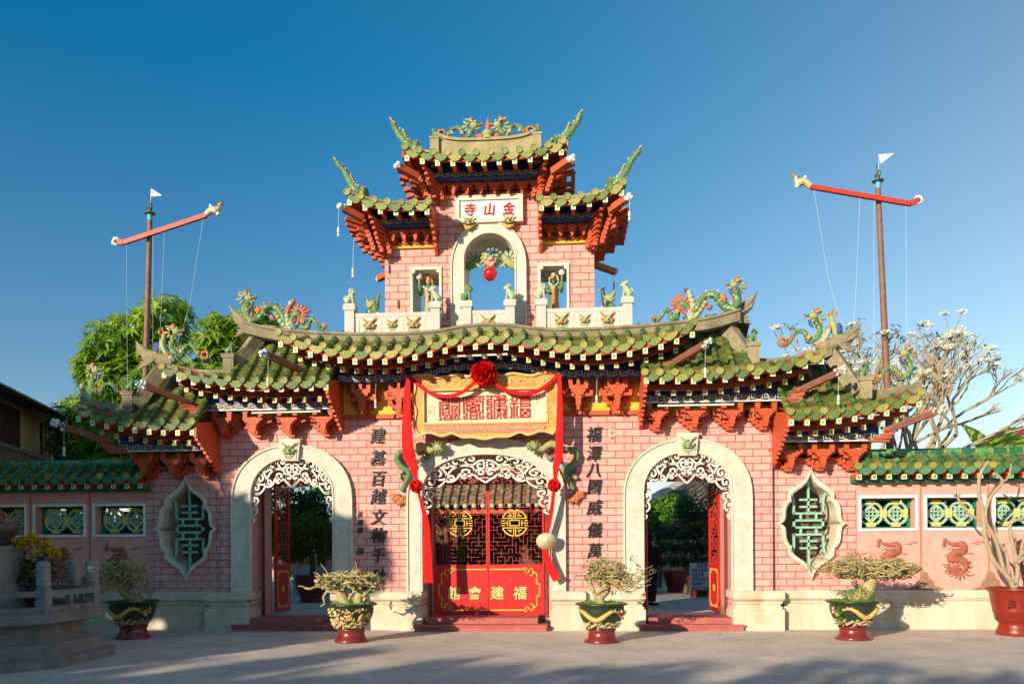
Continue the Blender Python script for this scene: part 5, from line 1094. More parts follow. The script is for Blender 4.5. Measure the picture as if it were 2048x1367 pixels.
# dragons beside the middle arch
for s in (-1,1):
    root=thing('wall_dragon',(s*1.6,-.12,3.1),'colourful relief dragon with an orange fan tail, %s of the middle arch'%('left' if s<0 else 'right'),'dragon sculpture','relief dragons beside the middle arch')
    o=-.06
    mb=MB(); mb.tube(cr([(o+s*1.72,-.1,2.78),(o+s*1.62,-.12,2.98),(o+s*1.56,-.14,3.15),(o+s*1.70,-.13,3.27),(o+s*1.80,-.12,3.42),(o+s*1.74,-.14,3.56),(o+s*1.58,-.14,3.58)],4),[.05]*3+[.055]*6+[.06]*6+[.065]*6+[.05]*4,8,0); mb.tube(cr([(o+s*1.5,-.14,3.60),(o+s*1.3,-.16,3.68),(o+s*1.12,-.2,3.58),(o+s*1.02,-.22,3.62)],4),[.06,.07,.075,.08,.08,.07,.07,.07,.07,.06,.06,.05,.05],8,2); mb.build('body',CM,root)
    mb=MB()
    hc=Vector((o+s*.95,-.26,3.63)); mb.ball(hc,.085,2,sc=(1.2,.9,.9)); mb.ball(hc+Vector((-s*.09,-.03,-.03)),.05,0); mb.ball(hc+Vector((0,-.02,.07)),.035,1); mb.spikes(hc+Vector((0,0,.0)),.05,.16,11,0,w=.018,th=.02)
    for q in range(5): mb.tube([hc,hc+Vector((-s*(.05+.02*q),-.09,.02*q-.05)),hc+Vector((-s*(.12-.03*q),-.12,-.07+.03*q))],[.012,.01,.003],5,5)
    mb.build('head',CM,root)
    mb=MB()
    for q in range(40):
        t=q/39; a=lerp(0,1,t); p=Vector((o+s*lerp(1.75,1.15,a)+R.uniform(-.05,.05),-.1,lerp(3.08,3.55,a)+R.uniform(-.09,.07))); mb.ball(p,R.uniform(.02,.06),R.choice((4,5,6,1,5,4,2,0)),n=7,m=5)
    mb.build('cloud',CM,root)
    mb=MB(); mb.spikes((o+s*1.74,-.06,2.72),.04,.24,11,1,a0=math.pi*(.95 if s<0 else 1.25),a1=math.pi*(1.75 if s<0 else 2.05),w=.026,th=.02); mb.build('tail_fan',CM,root)
# fluorescent tubes and hanging bulbs
def ftube(a,b,lab):
    t=thing('fluorescent_tube',a,lab,'light tube','white light tubes under the eaves'); mb=MB(); mb.tube([a,b],.02,8); mb.build('tube',TUBEL,t)
    mb=MB(); 
    for p in (a,b): mb.ball(p,.027,0,n=8,m=5)
    mb.build('end_cap',CERB,t)
ftube((-.62,-1.0,5.25),(.42,-1.0,5.27),'white fluorescent tube under the raised middle of the main roof')
ftube((-4.65,-.55,4.33),(-3.3,-.55,4.34),'white fluorescent tube below the left yellow meander band')
ftube((3.3,-.55,4.33),(4.7,-.55,4.33),'white fluorescent tube below the right yellow meander band')
def bulb(p,L,lab):
    t=thing('hanging_bulb',(p[0],p[1],p[2]),lab,'light bulb','bare bulbs hanging from the eaves'); x,y,z=p
    mb=MB(); mb.tube([(x,y,z+.12),(x+.004,y,z+.12+L*.5),(x+.02,y,z+.12+L)],.0035,4); mb.build('cord',STRING,t)
    mb=MB(); mb.lathe((x,y,z),[(.02,.0),(.024,.03),(.024,.10),(.012,.12)],10); mb.build('socket',CERB,t)
    mb=MB(); mb.ball((x,y,z-.03),.026,0,n=10,m=8,sc=(1,1,1.25)); mb.build('glass',GLASS if 0 else TUBEL,t)
for p,L,l in (((-2.75,-1.1,7.60),.42,'bulb hanging from the left tip of the tower side roof'),((-2.5,-1.0,6.85),.55,'bulb hanging lowest at the left of the tower'),((2.72,-1.1,7.72),.28,'bulb hanging at the right tip of the tower side roof'),((2.6,1.6,7.3),.35,'small bulb below the right rear corner of the tower'),
    ((-4.0,-1.45,4.72),.4,'bulb hanging below the left white beam head of the main roof'),((4.02,-1.45,4.72),.45,'bulb hanging below the right white beam head of the main roof'),((-8.05,-1.3,3.5),.42,'bulb hanging from the outermost left beam head'),
    ((6.4,-1.3,4.22),.4,'bulb hanging from the right middle beam head'),((-2.2,-.5,4.45),.42,'bulb hanging between the red brackets left of the plaque'),((2.12,-.5,4.45),.42,'bulb hanging between the red brackets right of the plaque')): bulb(p,L,l)
# ------------------------------------------------------------------ boundary walls
def lattice(mb,cx,cz,y):
    r=.215; mb2=[]
    O=[(-r,-.13),(-.13,-r),(.13,-r),(r,-.13),(r,.13),(.13,r),(-.13,r),(-r,.13)]
    I=[(a*.82,b*.82) for a,b in O]
    mb.plate([(cx+a,cz+b) for a,b in O],[[(cx+a,cz+b) for a,b in I]],y-.03,y+.03)
    for s in (-1,1):
        for t in (-1,1):
            strip(mb,[(cx+s*.175,cz),(cx,cz+t*.175)],.04,y-.025-.001*s,y+.02); mb.plate([(cx+s*.18,cz+t*.18),(cx+s*.18,cz+t*.11),(cx+s*.11,cz+t*.18)][::s*t],[],y-.02,y+.02)
    for a,b in ((.0,.075),(.0,-.075),(.075,0),(-.075,0)): strip(mb,[(cx+a+.042*math.cos(q*math.pi/4),cz+b+.042*math.sin(q*math.pi/4)) for q in range(9)],.026,y-.028,y+.02)
    for s in (-1,1): strip(mb,[(cx,cz+s*.11),(cx,cz+s*.18)],.03,y-.022,y+.018); strip(mb,[(cx+s*.11,cz),(cx+s*.18,cz)],.03,y-.022,y+.018)
def greek_tile(mb,cx,cz,y,vert=False):
    w,h=(.055,.085) if vert else (.085,.05)
    mb.box(cx-w,cx+w,y-.035,y+.03,cz-h,cz+h,0)
    T=(lambda a,b:(cx+b,cz+a)) if vert else (lambda a,b:(cx+a,cz+b))
    for s in (-1,1):
        P=[(0.008*s,-.028),(.06*s,-.028),(.06*s,.028),(.02*s,.028),(.02*s,.0),(.04*s,.0)]
        for p,q in zip(P,P[1:]): strip(mb,[T(*p),T(*q)],.007,y-.038,y-.034,1)
for s in (-1,1):
    nm='left' if s<0 else 'right'
    bw=thing('boundary_wall',(s*9.5,.1,0),'%s pink boundary wall with green tiled coping and lattice windows, %s'%(nm,'in the shade' if s<0 else 'sunlit behind the bonsai pots'),'wall','boundary walls beside the gate')
    x0,x1=7.21,14.5; y=.14; wins=[(7.30,8.33),(8.55,9.60),(9.84,10.9),(11.12,12.18),(12.4,13.45)] if s>0 else [(7.26,8.30),(8.55,9.60),(9.84,10.9),(11.12,12.18),(12.4,13.45)]
    a,b=sorted((s*x0,s*x1)); hz=(1.97,2.56)
    holes=[rect(*sorted((s*p,s*q)),*hz) for p,q in wins]
    mb=MB(); mb.plate(rect(a,b,.7,2.98),holes,y,y+.35,0); mb.build('wall',[PLASTER],bw)
    mb=MB(); mb.box(a,b,y-.12,y+.4,0,.42); mb.box(a,b,y-.08,y+.4,.42,.48); mb.box(a,b,y-.05,y+.4,.48,.56); mb.box(a,b,y-.1,y+.4,.56,.6); mb.box(a,b,y-.14,y+.42,.6,.76); mb.build('plinth',PLINTH,bw)
    mb=MB()
    for p,q in zip(wins,wins[1:]): xm=s*(p[1]+q[0])/2; mb.box(xm-.012,xm+.012,y-.012,y,.76,2.95); mb.build('pilaster_strip',CRIM,bw); mb=MB()
    for p,q in wins:
        a1,b1=sorted((s*p,s*q)); cx=(a1+b1)/2
        mb=MB(); mb.plate(rect(a1-.055,b1+.055,hz[0]-.055,hz[1]+.055),[rect(a1,b1,*hz)],y-.035,y+.01); wf=mb.build('window',WHITE,bw)
        mb=MB(); mb.plate(rect(a1+.001,b1-.001,hz[0]+.001,hz[1]-.001),[rect(a1+.05,b1-.05,hz[0]+.035,hz[1]-.035)],y+.2,y+.30); mb.build('green_frame',TEAL,wf)
        for d in (-.24,.24): 
            mb=MB(); lattice(mb,cx+d,(hz[0]+hz[1])/2,y+.24); mb.build('lattice_panel',LATT,wf)
        mb=MB()
        for d in (-.24,.24): greek_tile(mb,cx+d,hz[1]-.055,y+.235); greek_tile(mb,cx+d,hz[0]+.055,y+.235)
        for d in (-.45,0,.45): greek_tile(mb,cx+d,(hz[0]+hz[1])/2,y+.235,True)
        mb.build('meander_tile',[YT,CYEL],wf)
    # tiled coping
    fz=lambda x:2.99; a,b=sorted((s*(x0-.12),s*x1))
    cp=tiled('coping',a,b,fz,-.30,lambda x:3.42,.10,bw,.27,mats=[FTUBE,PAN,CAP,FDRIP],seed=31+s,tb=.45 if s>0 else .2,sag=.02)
    mb=MB(); n_=round((b-a)/.30)
    for i in range(n_):
        xa=lerp(a,b,i/n_); xb=lerp(a,b,(i+1)/n_); ti=R.random(); mb.tube([(xa,.12,3.45),(xb+.0,.12,3.45)],[.075,.07],8,0,ti); mb.tube([(xb-.02,.12,3.45),(xb+.015,.12,3.45)],.079,8,1,.9)
    mb.box(a,b,.06,.2,3.30,3.42,0,.4); mb.build('ridge_tiles',[FTUBE,CAP],cp)
    mb=MB(); cboard(mb,a,b,lambda x:3.08,lambda x:2.985,-.20,-.17); mb.build('fascia',RED,cp)
    mb=MB(); mb.add([(a,-.18,3.07),(b,-.18,3.07),(b,.16,3.12),(a,.16,3.12)],[(0,1,2,3)]); mb.box(a,b,.0,.14,2.86,3.0); mb.build('soffit',TEAL,cp)
    n_=round((b-a)/.29); one=MB()
    for i in range(n_+1):
        x=lerp(a+.05,b-.05,i/n_)
        if abs(x)>11: continue
        mb=MB(); mb.beam((x,-.22,2.945),(x,.10,2.985),.09,.09,0); mb.box(x-.048,x+.048,-.232,-.218,2.897,2.993,1); mb.box(x-.026,x+.026,-.236,-.23,2.915,2.975,2); mb.build('rafter',[RED,CAPC,CAPG],cp)
    # relief dragons and rock reliefs
    for k,xc in enumerate((7.85,9.1,10.4)):
        mb=MB(); q=s
        P=lambda u,v:(s*xc+(u)*.36,y-.012,1.38+v*.36)
        pts=cr([P(-.45,.85)+() ,P(-.1,.72),P(.35,.75),P(.42,.4),P(-.05,.25),P(-.3,-.05),P(.3,-.1),P(.55,-.45),P(.1,-.85),P(-.35,-.6)],4)
        mb.tube(pts,[.02+.06*math.sin(math.pi*min(1,i/len(pts)*1.1)) for i in range(len(pts))],8,0,flat=.45)
        mb.spikes(P(-.45,.82),.03,.12,6,0,a0=1.6,a1=4.2,w=.012,th=.008); mb.spikes(P(.2,-.62),.08,.24,14,0,w=.016,th=.01); mb.spikes(P(-.35,-.6),.02,.13,6,0,w=.014,th=.01); mb.ball(P(0,-.62),.085,0,sc=(1.3,.25,.9))
        for u,v,aa in ((-.55,.1,2.6),(-.7,-.35,3.3),(.65,-.9,-.6),(.9,.75,.4),(1.15,.85,.1),(-.35,.45,2.2),(.6,.2,.8),(.5,-.25,-.4),(-.5,-.8,3.6)):
            mb.tube([P(u+.3,v),P(u+.1,v+.1*math.sin(aa)),P(u-.1,v+.02)],[.014,.01,.003],5,0,flat=.5)
        mb.build('dragon_relief',RELIEF,bw)
        mb=MB(); xr=s*(xc+.66)
        V=[(xr-.36,.765),(xr-.28,.80),(xr-.2,.82),(xr-.16,.93),(xr-.1,.98),(xr-.08,1.08),(xr-.02,1.12),(xr+.05,1.10),(xr+.08,.99),(xr+.15,.95),(xr+.18,.84),(xr+.28,.81),(xr+.36,.765)]
        mb.plate(V[::-1],[],y-.02,y+.01); mb.build('rock_relief',ROCKR,bw)
# ------------------------------------------------------------------ masts
def mast(s):
    base=(-8.95,3,0) if s<0 else (9.15,3,0)
    top=(-8.60,3,9.70) if s<0 else (8.77,3,9.87)
    t=thing('boat_mast',base,'tall rusty brown mast with sloping red yard behind the %s boundary wall'%('left' if s<0 else 'right'),'mast','masts behind the gate')
    B=Vector(base);T_=Vector(top)
    mb=MB(); mb.tube([B,lerp(B,T_,.5),T_],[.10,.08,.058],12); mb.build('pole',RUST,t)
    mb=MB(); mb.tube([T_,T_+Vector((0,0,.15))],.062,12); mb.build('blue_collar',LBLUE,t)
    u=T_+Vector((0,0,.15)); mb=MB(); mb.lathe(tuple(u),[(.11,0),(.14,.02),(.12,.04),(.05,.06)],14); mb.ball(u+Vector((0,0,.10)),.06,0,sc=(.8,.8,1.3)); mb.ball(u+Vector((.03,0,.19)),.045,0,sc=(.8,.8,1.6)); mb.ball(u+Vector((-.05,0,.15)),.035,0); mb.tube([u+Vector((0,0,.2)),u+Vector((-.02,0,.32)),u+Vector((-.03,0,.42))],[.03,.02,.008],6); mb.build('finial',CDK,t)
    a,b=(Vector((-9.2,2.85,9.12)),Vector((-7.12,2.85,9.72))) if s<0 else (Vector((9.42,2.85,9.43)),Vector((7.2,2.85,9.90)))
    mb=MB(); mb.beam(a,b,.08,.105,0); mb.build('yard',YARD,t)
    d=(b-a).normalized(); mb=MB(); sx=1 if b.x>a.x else -1
    q=b+d*.1; mb.tube(cr([b,b+Vector((sx*.14,0,.12)),b+Vector((sx*.27,0,.10)),b+Vector((sx*.30,0,.16)),b+Vector((sx*.35,0,.25))],3),[.07,.075,.08,.085,.09,.09,.09,.085,.08,.07,.06,.05,.035],8,0)
    mb.ball(b+Vector((sx*.37,0,.26)),.05,1); mb.ball(b+Vector((sx*.12,0,.22)),.045,2); mb.ball(b+Vector((sx*.3,0,.03)),.06,2); mb.ball(b+Vector((sx*.3,-.07,.2)),.02,3); mb.build('yard_head',[POTW,COR,PALE,BLACK],t)
    e=a+Vector((-sx*.18,0,.03 if s<0 else .08)); mb=MB(); mb.beam(a,e,.09,.12,1); mb.spikes(e,.04,.12,11,0,w=.022,th=.03); mb.ball(e+Vector((0,-.03,0)),.045,1); mb.build('yard_tail',[WHITE,YARD],t)
    f=u+Vector((.0,0,.2)); mb=MB(); mb.tube([f,f+Vector((.04,0,.42))],.006,5,0)
    g=f+Vector((.04,0,.42)); tri=[(0,0),(0,-.18),(.26,-.17)] if s<0 else [(-.02,0),(.03,-.19),(.32,.03)]
    mb.plate([(g.x+a_,g.z+b_) for a_,b_ in tri],[],3-.006,3+.006,1); strip(mb,[(g.x+a_,g.z+b_) for a_,b_ in tri+[tri[0]]],.018,3-.012,3+.012,0); mb.build('pennant',[WHITE,FLAG],t)
    k=1
    for p,e2 in ((lerp(a,b,.04),(0,-4.5)),(lerp(a,b,.36),(-.05,-5)),(lerp(a,b,.5),(-.35*1,-5)),(lerp(a,b,.97),(-1.0 if s<0 else .9,-4.2))):
        mb=MB(); mb.tube([p,p+Vector((e2[0]*.35,0,e2[1]*.5)),p+Vector((e2[0],0,e2[1]))],.003,4); mb.build('halyard',STRING,t)
mast(-1); mast(1)
# ------------------------------------------------------------------ foliage helpers
def leaf(mb,p,d,n,L,w,tint,fold=.25,droop=0):
    d=Vector(d).normalized(); r=d.cross(Vector(n)); r=r.normalized() if r.length>1e-3 else Vector((1,0,0)); u=r.cross(d)
    m=p+d*L*.45+u*(-fold*w); e=p+d*L+Vector((0,0,-droop*L))
    mb.add([p,m+r*w*.5+u*fold*w,e,m-r*w*.5+u*fold*w,m],[(0,4,2,1)[::1] if 0 else (0,1,4),(1,2,4),(4,2,3),(0,4,3)],0,tint,True)
def blob_pts(r,c,rad_,n,shell=.55):
    out=[]
    for _ in range(n):
        while 1:
            v=Vector((r.uniform(-1,1),r.uniform(-1,1),r.uniform(-1,1)))
            if shell<v.length<1: break
        out.append((Vector(c)+Vector((v.x*rad_[0],v.y*rad_[1],v.z*rad_[2])),v))
    return out
def whorl_crown(name,m,blobs,per,L,w,seed,parent,k=7,droop=.35,loc=None,shell=.45):
    r=random.Random(seed); mb=MB()
    for c,rd in blobs:
        for p,v in blob_pts(r,c,rd,per,shell):
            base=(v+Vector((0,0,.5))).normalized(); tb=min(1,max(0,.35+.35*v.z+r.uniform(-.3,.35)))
            for q in range(k):
                a=2*math.pi*(q+r.random()*.5)/k; t=base.cross(Vector((0,.3,1))); t=t.normalized() if t.length>.01 else Vector((1,0,0)); b2=base.cross(t)
                d=(t*math.cos(a)+b2*math.sin(a))+base*r.uniform(.1,.9)
                l=L*r.uniform(.7,1.2); leaf(mb,p,d,base,l,w*r.uniform(.8,1.2),min(1,max(0,tb+r.uniform(-.15,.15))),.2,droop*r.uniform(.4,1.4))
    return mb.build(name,m,parent,loc)
def trunk(name,m,parent,paths):
    mb=MB()
    for pts,r0,r1 in paths:
        P=cr(pts,4); mb.tube(P,[lerp(r0,r1,i/(len(P)-1)) for i in range(len(P))],8)
    return mb.build(name,m,parent)
# big leafy tree behind the left wing
t=thing('mango_tree',(-9.6,6.5,.2),'large bright green leafy tree rising behind the left wing of the gate','tree')
BL=[((-9.9,6.2,8.2),(.75,.8,.75)),((-10.9,6.5,7.9),(.75,.8,.6)),((-11.6,6.5,7.6),(.8,.8,.7)),((-11.3,6.5,6.5),(1.1,1,.9)),((-12.2,6.6,6.9),(.55,.7,.45)),((-12.2,6.4,5.6),(1.0,.9,.55)),((-10.4,6.4,6.3),(1.2,1,1.1)),((-9.2,6.6,6.8),(1.1,1,.9)),((-8.3,6.3,7.7),(.6,.7,.6)),((-7.3,6.4,7.9),(.75,.8,.6)),((-8.0,6.5,6.7),(1.1,1,.8)),((-6.9,6.5,6.9),(.9,.9,.9)),((-11.3,6.3,5.0),(1.2,1,.6)),((-10.0,6.6,5.2),(1.3,1,.8)),((-12.5,6.3,4.6),(.8,.8,.4)),((-11.4,6.3,4.1),(1.1,.9,.35)),((-8.3,6.6,5.6),(1.3,1,.8)),((-12.9,6.4,5.3),(.35,.5,.2))]
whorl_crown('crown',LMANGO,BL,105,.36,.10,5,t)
trunk('trunk',BARK2,t,[([(-9.6,6.5,.2),(-9.7,6.5,2.5),(-9.8,6.6,4.5),(-10,6.5,6.5),(-9.9,6.4,8)],.28,.05),([(-9.7,6.5,3),(-11,6.5,4.5),(-12.1,6.5,5.6)],.14,.03),([(-9.8,6.5,4),(-8.6,6.5,5.6),(-7.4,6.5,7.2)],.13,.03),([(-9.8,6.5,4.6),(-10.9,6.6,6.2),(-11.6,6.5,7.4)],.1,.03)])
# plumeria with bare branches
def plumeria(loc,label,seed,n0,H,spread,group=None,flowers=True,leafy=.35):
    r=random.Random(seed); t=thing('plumeria_tree',loc,label,'tree',group); mb=MB(); lf=MB(); fl=MB(); st=Vector(loc)
    def grow(p,d,L,rd,dep):
        pts=[p]; q=p; dd=d.copy()
        for i in range(3):
            dd=(dd+Vector((r.uniform(-.22,.22),r.uniform(-.2,.2),r.uniform(-.05,.16)))).normalized(); q=q+dd*L/3; pts.append(q)
        mb.tube(pts,[lerp(rd,rd*.78,i/3) for i in range(4)],6)
        if dep==0:
            if flowers and r.random()<.24:
                for k in range(r.randint(3,6)):
                    c=q+Vector((r.uniform(-.07,.07),r.uniform(-.06,.06),r.uniform(.02,.10)))
                    for a in range(5):
                        an=a*1.2566+r.random(); leaf(fl,c,(math.cos(an),math.sin(an)*.7,.5),(0,-.6,.6),.105,.07,r.random(),.1)
            if r.random()<leafy:
                for k in range(r.randint(3,7)):
                    an=r.uniform(0,6.28); leaf(lf,q,(math.cos(an),math.sin(an),r.uniform(-.1,.6)),(0,0,1),r.uniform(.15,.26),.05,r.random(),.15,.3)
            return
        for k in range(r.choice((2,2,3)) if dep>1 else r.choice((2,3))):
            an=r.uniform(0,6.28); e=(dd*1.0+Vector((math.cos(an),math.sin(an)*.7,r.uniform(-.15,.25)))*spread).normalized(); grow(q,e,L*r.uniform(.66,.9),rd*.68,dep-1)
    grow(st,Vector((0,0,1)),H*.20,.17,0 if 0 else 1) if 0 else None
    base=[st+Vector((0,0,0)),st+Vector((.1,0,H*.25))]
    mb.tube(base,[.2,.16],8)
    for k in range(n0):
        an=2*math.pi*k/n0+r.random(); grow(base[1],Vector((math.cos(an)*.8,math.sin(an)*.5,.9)).normalized(),H*.175,.085,5)
    mb.build('trunk',PLUM,t); 
    if lf.v: lf.build('crown',LPLUM,t)
    if fl.v: fl.build('blossom',PETAL,t)
    return t
plumeria((9.9,5,.2),'bare pale branched plumeria with white blossoms right of the right mast',12,6,8.2,.74)
plumeria((9.4,5.6,.2),'smaller bare plumeria with white blossoms left of the right mast',23,4,7.8,.5)
# banana plants, palm and red roof at the far right
t=thing('banana_plant',(13.2,6.2,.0),'bright green banana plant with broad upright leaves behind the right wall','banana plant')
mb=MB(); r=random.Random(3)
for i in range(13):
    b=Vector((13.0+r.uniform(-.45,.35),6.2+r.uniform(-.3,.3),4.0)); an=r.uniform(-1.3,1.3); d=Vector((math.sin(an)*.8,r.uniform(-.3,.3),1)).normalized(); L=r.uniform(.9,1.4); w_=r.uniform(.26,.38)
    side=d.cross(Vector((0,1,.1))).normalized(); V=[];n=8
    for k in range(n+1):
        tt=k/n; c=b+d*L*tt+Vector((math.sin(an)*.5*tt*tt,0,-.35*tt*tt)); ww=w_*math.sin(math.pi*min(1,tt*.9+.08))**.7
        V+=[c-side*ww*.5+Vector((0,0,-.03)),c+Vector((0,-.02,.02)),c+side*ww*.5+Vector((0,0,-.03))]
    for k in range(n):
        ti=r.random(); o=3*k
        mb.add([V[o],V[o+1],V[o+4],V[o+3]],[(0,1,2,3)],0,ti*.6+.2,True); mb.add([V[o+1],V[o+2],V[o+5],V[o+4]],[(0,1,2,3)],0,ti*.6+.35,True)
mb.build('leaf',LBAN,t); mb=MB(); mb.tube([(12.9,6.2,0),(13.0,6.2,3.9)],[.16,.12],10); mb.tube([(13.4,6.3,0),(13.3,6.3,3.8)],[.14,.1],10); mb.build('stem',LGRASS,t)
t=thing('palm_shrub',(12.6,7,0),'dark feathery palm shrub left of the banana plant','palm')
mb=MB()
for i in range(26):
    an=r.uniform(0,6.28); el=r.uniform(.2,1.3); b=Vector((12.6+r.uniform(-.4,.4),7,3.4)); d=Vector((math.cos(an)*math.cos(el),math.sin(an)*math.cos(el)*.6,math.sin(el))); L=r.uniform(.9,1.4)
    for k in range(12):
        tt=k/12; c=b+d*L*tt+Vector((0,0,-.4*tt*tt))
        for s in (-1,1): leaf(mb,c,d+d.cross(Vector((0,.2,1)))*s*1.3,(0,0,1),.26*(1-tt*.5),.035,r.random()*.7+.2,.1,.3)
mb.build('frond',LPLUM,t); mb=MB(); mb.tube([(12.6,7,0),(12.6,7,3.5)],[.15,.1],8); mb.build('trunk',BARK2,t)
t=thing('shrub',(11.9,6.6,0),'low dark shrub top peeping over the right wall coping','shrub'); whorl_crown('crown',LDARK,[((11.9,6.6,3.9),(.5,.4,.35)),((12.3,6.8,3.8),(.5,.4,.3))],40,.16,.06,9,t); mb=MB(); mb.tube([(11.9,6.6,0),(12,6.6,3.7)],[.07,.04],7); mb.build('trunk',BARK2,t)
t=thing('red_roofed_house',(16.4,9.5,0),'house with a maroon sheet roof at the right edge behind the banana','house')
mb=MB(); mb.box(15.2,21,8.6,13,0,3.8); mb.build('wall',YWALL,t); mb=MB(); mb.add([(14.6,8.2,3.8),(21.4,8.2,3.8),(21.4,11,5.4),(16.3,11,5.4),(14.6,13.4,3.8),(21.4,13.4,3.8)],[(0,1,2,3),(3,2,5,4),(0,3,4)]); mb.build('roof',MARO,t)
# ------------------------------------------------------------------ house at the left
def roofplane(mb,p00,p10,p01,p11,n,m,mt=0,ra=.055):
    p00,p10,p01,p11=[Vector(q) for q in (p00,p10,p01,p11)]
    S=lambda u,v: lerp(lerp(p00,p10,u),lerp(p01,p11,u),v)
    nn=(p10-p00).cross(p01-p00).normalized(); nn=nn if nn.z>0 else -nn
    for j in range(m):
        for i in range(n):
            q=[S(i/n,j/m)+nn*.02,S((i+1)/n,j/m)+nn*.02,S((i+1)/n,(j+1)/m),S(i/n,(j+1)/m)]; mb.add(q,[(0,1,2,3)],mt,r.random())
    for i in range(n+1):
        for j in range(m): mb.tube([S(i/n,j/m)+nn*.02,S(i/n,(j+1)/m)+nn*.02],[ra,ra*.85],6,mt,r.random(),False)
r=random.Random(4)
t=thing('ochre_house',(-14.2,8,0),'old ochre house with dark tiled roof and timber balcony at the left edge','house')
HX=Matrix(((.287,.958,0,-14.2),(-.958,.287,0,8),(0,0,1,0),(0,0,0,1)))
def hm(): q=MB(); q.X=HX; return q
mb=hm(); mb.box(0,12,-6,0,0,5.75); mb.build('wall',YWALL,t)
mb=hm(); roofplane(mb,(-.7,.85,5.42),(12.5,.85,5.42),(.6,-3,7.0),(12.5,-3,7.0),44,12); roofplane(mb,(-.7,.85,5.42),(-.7,-7,5.42),(.6,-3,7.0),(.6,-3.1,7.0),26,12)
mb.add([(-.7,.85,5.37),(12.5,.85,5.37),(12.5,-.3,5.78),(.2,-.3,5.78)],[(0,1,2,3)]); mb.add([(-.7,.85,5.37),(-.7,-7,5.37),(.2,-7,5.78),(.2,-.3,5.78)],[(0,1,2,3)]); mb.build('roof',OLDT,t)
for x0,x1,z0,z1,gl in ((1.05,1.75,4.35,5.35,0),(3.5,4.9,4.2,5.4,1),(6.2,7.6,4.2,5.4,1)):
    mb=hm(); f=.0
    for a_,b_,c_,d_ in ((x0,x1,z0,z0+.06),(x0,x1,z1-.06,z1),(x0,x0+.06,z0+.06,z1-.06),(x1-.06,x1,z0+.06,z1-.06)): mb.box(a_,b_,.0,.07,c_,d_)
    n=4 if gl else 2
    for i in range(1,n): xx=lerp(x0+.03,x1-.03,i/n); mb.box(xx-.025,xx+.025,.0,.065,z0+.06,z1-.06)
    for j in range(1,3): zz=lerp(z0,z1,j/3); mb.box(x0+.06,x1-.06,.0,.06,zz-.02,zz+.02)
    w_=mb.build('window',SHUT,t); mb=hm(); mb.box(x0+.05,x1-.05,.002,.03,z0+.05,z1-.05); mb.build('pane',GLASS if gl else SHUT,w_)
mb=hm(); mb.add([(3.0,0,5.55),(5.4,0,5.55),(5.4,.7,5.36),(3.0,.7,5.36)],[(0,1,2,3)]); mb.build('awning',DWOOD,t)
mb=hm()
for i in range(70): xx=-.25+i*.135; mb.box(xx,xx+.12,1.1+.01*(i%2),1.15,3.2,3.92)
mb.box(-.35,9.3,1.05,1.2,3.92,4.02); mb.box(-.35,-.25,0,1.1,3.2,3.92); mb.box(-.3,9.3,0,1.095,3.1,3.19); mb.build('balcony',DWOOD,t)
for x in (.7,2.6): mb=hm(); mb.tube([(x,1.1,4.0),(x+.05,.95,5.35)],.02,6); mb.build('balcony_post',STRING,t)
t=thing('grey_gabled_house',(-16.9,18,0),'small distant grey gable between the ochre house and the tree','house'); mb=MB(); mb.box(-18.6,-16.4,17,21,0,4.6); mb.build('wall',GREYST,t); mb=MB(); mb.add([(-18.8,16.8,4.5),(-16.2,16.8,4.5),(-17.5,16.8,5.6),(-18.8,21,4.5),(-16.2,21,4.5),(-17.5,21,5.6)],[(0,1,2),(1,4,5,2),(0,2,5,3)]); mb.build('roof',OLDT,t)
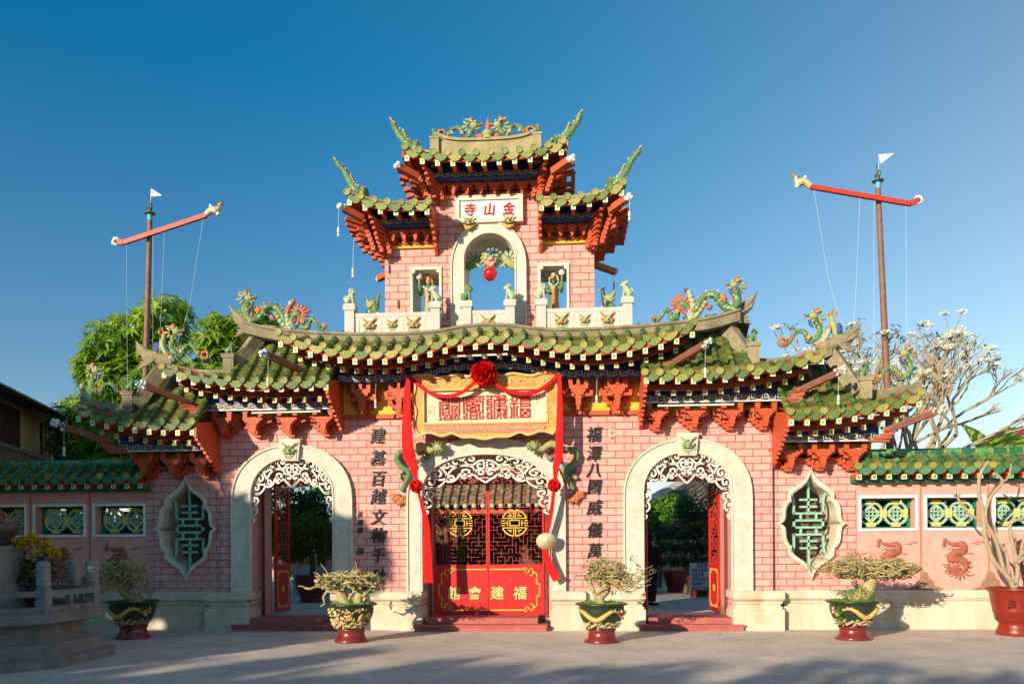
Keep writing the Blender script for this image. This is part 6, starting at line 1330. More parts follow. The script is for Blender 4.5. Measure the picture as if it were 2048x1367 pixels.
# ------------------------------------------------------------------ bonsai pots
def pot(mb,c,k=1.0,footk=1.0):
    pr=[(.0,0),(.30,0),(.305,.03),(.25,.08),(.225,.16),(.23,.20),(.255,.22),(.25,.235)]
    mb.lathe(c,[(r*k,z*k) for r,z in pr],28,mats=[3]*8)
    pr=[(.23,.235),(.27,.28),(.335,.38),(.375,.48),(.39,.56),(.385,.62),(.40,.635),(.45,.65),(.455,.67),(.44,.68),(.38,.675),(.37,.62)]
    mb.lathe(c,[(r*k,z*k) for r,z in pr],28,mats=[0]*7+[0]*6)
def potrad(z):
    T=[(.235,.23),(.28,.27),(.38,.335),(.48,.375),(.56,.39),(.62,.385)]
    for (a,b),(c_,d) in zip(T,T[1:]):
        if z<=c_: return lerp(b,d,(z-a)/(c_-a))
    return .385
def bonsai_pot(name,loc,label,s,weeds=True,k=1.0,style=0):
    t=thing(name,loc,label,'bonsai','glazed dragon pots along the gate'); c=Vector(loc); r=random.Random(int(abs(loc[0])*10))
    mb=MB(); pot(mb,tuple(c),k); pm=mb.build('pot',[POTG,POTD,POTW,POTR],t)
    on=lambda a,z,o=.0: c+Vector(((potrad(z)*k+o)*math.sin(a),-(potrad(z)*k+o)*math.cos(a),z*k))
    mb=MB()
    if style==0 or style==1:
        pts=[on(s*lerp(-1.2,1.15,i/24),.46+.075*math.sin(i/24*9.2+1.2)+.02,.012) for i in range(25)]
        mb.tube(pts,[.012+.035*math.sin(math.pi*min(1,.15+i/24)) for i in range(25)],8,1)
        for i in range(4,22,2): mb.ball(pts[i]+Vector((0,-.02,.03)),.015,0,n=5,m=4)
        for q in range(7): mb.ball(on(s*r.uniform(.9,1.3),r.uniform(.42,.58),.02),.03,r.choice((1,2,3,4)),n=6,m=4)
    else:
        for q in range(70): mb.ball(on(r.uniform(-1.4,1.4),r.uniform(.34,.6),.0),r.uniform(.012,.034),r.choice((1,1,2,3,4,2)),n=7,m=5,sc=(1.3,.45,1))
        for q in range(12):
            a0=r.uniform(-1.3,1.2); z0=r.uniform(.36,.56); mb.tube(cr([on(a0,z0,.008),on(a0+.08,z0+.04,.014),on(a0+.17,z0-.01,.01),on(a0+.25,z0+.03,.006)],3),[.013]*10,5,1)
    for q in range(44):
        a=lerp(-1.5,1.5,q/43); z=.28+.03*math.sin(q*1.3)+.02*(q%3); p=on(a,z,.012); mb.tube([p+Vector((-.03,0,-.01)),p+Vector((0,-.012,.022)),p+Vector((.028,0,-.005)),p+Vector((.03,-.0,.03))],[.011,.013,.011,.004],5,2)
    mb.build('relief_pattern',[CPALE,POTD,POTW,CRIM,CPINK],pm)
    mb=MB(); mb.lathe((c.x,c.y,c.z+.60*k),[(.375*k,0),(.37*k,.03),(.2*k,.06),(.0,.07)],20); mb.build('soil',SOIL,t)
    if weeds:
        mb=MB()
        for q in range(330 if style!=1 else 60):
            a=r.uniform(0,6.28); rr=.35*k*math.sqrt(r.random()); p=c+Vector((rr*math.cos(a),rr*math.sin(a),.65*k)); leaf(mb,p,(r.uniform(-.6,.6),r.uniform(-.6,.6),1),(0,-1,0),r.uniform(.03,.09),.022,r.random(),.1,.3)
        mb.build('weeds',LGRASS,t)
    return t,c,r
def tangle(mb,r,c,rd,n,r0,r1,amp=.5,L=.5,up_=0):
    for _ in range(n):
        v=Vector((r.gauss(0,.45),r.gauss(0,.4),r.gauss(0,.45))); p=Vector((c[0]+v.x*rd[0],c[1]+v.y*rd[1],c[2]+v.z*rd[2])); a=r.choice((0,math.pi))+r.gauss(0,.8); pts=[p]; z=r.uniform(-.3,.5)+up_
        k=r.randint(4,7); l=L*r.uniform(.5,1.15)
        for i in range(k):
            a+=r.gauss(0,.75); z+=r.gauss(0,.55); z*=.7; d=Vector((math.cos(a),math.sin(a)*.7,z)).normalized(); q=pts[-1]+d*l/k
            e=Vector(((q.x-c[0])/rd[0],(q.y-c[1])/rd[1],(q.z-c[2])/rd[2]))
            if e.length>1.2: a+=math.pi*.7; z=-z; q=pts[-1]+(Vector(c)-pts[-1]).normalized()*l/k*.6+Vector((r.uniform(-.03,.03),0,r.uniform(-.03,.03)))
            pts.append(q)
        P=cr(pts,3); ra=r.uniform(r0,r1)*r.choice((.6,1,1,1.3)); mb.tube(P,[max(.003,ra*(1-.75*i/len(P))) for i in range(len(P))],5,0,.5,True)
# 1 shaded pot, far left
t,c,r=bonsai_pot('bonsai_pot',(-6.55,-1.57,0),'round-headed bonsai in a dragon pot standing in the shade near the stone altar',1,k=1.03,style=1)
mb=MB(); mb.tube(cr([c+Vector(v) for v in ((.12,0,.62),(.05,0,.72),(-.12,0,.80),(-.22,-.02,.92),(-.18,0,1.02))],3),[.10,.10,.10,.10,.095,.09,.085,.08,.075,.07,.065,.06,.055],8)
tangle(mb,r,c+Vector((-.17,0,1.18)),(.42,.38,.27),120,.012,.022,L=.55); tangle(mb,r,c+Vector((-.55,0,1.0)),(.25,.2,.2),14,.005,.01,L=.4); tangle(mb,r,c+Vector((.25,0,.92)),(.2,.2,.1),10,.005,.01,L=.3); mb.build('branches',BARK,t)
mb=MB()
for q in range(60): leaf(mb,c+Vector((r.uniform(.0,.45),r.uniform(-.2,.2),r.uniform(.7,.88))),(r.uniform(-1,1),r.uniform(-1,1),.6),(0,0,1),.05,.025,r.random()*.6)
mb.build('leaves',LDARK,t)
# 2 flat spreading tangle
t,c,r=bonsai_pot('bonsai_pot',(-2.28,-2.09,0),'bonsai with a thick root tangle in a dark pot left of the red door',1,style=2)
mb=MB()
mb.tube(cr([c+Vector(v) for v in ((-.08,0,.62),(-.14,0,.75),(-.2,0,.88),(-.22,0,1.0))],3),[.11,.11,.10,.10,.10,.09,.09,.08,.08,.07],8); mb.tube(cr([c+Vector(v) for v in ((.14,0,.62),(.12,0,.75),(.16,0,.86))],3),[.08]*7,8)
for P in (((-.05,0,.72),(.02,-.05,.85),(.12,-.05,.92)),((.16,0,.78),(.28,-.05,.86),(.33,-.05,.98)),((-.2,0,.9),(-.38,0,.88),(-.48,0,1.0)),((-.36,-.02,.95),(-.5,0,.8),(-.48,0,.68),(-.56,0,.62)),((-.45,0,1.05),(-.62,0,.98),(-.75,-.05,.93),(-.85,-.05,.97))): mb.tube(cr([c+Vector(v) for v in P],3),.035 if len(P)==3 else [.028*(1-.07*i) for i in range(10)],6)
tangle(mb,r,c+Vector((-.03,0,1.07)),(.56,.42,.16),150,.014,.028,L=.62); 
for P in (((.05,-.1,1.12),(.12,-.1,1.25),(.1,-.1,1.42)),((-.38,0,1.1),(-.45,0,1.25),(-.55,0,1.38)),((-.1,0,1.12),(.0,0,1.22),(.06,0,1.32)),((.1,-.1,1.2),(.16,-.1,1.28),(.2,-.1,1.22)),((-.5,0,1.08),(-.6,0,1.2),(-.68,0,1.22))): mb.tube(cr([c+Vector(v) for v in P],3),[.016,.015,.013,.011,.009,.007,.005][:2*3+1],5)
tangle(mb,r,c+Vector((.42,0,1.0)),(.25,.25,.16),26,.006,.012,L=.35); mb.build('branches',BARK,t)
# 3 windswept bonsai
t,c,r=bonsai_pot('bonsai_pot',(2.11,-2.12,0),'windswept bonsai with a knotted trunk in a yellow dragon pot right of the red door',1)
mb=MB()
mb.tube(cr([c+Vector(v) for v in ((.02,0,.62),(-.04,-.02,.76),(.06,0,.86),(.08,.02,.96),(-.02,0,1.05),(-.08,0,1.2)) ],3),[.09,.085,.08,.075,.075,.075,.075,.08,.08,.08,.075,.07,.07,.06,.06,.05],8)
mb.tube(cr([c+Vector(v) for v in ((.0,-.05,.66),(-.1,-.06,.78),(-.14,-.04,.9),(-.2,0,1.02),(-.14,0,1.15))],3),[.035]*13,6); mb.tube(cr([c+Vector(v) for v in ((-.1,-.06,.8),(-.0,-.1,.9),(.1,-.08,.93),(.12,0,.88))],3),[.025]*10,6)
tangle(mb,r,c+Vector((.05,0,1.22)),(.36,.3,.22),85,.010,.02,L=.5)
for q in range(34):
    a=c+Vector((r.uniform(-.1,.15),r.uniform(-.15,.15),r.uniform(1.0,1.3))); mb.tube(cr([a,a+Vector((.25,r.uniform(-.1,.1),r.uniform(-.12,.02))),a+Vector((.42,r.uniform(-.1,.1),r.uniform(-.25,-.05))),a+Vector((r.uniform(.5,.8),r.uniform(-.1,.1),r.uniform(-.22,.12)))],3),[.014*(1-.08*i) for i in range(10)],5)
mb.build('branches',BARK,t)
mb=MB()
for p in ((-.26,0,1.42),(-.3,0,1.3),(-.15,-.1,1.2),(-.2,0,1.08),(.55,0,1.42),(.5,0,1.1),(.72,0,1.12),(.85,0,1.2),(.05,0,1.4),(.3,0,1.3),(-.05,-.1,1.1),(.12,-.1,.95),(.18,-.1,.85),(.65,0,1.25)):
    for q in range(16): leaf(mb,c+Vector(p)+Vector((r.uniform(-.05,.05),r.uniform(-.05,.05),r.uniform(-.05,.05))),(r.uniform(-1,1),r.uniform(-1,1),r.uniform(-.2,1)),(0,0,1),r.uniform(.05,.09),.028,r.random(),.15)
mb.build('leaves',LBUSH,t)
# 4 flat-topped bonsai, right
t,c,r=bonsai_pot('bonsai_pot',(6.51,-1.64,0),'flat-topped bonsai leaning over a weedy dragon pot in front of the right wall',-1,k=1.0)
mb=MB(); mb.tube(cr([c+Vector(v) for v in ((-.05,0,.62),(.1,0,.72),(.24,0,.84),(.3,0,.98),(.32,0,1.08))],3),[.16,.16,.15,.15,.14,.14,.13,.13,.12,.11,.11,.10,.10],10)
tangle(mb,r,c+Vector((.32,0,1.22)),(.76,.5,.17),300,.009,.019,L=.55); tangle(mb,r,c+Vector((.75,0,1.18)),(.36,.4,.14),90,.009,.018,L=.4); tangle(mb,r,c+Vector((.0,0,1.42)),(.62,.4,.14),60,.004,.008,L=.4,up_=.35); tangle(mb,r,c+Vector((-.4,0,1.2)),(.45,.3,.14),30,.004,.009,L=.5,up_=.1)
for q in range(8):
    a=c+Vector((.75,r.uniform(-.2,.2),1.25)); mb.tube(cr([a,a+Vector((.2,0,r.uniform(-.05,.1))),a+Vector((.4,0,r.uniform(-.1,.12)))],3),[.012*(1-.1*i) for i in range(7)],5)
mb.build('branches',BARK,t)
mb=MB()
for q in range(420): leaf(mb,c+Vector((r.uniform(-.2,.38),r.uniform(-.25,.2),.66+r.random()**1.5*.24)),(r.uniform(-1,1),r.uniform(-1,1),r.uniform(.2,1)),(0,0,1),r.uniform(.03,.06),.024,r.random())
for q in range(90): leaf(mb,c+Vector((-.34+r.uniform(-.08,.05),-.26+r.uniform(-.06,.02),r.uniform(.3,.6))),(r.uniform(-1,1),-1,r.uniform(-.8,.3)),(0,-1,.3),r.uniform(.03,.06),.022,r.random())
mb.build('leaves',LGRASS,t)
# 5 large red pot at right edge
t=thing('potted_plumeria',(9.62,-.95,0),'bare forked plumeria in a big red brown pot at the right edge','potted tree'); c=Vector((9.62,-.95,0)); r=random.Random(8)
mb=MB(); mb.lathe(tuple(c),[(.30,0),(.315,.03),(.30,.1),(.27,.16),(.265,.22),(.29,.25),(.32,.27),(.345,.40),(.365,.42),(.36,.45),(.39,.6),(.41,.75),(.44,.80),(.47,.82),(.475,.85),(.45,.86),(.41,.85),(.40,.80)],32); pm=mb.build('pot',POTR2,t)
mb=MB(); text(mb,'館會',c.x-.26,.60,.16,c.y-.385,.03,0,.012,dx=.21); mb.build('raised_characters',POTR2,pm)
mb=MB(); mb.lathe((c.x,c.y,.80),[(.40,0),(.3,.04),(0,.05)],20); mb.build('soil',SOIL,t)
mb=MB()
for P,ra in ((((0,0,.8),(-.12,0,1.05),(-.38,0,1.35),(-.52,0,1.8),(-.55,0,2.2),(-.62,0,2.55),(-.60,0,2.9),(-.45,0,3.15)),.055),(((-.2,0,1.2),(-.3,0,1.6),(-.48,0,2.0),(-.8,0,2.2),(-1.0,0,2.5)),.035),(((-.52,0,1.9),(-.5,0,2.3),(-.35,0,2.6),(-.2,0,2.78),(-.35,0,2.95)),.04),(((-.25,0,2.75),(-.1,0,2.85),(-.05,0,3.1)),.025),
    (((0,0,.85),(.05,0,1.2),(-.05,0,1.7),(-.08,0,2.0),(.1,0,2.1),(.35,0,2.15)),.045),(((.0,0,1.3),(.15,0,1.5),(.35,0,1.6),(.5,0,1.9)),.04),(((-.1,0,1.0),(-.15,0,1.5),(-.3,0,1.7),(-.35,0,2.0)),.03),(((.1,0,1.4),(.3,0,1.35),(.6,0,1.3)),.03),(((.05,0,1.2),(.2,.1,1.7),(.3,.1,2.1)),.03),(((.0,-.1,1.3),(.25,-.1,1.5),(.6,-.15,1.55)),.025)):
    Q=cr([c+Vector(v) for v in P],3); mb.tube(Q,[ra*(1-.5*i/len(Q)) for i in range(len(Q))],7)
mb.build('branches',PLUM,t)
mb=MB()
for p in ((-.45,0,3.15),(-.05,0,3.1),(-.08,0,2.45),(-1.0,0,2.5),(0,0,.88)):
    for q in range(7): leaf(mb,c+Vector(p),(r.uniform(-1,1),r.uniform(-1,1),r.uniform(0,1)),(0,0,1),.12,.035,r.random())
mb.build('leaves',LPLUM,t)
# ------------------------------------------------------------------ stone altar platform, left foreground
t=thing('stone_platform',(-7.25,-4.55,0),'octagonal moulded stone platform with a carved railing in the left foreground','platform')
def octp(ap): return ap/math.cos(math.pi/8)
def octl(mb,prof,mt=0): mb.lathe((-7.3,-4.55,0),[(octp(a),z) for a,z in prof],8,mt,sides_flat=True,ph=.5)
mb=MB(); octl(mb,[(1.72,0),(1.72,.13),(1.60,.14),(1.60,.27)]); mb.build('lower_steps',PAGE,t)
mb=MB(); octl(mb,[(1.58,.27),(1.54,.32),(1.44,.36),(1.34,.42),(1.30,.50),(1.30,.54),(1.34,.56),(1.38,.60),(1.42,.61)]); mb.build('moulding',PAGE,t)
mb=MB(); octl(mb,[(1.52,.60),(1.55,.62),(1.55,.75),(1.53,.76)]); mb.build('slab',PAGE,t)
mb=MB()
A8=[(-7.3+octp(1.42)*math.cos(math.pi*(2*k+1)/8),-4.55+octp(1.42)*math.sin(math.pi*(2*k+1)/8)) for k in range(8)]
for k in range(8):
    p=Vector((*A8[k],0)); q=Vector((*A8[(k+1)%8],0)); mb=MB()
    mb.beam(p+Vector((0,0,.80)),q+Vector((0,0,.80)),.12,.09); mb.beam(p+Vector((0,0,1.03)),q+Vector((0,0,1.03)),.13,.08); mb.beam(lerp(p,q,.5)+Vector((0,0,.84)),lerp(p,q,.5)+Vector((.001,0,1.0)),.08,.08); mb.build('railing',PAGE,t)
    mb=MB(); x,y=A8[k]; mb.lathe((x,y,.76),[(.11,0),(.11,.33),(.10,.34),(.10,.36)],4,0,sides_flat=True,ph=.5); mb.lathe((x,y,1.12),[(.075,0),(.085,.02),(.09,.1),(.088,.2),(.09,.32),(.08,.36),(.06,.37)],14,1)
    for q_ in range(5): mb.lathe((x,y,1.15+q_*.065),[(.093,0),(.098,.015),(.093,.03)],14,1)
    mb.build('railing_post',[PAGE,PAGC],t)
t=thing('incense_burner',(-7.3,-4.3,.76),'dark bronze incense bowl with red sticks on a carved stone pillar, left edge','incense burner')
mb=MB(); mb.box(-7.72,-6.98,-4.75,-3.9,.76,1.72); mb.box(-7.76,-6.95,-4.8,-3.86,1.66,1.72); mb.build('pillar',PAGC,t)
mb=MB(); mb.lathe((-7.33,-4.3,1.72),[(.28,0),(.33,.04),(.30,.09),(.36,.14),(.42,.22),(.43,.32),(.40,.36),(.36,.36),(.34,.30)],26); mb.build('bowl',BRONZE,t)
mb=MB(); r=random.Random(2)
for i in range(40): x=-7.33+r.uniform(-.28,.3); y=-4.3+r.uniform(-.2,.2); mb.tube([(x,y,2.0),(x+r.uniform(-.03,.03),y,2.16+r.uniform(0,.1))],.006,4)
mb.build('incense_stick',CHRED,t)
t=thing('chrysanthemum_pot',(-6.75,-4.0,.76),'bushy yellow chrysanthemums in a pot behind the stone railing','potted flowers')
mb=MB(); mb.lathe((-6.75,-4.0,.76),[(.14,0),(.2,.24),(.21,.25),(.18,.24)],18); mb.build('pot',POTR,t)
whorl_crown('foliage',LDARK,[((-6.75,-4.0,1.3),(.26,.25,.38))],150,.09,.03,6,t,k=5,shell=.2)
mb=MB(); r=random.Random(12)
for i in range(150):
    a=r.uniform(0,6.28); q=.30*math.sqrt(r.random()); c=Vector((-6.75+q*math.cos(a)*1.1,-4.0+q*math.sin(a),1.72+.13*(1-(q/.3)**2)+r.uniform(-.1,.05)- (.12 if math.cos(a)>.3 else 0)))
    for k in range(22):
        an=r.uniform(0,6.28); el=r.uniform(-.2,1.4); leaf(mb,c,(math.cos(an)*math.cos(el),math.sin(an)*math.cos(el),math.sin(el)),(0,0,1),.06,.022,r.random(),.1)
mb.build('blossom',YPET,t)
mb=MB()
for x in (-6.9,-6.68,-6.58): mb.tube([(x,-4.1,.9),(x+.03,-4.12,1.85)],.009,5)
mb.build('stake',DWOOD,t)
# ------------------------------------------------------------------ courtyard
def bush(name,loc,label,blobs,m,L,w,n,seed,cat='shrub',tr=None,group=None,k=5):
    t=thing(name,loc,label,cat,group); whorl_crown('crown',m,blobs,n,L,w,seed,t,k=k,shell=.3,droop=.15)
    x,y,z=loc; mb=MB(); zt=min(b[0][2] for b in blobs)+.1
    mb.tube(cr([(x,y,z),(x+.06,y,lerp(z,zt,.5)),(x-.03,y,zt)],3),.07 if tr is None else tr,7); mb.build('trunk',BARK2,t); return t
def redpot(loc,k,label,m=POTR2):
    t=thing('large_pot',loc,label,'pot','red glazed pots in the courtyard'); mb=MB(); mb.lathe(loc,[(r*k,z*k) for r,z in ((.28,0),(.30,.05),(.26,.12),(.3,.16),(.38,.4),(.42,.6),(.46,.66),(.46,.70),(.40,.69),(.38,.6))],22); mb.build('body',m,t)
    mb=MB(); mb.lathe((loc[0],loc[1],loc[2]+.6*k),[(.38*k,0),(.2*k,.04),(0,.05)],16); mb.build('soil',SOIL,t)
redpot((-5.35,5.2,.2),1.05,'dark red pot in the courtyard seen through the left arch',POTR)
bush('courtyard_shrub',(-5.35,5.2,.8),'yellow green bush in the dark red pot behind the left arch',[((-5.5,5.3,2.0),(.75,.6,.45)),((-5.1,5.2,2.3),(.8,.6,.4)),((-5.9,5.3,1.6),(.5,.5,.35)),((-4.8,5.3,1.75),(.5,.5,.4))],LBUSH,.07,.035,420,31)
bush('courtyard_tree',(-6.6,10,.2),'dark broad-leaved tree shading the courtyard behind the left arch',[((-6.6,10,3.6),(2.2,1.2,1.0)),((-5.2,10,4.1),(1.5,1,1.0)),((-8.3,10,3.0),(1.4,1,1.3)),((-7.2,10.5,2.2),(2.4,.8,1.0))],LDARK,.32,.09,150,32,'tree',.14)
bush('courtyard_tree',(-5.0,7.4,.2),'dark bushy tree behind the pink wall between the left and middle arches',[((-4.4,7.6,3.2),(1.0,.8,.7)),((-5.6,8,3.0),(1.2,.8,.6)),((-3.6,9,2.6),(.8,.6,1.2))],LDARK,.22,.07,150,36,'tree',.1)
redpot((5.0,9.6,.2),.95,'orange red pot left of the price sign in the courtyard')
redpot((3.95,9.0,.2),1.0,'orange glazed pot behind the person in black')
redpot((5.35,7.2,.2),.9,'dark red pot right beside the drinks sign',POTR)
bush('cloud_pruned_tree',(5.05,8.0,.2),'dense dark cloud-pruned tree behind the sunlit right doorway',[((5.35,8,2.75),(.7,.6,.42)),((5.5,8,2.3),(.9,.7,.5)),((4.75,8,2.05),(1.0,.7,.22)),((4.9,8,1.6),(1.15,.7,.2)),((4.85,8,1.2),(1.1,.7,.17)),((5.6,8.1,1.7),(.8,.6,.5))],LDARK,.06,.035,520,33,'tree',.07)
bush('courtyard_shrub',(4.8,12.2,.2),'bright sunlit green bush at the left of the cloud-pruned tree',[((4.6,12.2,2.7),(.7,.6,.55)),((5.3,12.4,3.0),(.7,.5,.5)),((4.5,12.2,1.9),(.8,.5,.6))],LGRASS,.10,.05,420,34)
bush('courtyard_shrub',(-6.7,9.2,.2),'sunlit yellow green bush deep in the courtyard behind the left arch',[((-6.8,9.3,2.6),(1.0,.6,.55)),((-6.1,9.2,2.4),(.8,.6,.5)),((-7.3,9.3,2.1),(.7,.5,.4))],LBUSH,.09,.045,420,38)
plumeria((6.9,12,.2),'yellowish bare plumeria inside the courtyard beyond the right arch',44,4,4.9,.8,flowers=False,leafy=.1)
bush('courtyard_shrub',(-.95,6.2,.2),'sunlit yellow green bush behind the left leaf of the red door',[((-.9,6.2,1.65),(.55,.5,.4)),((-1.3,6.3,1.35),(.4,.4,.35)),((-.6,6.4,1.3),(.5,.4,.35))],LBUSH,.075,.04,420,35)
bush('courtyard_shrub',(.95,6.0,.2),'small bush behind the right leaf of the red door',[((1.0,6.2,1.2),(.35,.4,.4)),((.65,6.6,1.7),(.2,.3,.5))],LBUSH,.08,.04,200,37)
# pavilion with old tiled roof
t=thing('pavilion',(-.9,13,0.2),'courtyard pavilion with old brown tube-tiled roof seen through the middle door','pavilion')
mb=MB(); r=random.Random(9); roofplane(mb,(-4.2,9.2,2.95),(3.2,9.2,3.02),(-4.2,13,5.6),(3.2,13,5.6),26,16,0,.075); mb.add([(-4.2,13,5.6),(3.2,13,5.6),(3.2,17,3),(-4.2,17,3)],[(0,1,2,3)],0,.3)
for i in range(27): mb.ball((-4.2+i*7.4/26,9.16,2.96),.085,1,r.random(),n=8,m=6,sc=(1,.4,1))
mb.build('roof',[TERRA,CPALE],t)
mb=MB(); mb.box(-4.2,3.2,9.35,9.45,2.72,2.86); mb.build('beam',RED,t)
for x in (-4.0,-2.3,-.2,1.6,3.1): mb=MB(); mb.tube([(x,9.6,.2),(x,9.6,2.8)],.11,12); mb.build('column',SHUT,t)
mb=MB(); mb.box(-4.1,3.1,12.6,12.8,.2,4.5); mb.build('back_wall',SHUT,t)
t=thing('temple_hall',(6.5,20,0),'grey gabled temple hall with a sunlit stone verge seen through the right arch','temple')
mb=MB(); mb.box(4.8,14,18,27,.2,3.1); mb.build('wall',JAMB,t)
mb=MB(); r=random.Random(10); roofplane(mb,(4.5,17.2,3.1),(14,17.2,3.1),(9.3,20,5.9),(14,20,5.9),28,12,0,.09); roofplane(mb,(4.5,17.2,3.1),(4.5,27,3.1),(9.3,20,5.9),(9.3,27,5.9),10,10,0,.09); mb.build('roof',OLDT,t)
mb=MB(); mb.beam((4.4,17.1,3.2),(9.4,19.9,6.1),.26,.24); mb.build('verge',GREYST,t); mb=MB(); mb.box(4.6,14,17.3,17.5,2.8,3.05); mb.build('beam',DWOOD,t)
# far hedge of trees closing the courtyard
for i,(x,y,h) in enumerate(((-12,24,4.0),(-8.5,25,4.4),(-5,24.5,4.0),(0.0,26,3.4),(11,29,4.0),(-15.5,26,3.8),(14.5,25,3.6))):
    bush('garden_tree',(x,y,0),['small dark garden tree at the far left end of the courtyard','tall dark garden tree behind the left arch foliage','dark garden tree at the back of the courtyard behind the left door jamb','dark garden tree behind the pavilion','garden tree behind the temple hall','dark garden tree behind the ochre house','garden tree behind the right boundary wall'][i],[((x,y,h-1.6),(2.3,1.3,1.6)),((x+.6,y,h-.9),(1.5,1,.9))],LDARK,.4,.16,110,60+i,'tree',.15,'trees at the back of the courtyard')
t=thing('rear_wall',(0,27.5,0),'plain plastered wall closing the back of the courtyard','wall'); mb=MB(); mb.box(-30,30,27.5,27.8,0,2.6); mb.build('wall',JAMB,t)
for i,(x,y) in enumerate(((-8.0,1.9),(-9.6,2.0),(-11.3,1.9),(-13.0,2.0),(8.2,1.9),(9.8,2.0),(11.4,1.9),(13.1,2.0))):  # added dark fill so the lattice openings look shaded inside
    bush('backing_shrub',(x,y,.2),('added dark shrub backing the lattice windows of the %s boundary wall, '%('left' if x<0 else 'right'))+['nearest the gate','second from the gate','third from the gate','farthest out'][i%4],[((x,y,1.5),(1.0,.5,1.25))],LDARK,.26,.15,420,80+i,'shrub',.06,'added dark shrubs behind the boundary walls')
mb=MB(); r=random.Random(77)
for i in range(90):
    x=r.uniform(-7,10); y=r.uniform(-7,-.6) if r.random()<.6 else -.45-abs(r.gauss(0,.25)); leaf(mb,Vector((x,y,.012)),(r.uniform(-1,1),r.uniform(-1,1),.05),(0,0,1),r.uniform(.04,.09),.03,r.random(),.15)
tag(mb.build('fallen_leaves',LBUSH),None,None,kind='stuff')
# benches
t=thing('bench',(-6.2,8.3,.2),'pale grey stone bench at the left behind the open door leaf','bench','courtyard benches'); mb=MB(); mb.box(-6.9,-6.0,8.1,8.5,.62,.70); mb.build('seat',GREYST,t)
for x in (-6.8,-6.15): mb=MB(); mb.box(x-.05,x+.05,8.15,8.45,.2,.62); mb.build('leg',GREYST,t)
mb=MB(); mb.box(-6.9,-6.0,8.46,8.52,.72,1.1); mb.build('backrest',GREYST,t)
t=thing('bench',(-5.4,8.6,.2),'teal painted bench behind the dark red pot','bench','courtyard benches'); mb=MB(); mb.box(-5.9,-4.4,8.4,8.8,.62,.68); mb.build('seat',TEAL,t); mb=MB(); mb.box(-5.9,-4.4,8.78,8.84,.8,1.12); mb.build('backrest',MINT,t)
for x in (-5.8,-4.5): mb=MB(); mb.box(x-.04,x+.04,8.45,8.84,.2,.8 if 0 else .62); mb.build('leg',TEAL,t)
# drinks sign
t=thing('price_sign',(5.35,6.6,.2),'white hand-painted drinks board with blue lettering beside the right door leaf','sign'); X0=4.98;
mb=MB(); mb.box(4.98,5.72,6.6,6.63,.42,1.17); bd=mb.build('board',SIGNW,t)
for i,(ln,sz) in enumerate((('HERE',.15),('WATER',.13),('BEER',.13),('COCACOLA',.13),('MEMORY CARD',.095),('BATTERY',.12))):
    mb=MB(); dx=sz*.66; x=5.03+dx*.5+(.14 if i==0 else 0)
    text(mb,ln,x,1.10-i*.125,sz*1.05,6.588,.01,0,.012,dx=dx,latin=True,sx=.85); mb.build('lettering',NAVY,bd)
for x in (5.02,5.68): mb=MB(); mb.beam((x,6.63,.42),(x,6.85,.2),.03,.03) if 0 else mb.tube([(x,6.64,1.0),(x,6.95,.2)],.015,5); mb.tube([(x,6.61,.45),(x,6.6,.2)],.015,5); mb.build('leg',DWOOD,t)
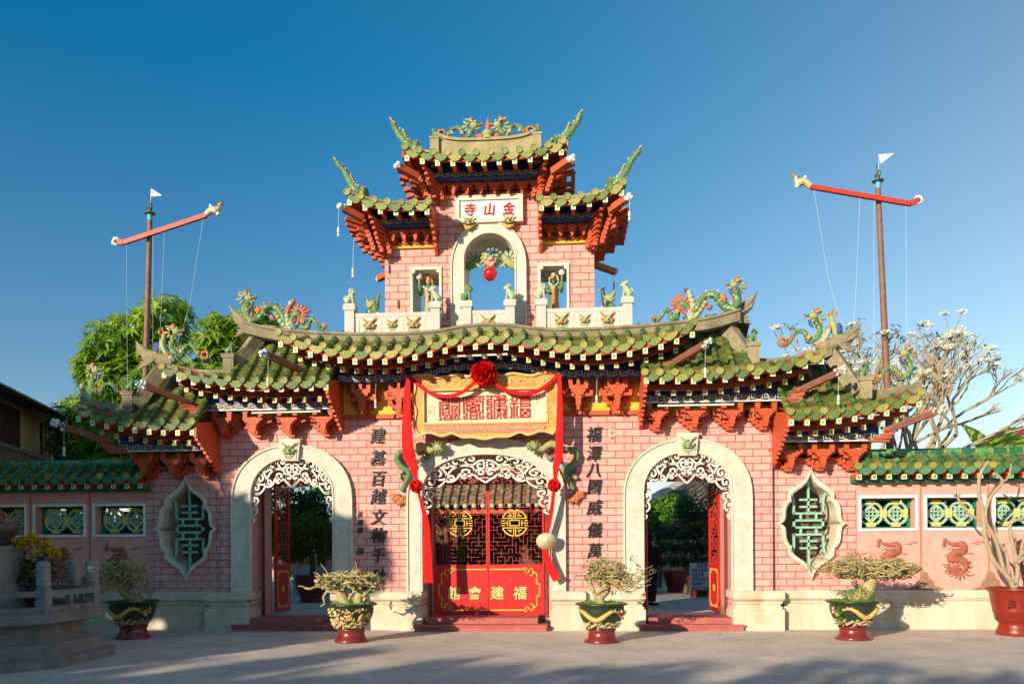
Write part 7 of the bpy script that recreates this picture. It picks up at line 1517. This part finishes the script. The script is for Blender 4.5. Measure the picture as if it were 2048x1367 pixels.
# person in black
def person(loc,label):
    t=thing('person',loc,label,'person'); L=Vector(loc)
    V=[(0,0,.95),(0,0,1.12),(0,0,1.30),(0,0,1.44),(0,0,1.52),(0,.0,1.60),(0,.0,1.68),
       (-.18,0,1.42),(-.24,-.02,1.15),(-.16,-.16,.98),(-.10,-.22,1.0),(.18,0,1.42),(.26,.02,1.16),(.27,-.02,.93),(.27,-.04,.84),
       (-.09,0,.88),(-.10,.02,.48),(-.10,.05,.09),(-.10,-.10,.04),(.09,0,.88),(.11,-.04,.48),(.12,-.02,.09),(.13,-.17,.04)]
    E=[(0,1),(1,2),(2,3),(3,4),(4,5),(5,6),(3,7),(7,8),(8,9),(9,10),(3,11),(11,12),(12,13),(13,14),(0,15),(15,16),(16,17),(17,18),(0,19),(19,20),(20,21),(21,22)]
    Rr=[(.15,.11),(.13,.10),(.16,.11),(.13,.09),(.05,.05),(.085,.10),(.08,.09),(.065,.065),(.045,.045),(.035,.035),(.03,.03),(.065,.065),(.045,.045),(.035,.035),(.03,.03),(.095,.095),(.065,.065),(.042,.045),(.035,.03),(.095,.095),(.065,.065),(.042,.045),(.035,.03)]
    me=bpy.data.meshes.new('body'); me.from_pydata(V,E,[]); o=bpy.data.objects.new('body',me); COL.objects.link(o); o.parent=t; me.materials.append(SKIN); ORG[o.name]=L
    m=o.modifiers.new('skin','SKIN'); 
    if not me.skin_vertices: 
        bpy.context.view_layer.objects.active=o
    for i,(a,b) in enumerate(Rr): me.skin_vertices[0].data[i].radius=(a,b)
    me.skin_vertices[0].data[0].use_root=True
    o.modifiers.new('sub','SUBSURF').levels=1; o.modifiers['sub'].render_levels=2
    mb=MB(); mb.X=Matrix.Translation(L)
    mb.lathe((0,0,0),[(.185,.86),(.19,.98),(.175,1.15),(.205,1.32),(.2,1.42),(.12,1.49),(.07,1.51)],16); mb.v=[(L.x+(x-L.x),L.y+(y-L.y)*.72,z) for x,y,z in mb.v]
    for s,P in ((-1,[(-.17,0,1.43),(-.25,-.02,1.15),(-.17,-.15,1.0)]),(1,[(.17,0,1.43),(.265,.02,1.16),(.275,-.02,.95)])): mb.tube(cr(P,4),[.085,.082,.08,.075,.07,.065,.06,.055,.05],9)
    mb.build('jacket',CLO,t)
    mb=MB(); mb.X=Matrix.Translation(L)
    for P in ([(-.09,0,.92),(-.10,.02,.48),(-.10,.04,.12)],[(.09,0,.92),(.11,-.04,.48),(.12,-.02,.12)]): mb.tube(cr(P,4),[.115,.115,.105,.095,.085,.078,.07,.065,.06],10)
    mb.ball((0,0,.93),.17,0,sc=(1.05,.75,.7)); mb.build('trousers',CLO,t)
    mb=MB(); mb.X=Matrix.Translation(L); mb.ball((0,.015,1.66),.105,0,n=14,m=10,sc=(.9,1.05,1.15)); mb.tube([(0,.08,1.66),(0,.10,1.5),(0,.09,1.38)],[.09,.07,.03],9); mb.build('hair',HAIR,t)
    mb=MB(); mb.X=Matrix.Translation(L); mb.ball((.2,.05,1.05),.15,0,n=12,m=8,sc=(.7,.6,1.1)); mb.tube([(.2,.04,1.18),(.1,-.05,1.38),(-.02,.0,1.48)],.014,6); mb.build('shoulder_bag',BLACK,t)
    mb=MB(); mb.X=Matrix.Translation(L)
    for x,y in ((-.10,-.03),(.13,-.10)): mb.ball((x,y,.045),.06,0,sc=(.8,2.0,.7))
    mb.build('shoe',CLO,t)
    mb=MB(); mb.X=Matrix.Translation(L); mb.ball((0,-.085,1.64),.05,0,sc=(.8,.6,1.1)); mb.ball((0,-.125,1.63),.015,0)
    for s in (-1,1): mb.ball((s*.03,-.118,1.66),.009,1); mb.ball((s*.092,0,1.64),.02,0,sc=(.4,1,1.4))
    mb.build('face',[SKIN,BLACK],t)
    return t
p=person((3.60,3.7,.2),'person in black clothes with a shoulder bag half hidden behind the right arch jamb'); p.rotation_euler=(0,0,2.2)
# unseen trees and houses added outside the frame to cast the shade
def shade_tree(loc,label,blobs,n,seed,L=.5,w=.22):
    t=thing('shade_tree',loc,label,'tree','unseen trees added for their shade'); whorl_crown('crown',LDARK,blobs,n,L,w,seed,t,k=5,shell=.1)
    x,y,z=loc; mb=MB(); mb.tube([(x,y,0),(x+.2,y,5),(x,y,max(b[0][2] for b in blobs))],[.35,.28,.12],9)
    for c,_ in blobs: mb.tube([(x+.1,y,4),lerp(Vector((x,y,5)),Vector(c),.6),c],[.16,.1,.05],6)
    mb.build('trunk',BARK2,t)
shade_tree((-21,-13,0),'unseen huge tree left of the square, crown shaped for its shadow',[((-18.0,-13,6.7),(3.2,1.8,2.3)),((-15.9,-13,6.7),(1.7,1.4,2.1)),((-22,-13,6.0),(3,2,2.6)),((-17.5,-13,3.6),(4.6,2,2.0)),((-13.9,-13,5.4),(1.3,1.2,1.5)),((-13.4,-13,3.6),(2.0,1.4,1.3)),((-12.7,-13,6.3),(.5,.6,.7)),((-11.6,-13,5.8),(.45,.5,.5)),((-11.6,-13,3.2),(1.2,1,.9))],420,91,.45,.22)
def back_shade_tree(x,label,blobs,seed,n=230): shade_tree((x,-26,0),label,blobs,n,seed,.55,.3)
back_shade_tree(-27,'unseen tree added across the square for its shade, first from the left',[((-28,-26,5.2),(2.6,1.5,2.4)),((-24.6,-26,5.3),(1.9,1.4,2.2)),((-22,-26,5.3),(1.5,1.4,2.1))],92)
back_shade_tree(-19,'unseen tree added across the square for its shade, second from the left',[((-20.2,-26,5.2),(1.4,1.2,2.2)),((-18.4,-26,5.0),(.8,1,2.0)),((-17.0,-26,5.3),(.45,.8,2.1)),((-15.7,-26,5.1),(.4,.8,1.5)),((-14.6,-26,5.4),(.3,.6,1.6))],93,150)
back_shade_tree(-12,'unseen tree added across the square for its shade, third from the left',[((-13.3,-26,5.0),(.8,1.2,1.9)),((-11.2,-26,4.8),(1.6,1.4,2.1)),((-8.8,-26,4.9),(1.5,1.4,2.1))],94)
back_shade_tree(-5,'unseen tree added across the square for its shade, fourth from the left',[((-6.6,-26,4.7),(1.3,1.4,2.0)),((-4.2,-26,4.4),(1.5,1.4,2.0)),((-1.8,-26,4.6),(1.2,1.4,1.7))],95,150)
t=thing('shade_caster_row',(-22,-31,0),'unseen row of ochre shophouses added behind the camera for its shade','house'); mb=MB(); mb.box(-42,6,-36,-28,0,5.6); mb.build('wall',YWALL,t); mb=MB(); mb.box(-42.5,6.5,-36.5,-27.6,5.6,5.9); mb.build('roof',OLDT,t)  # unseen block added to keep the near paving in shade
for i in range(12):
    mb=MB(); mb.box(-40+i*3.8,-38.6+i*3.8,-28.05,-27.97,2.5,4.4); mb.build('window',SHUT,t)
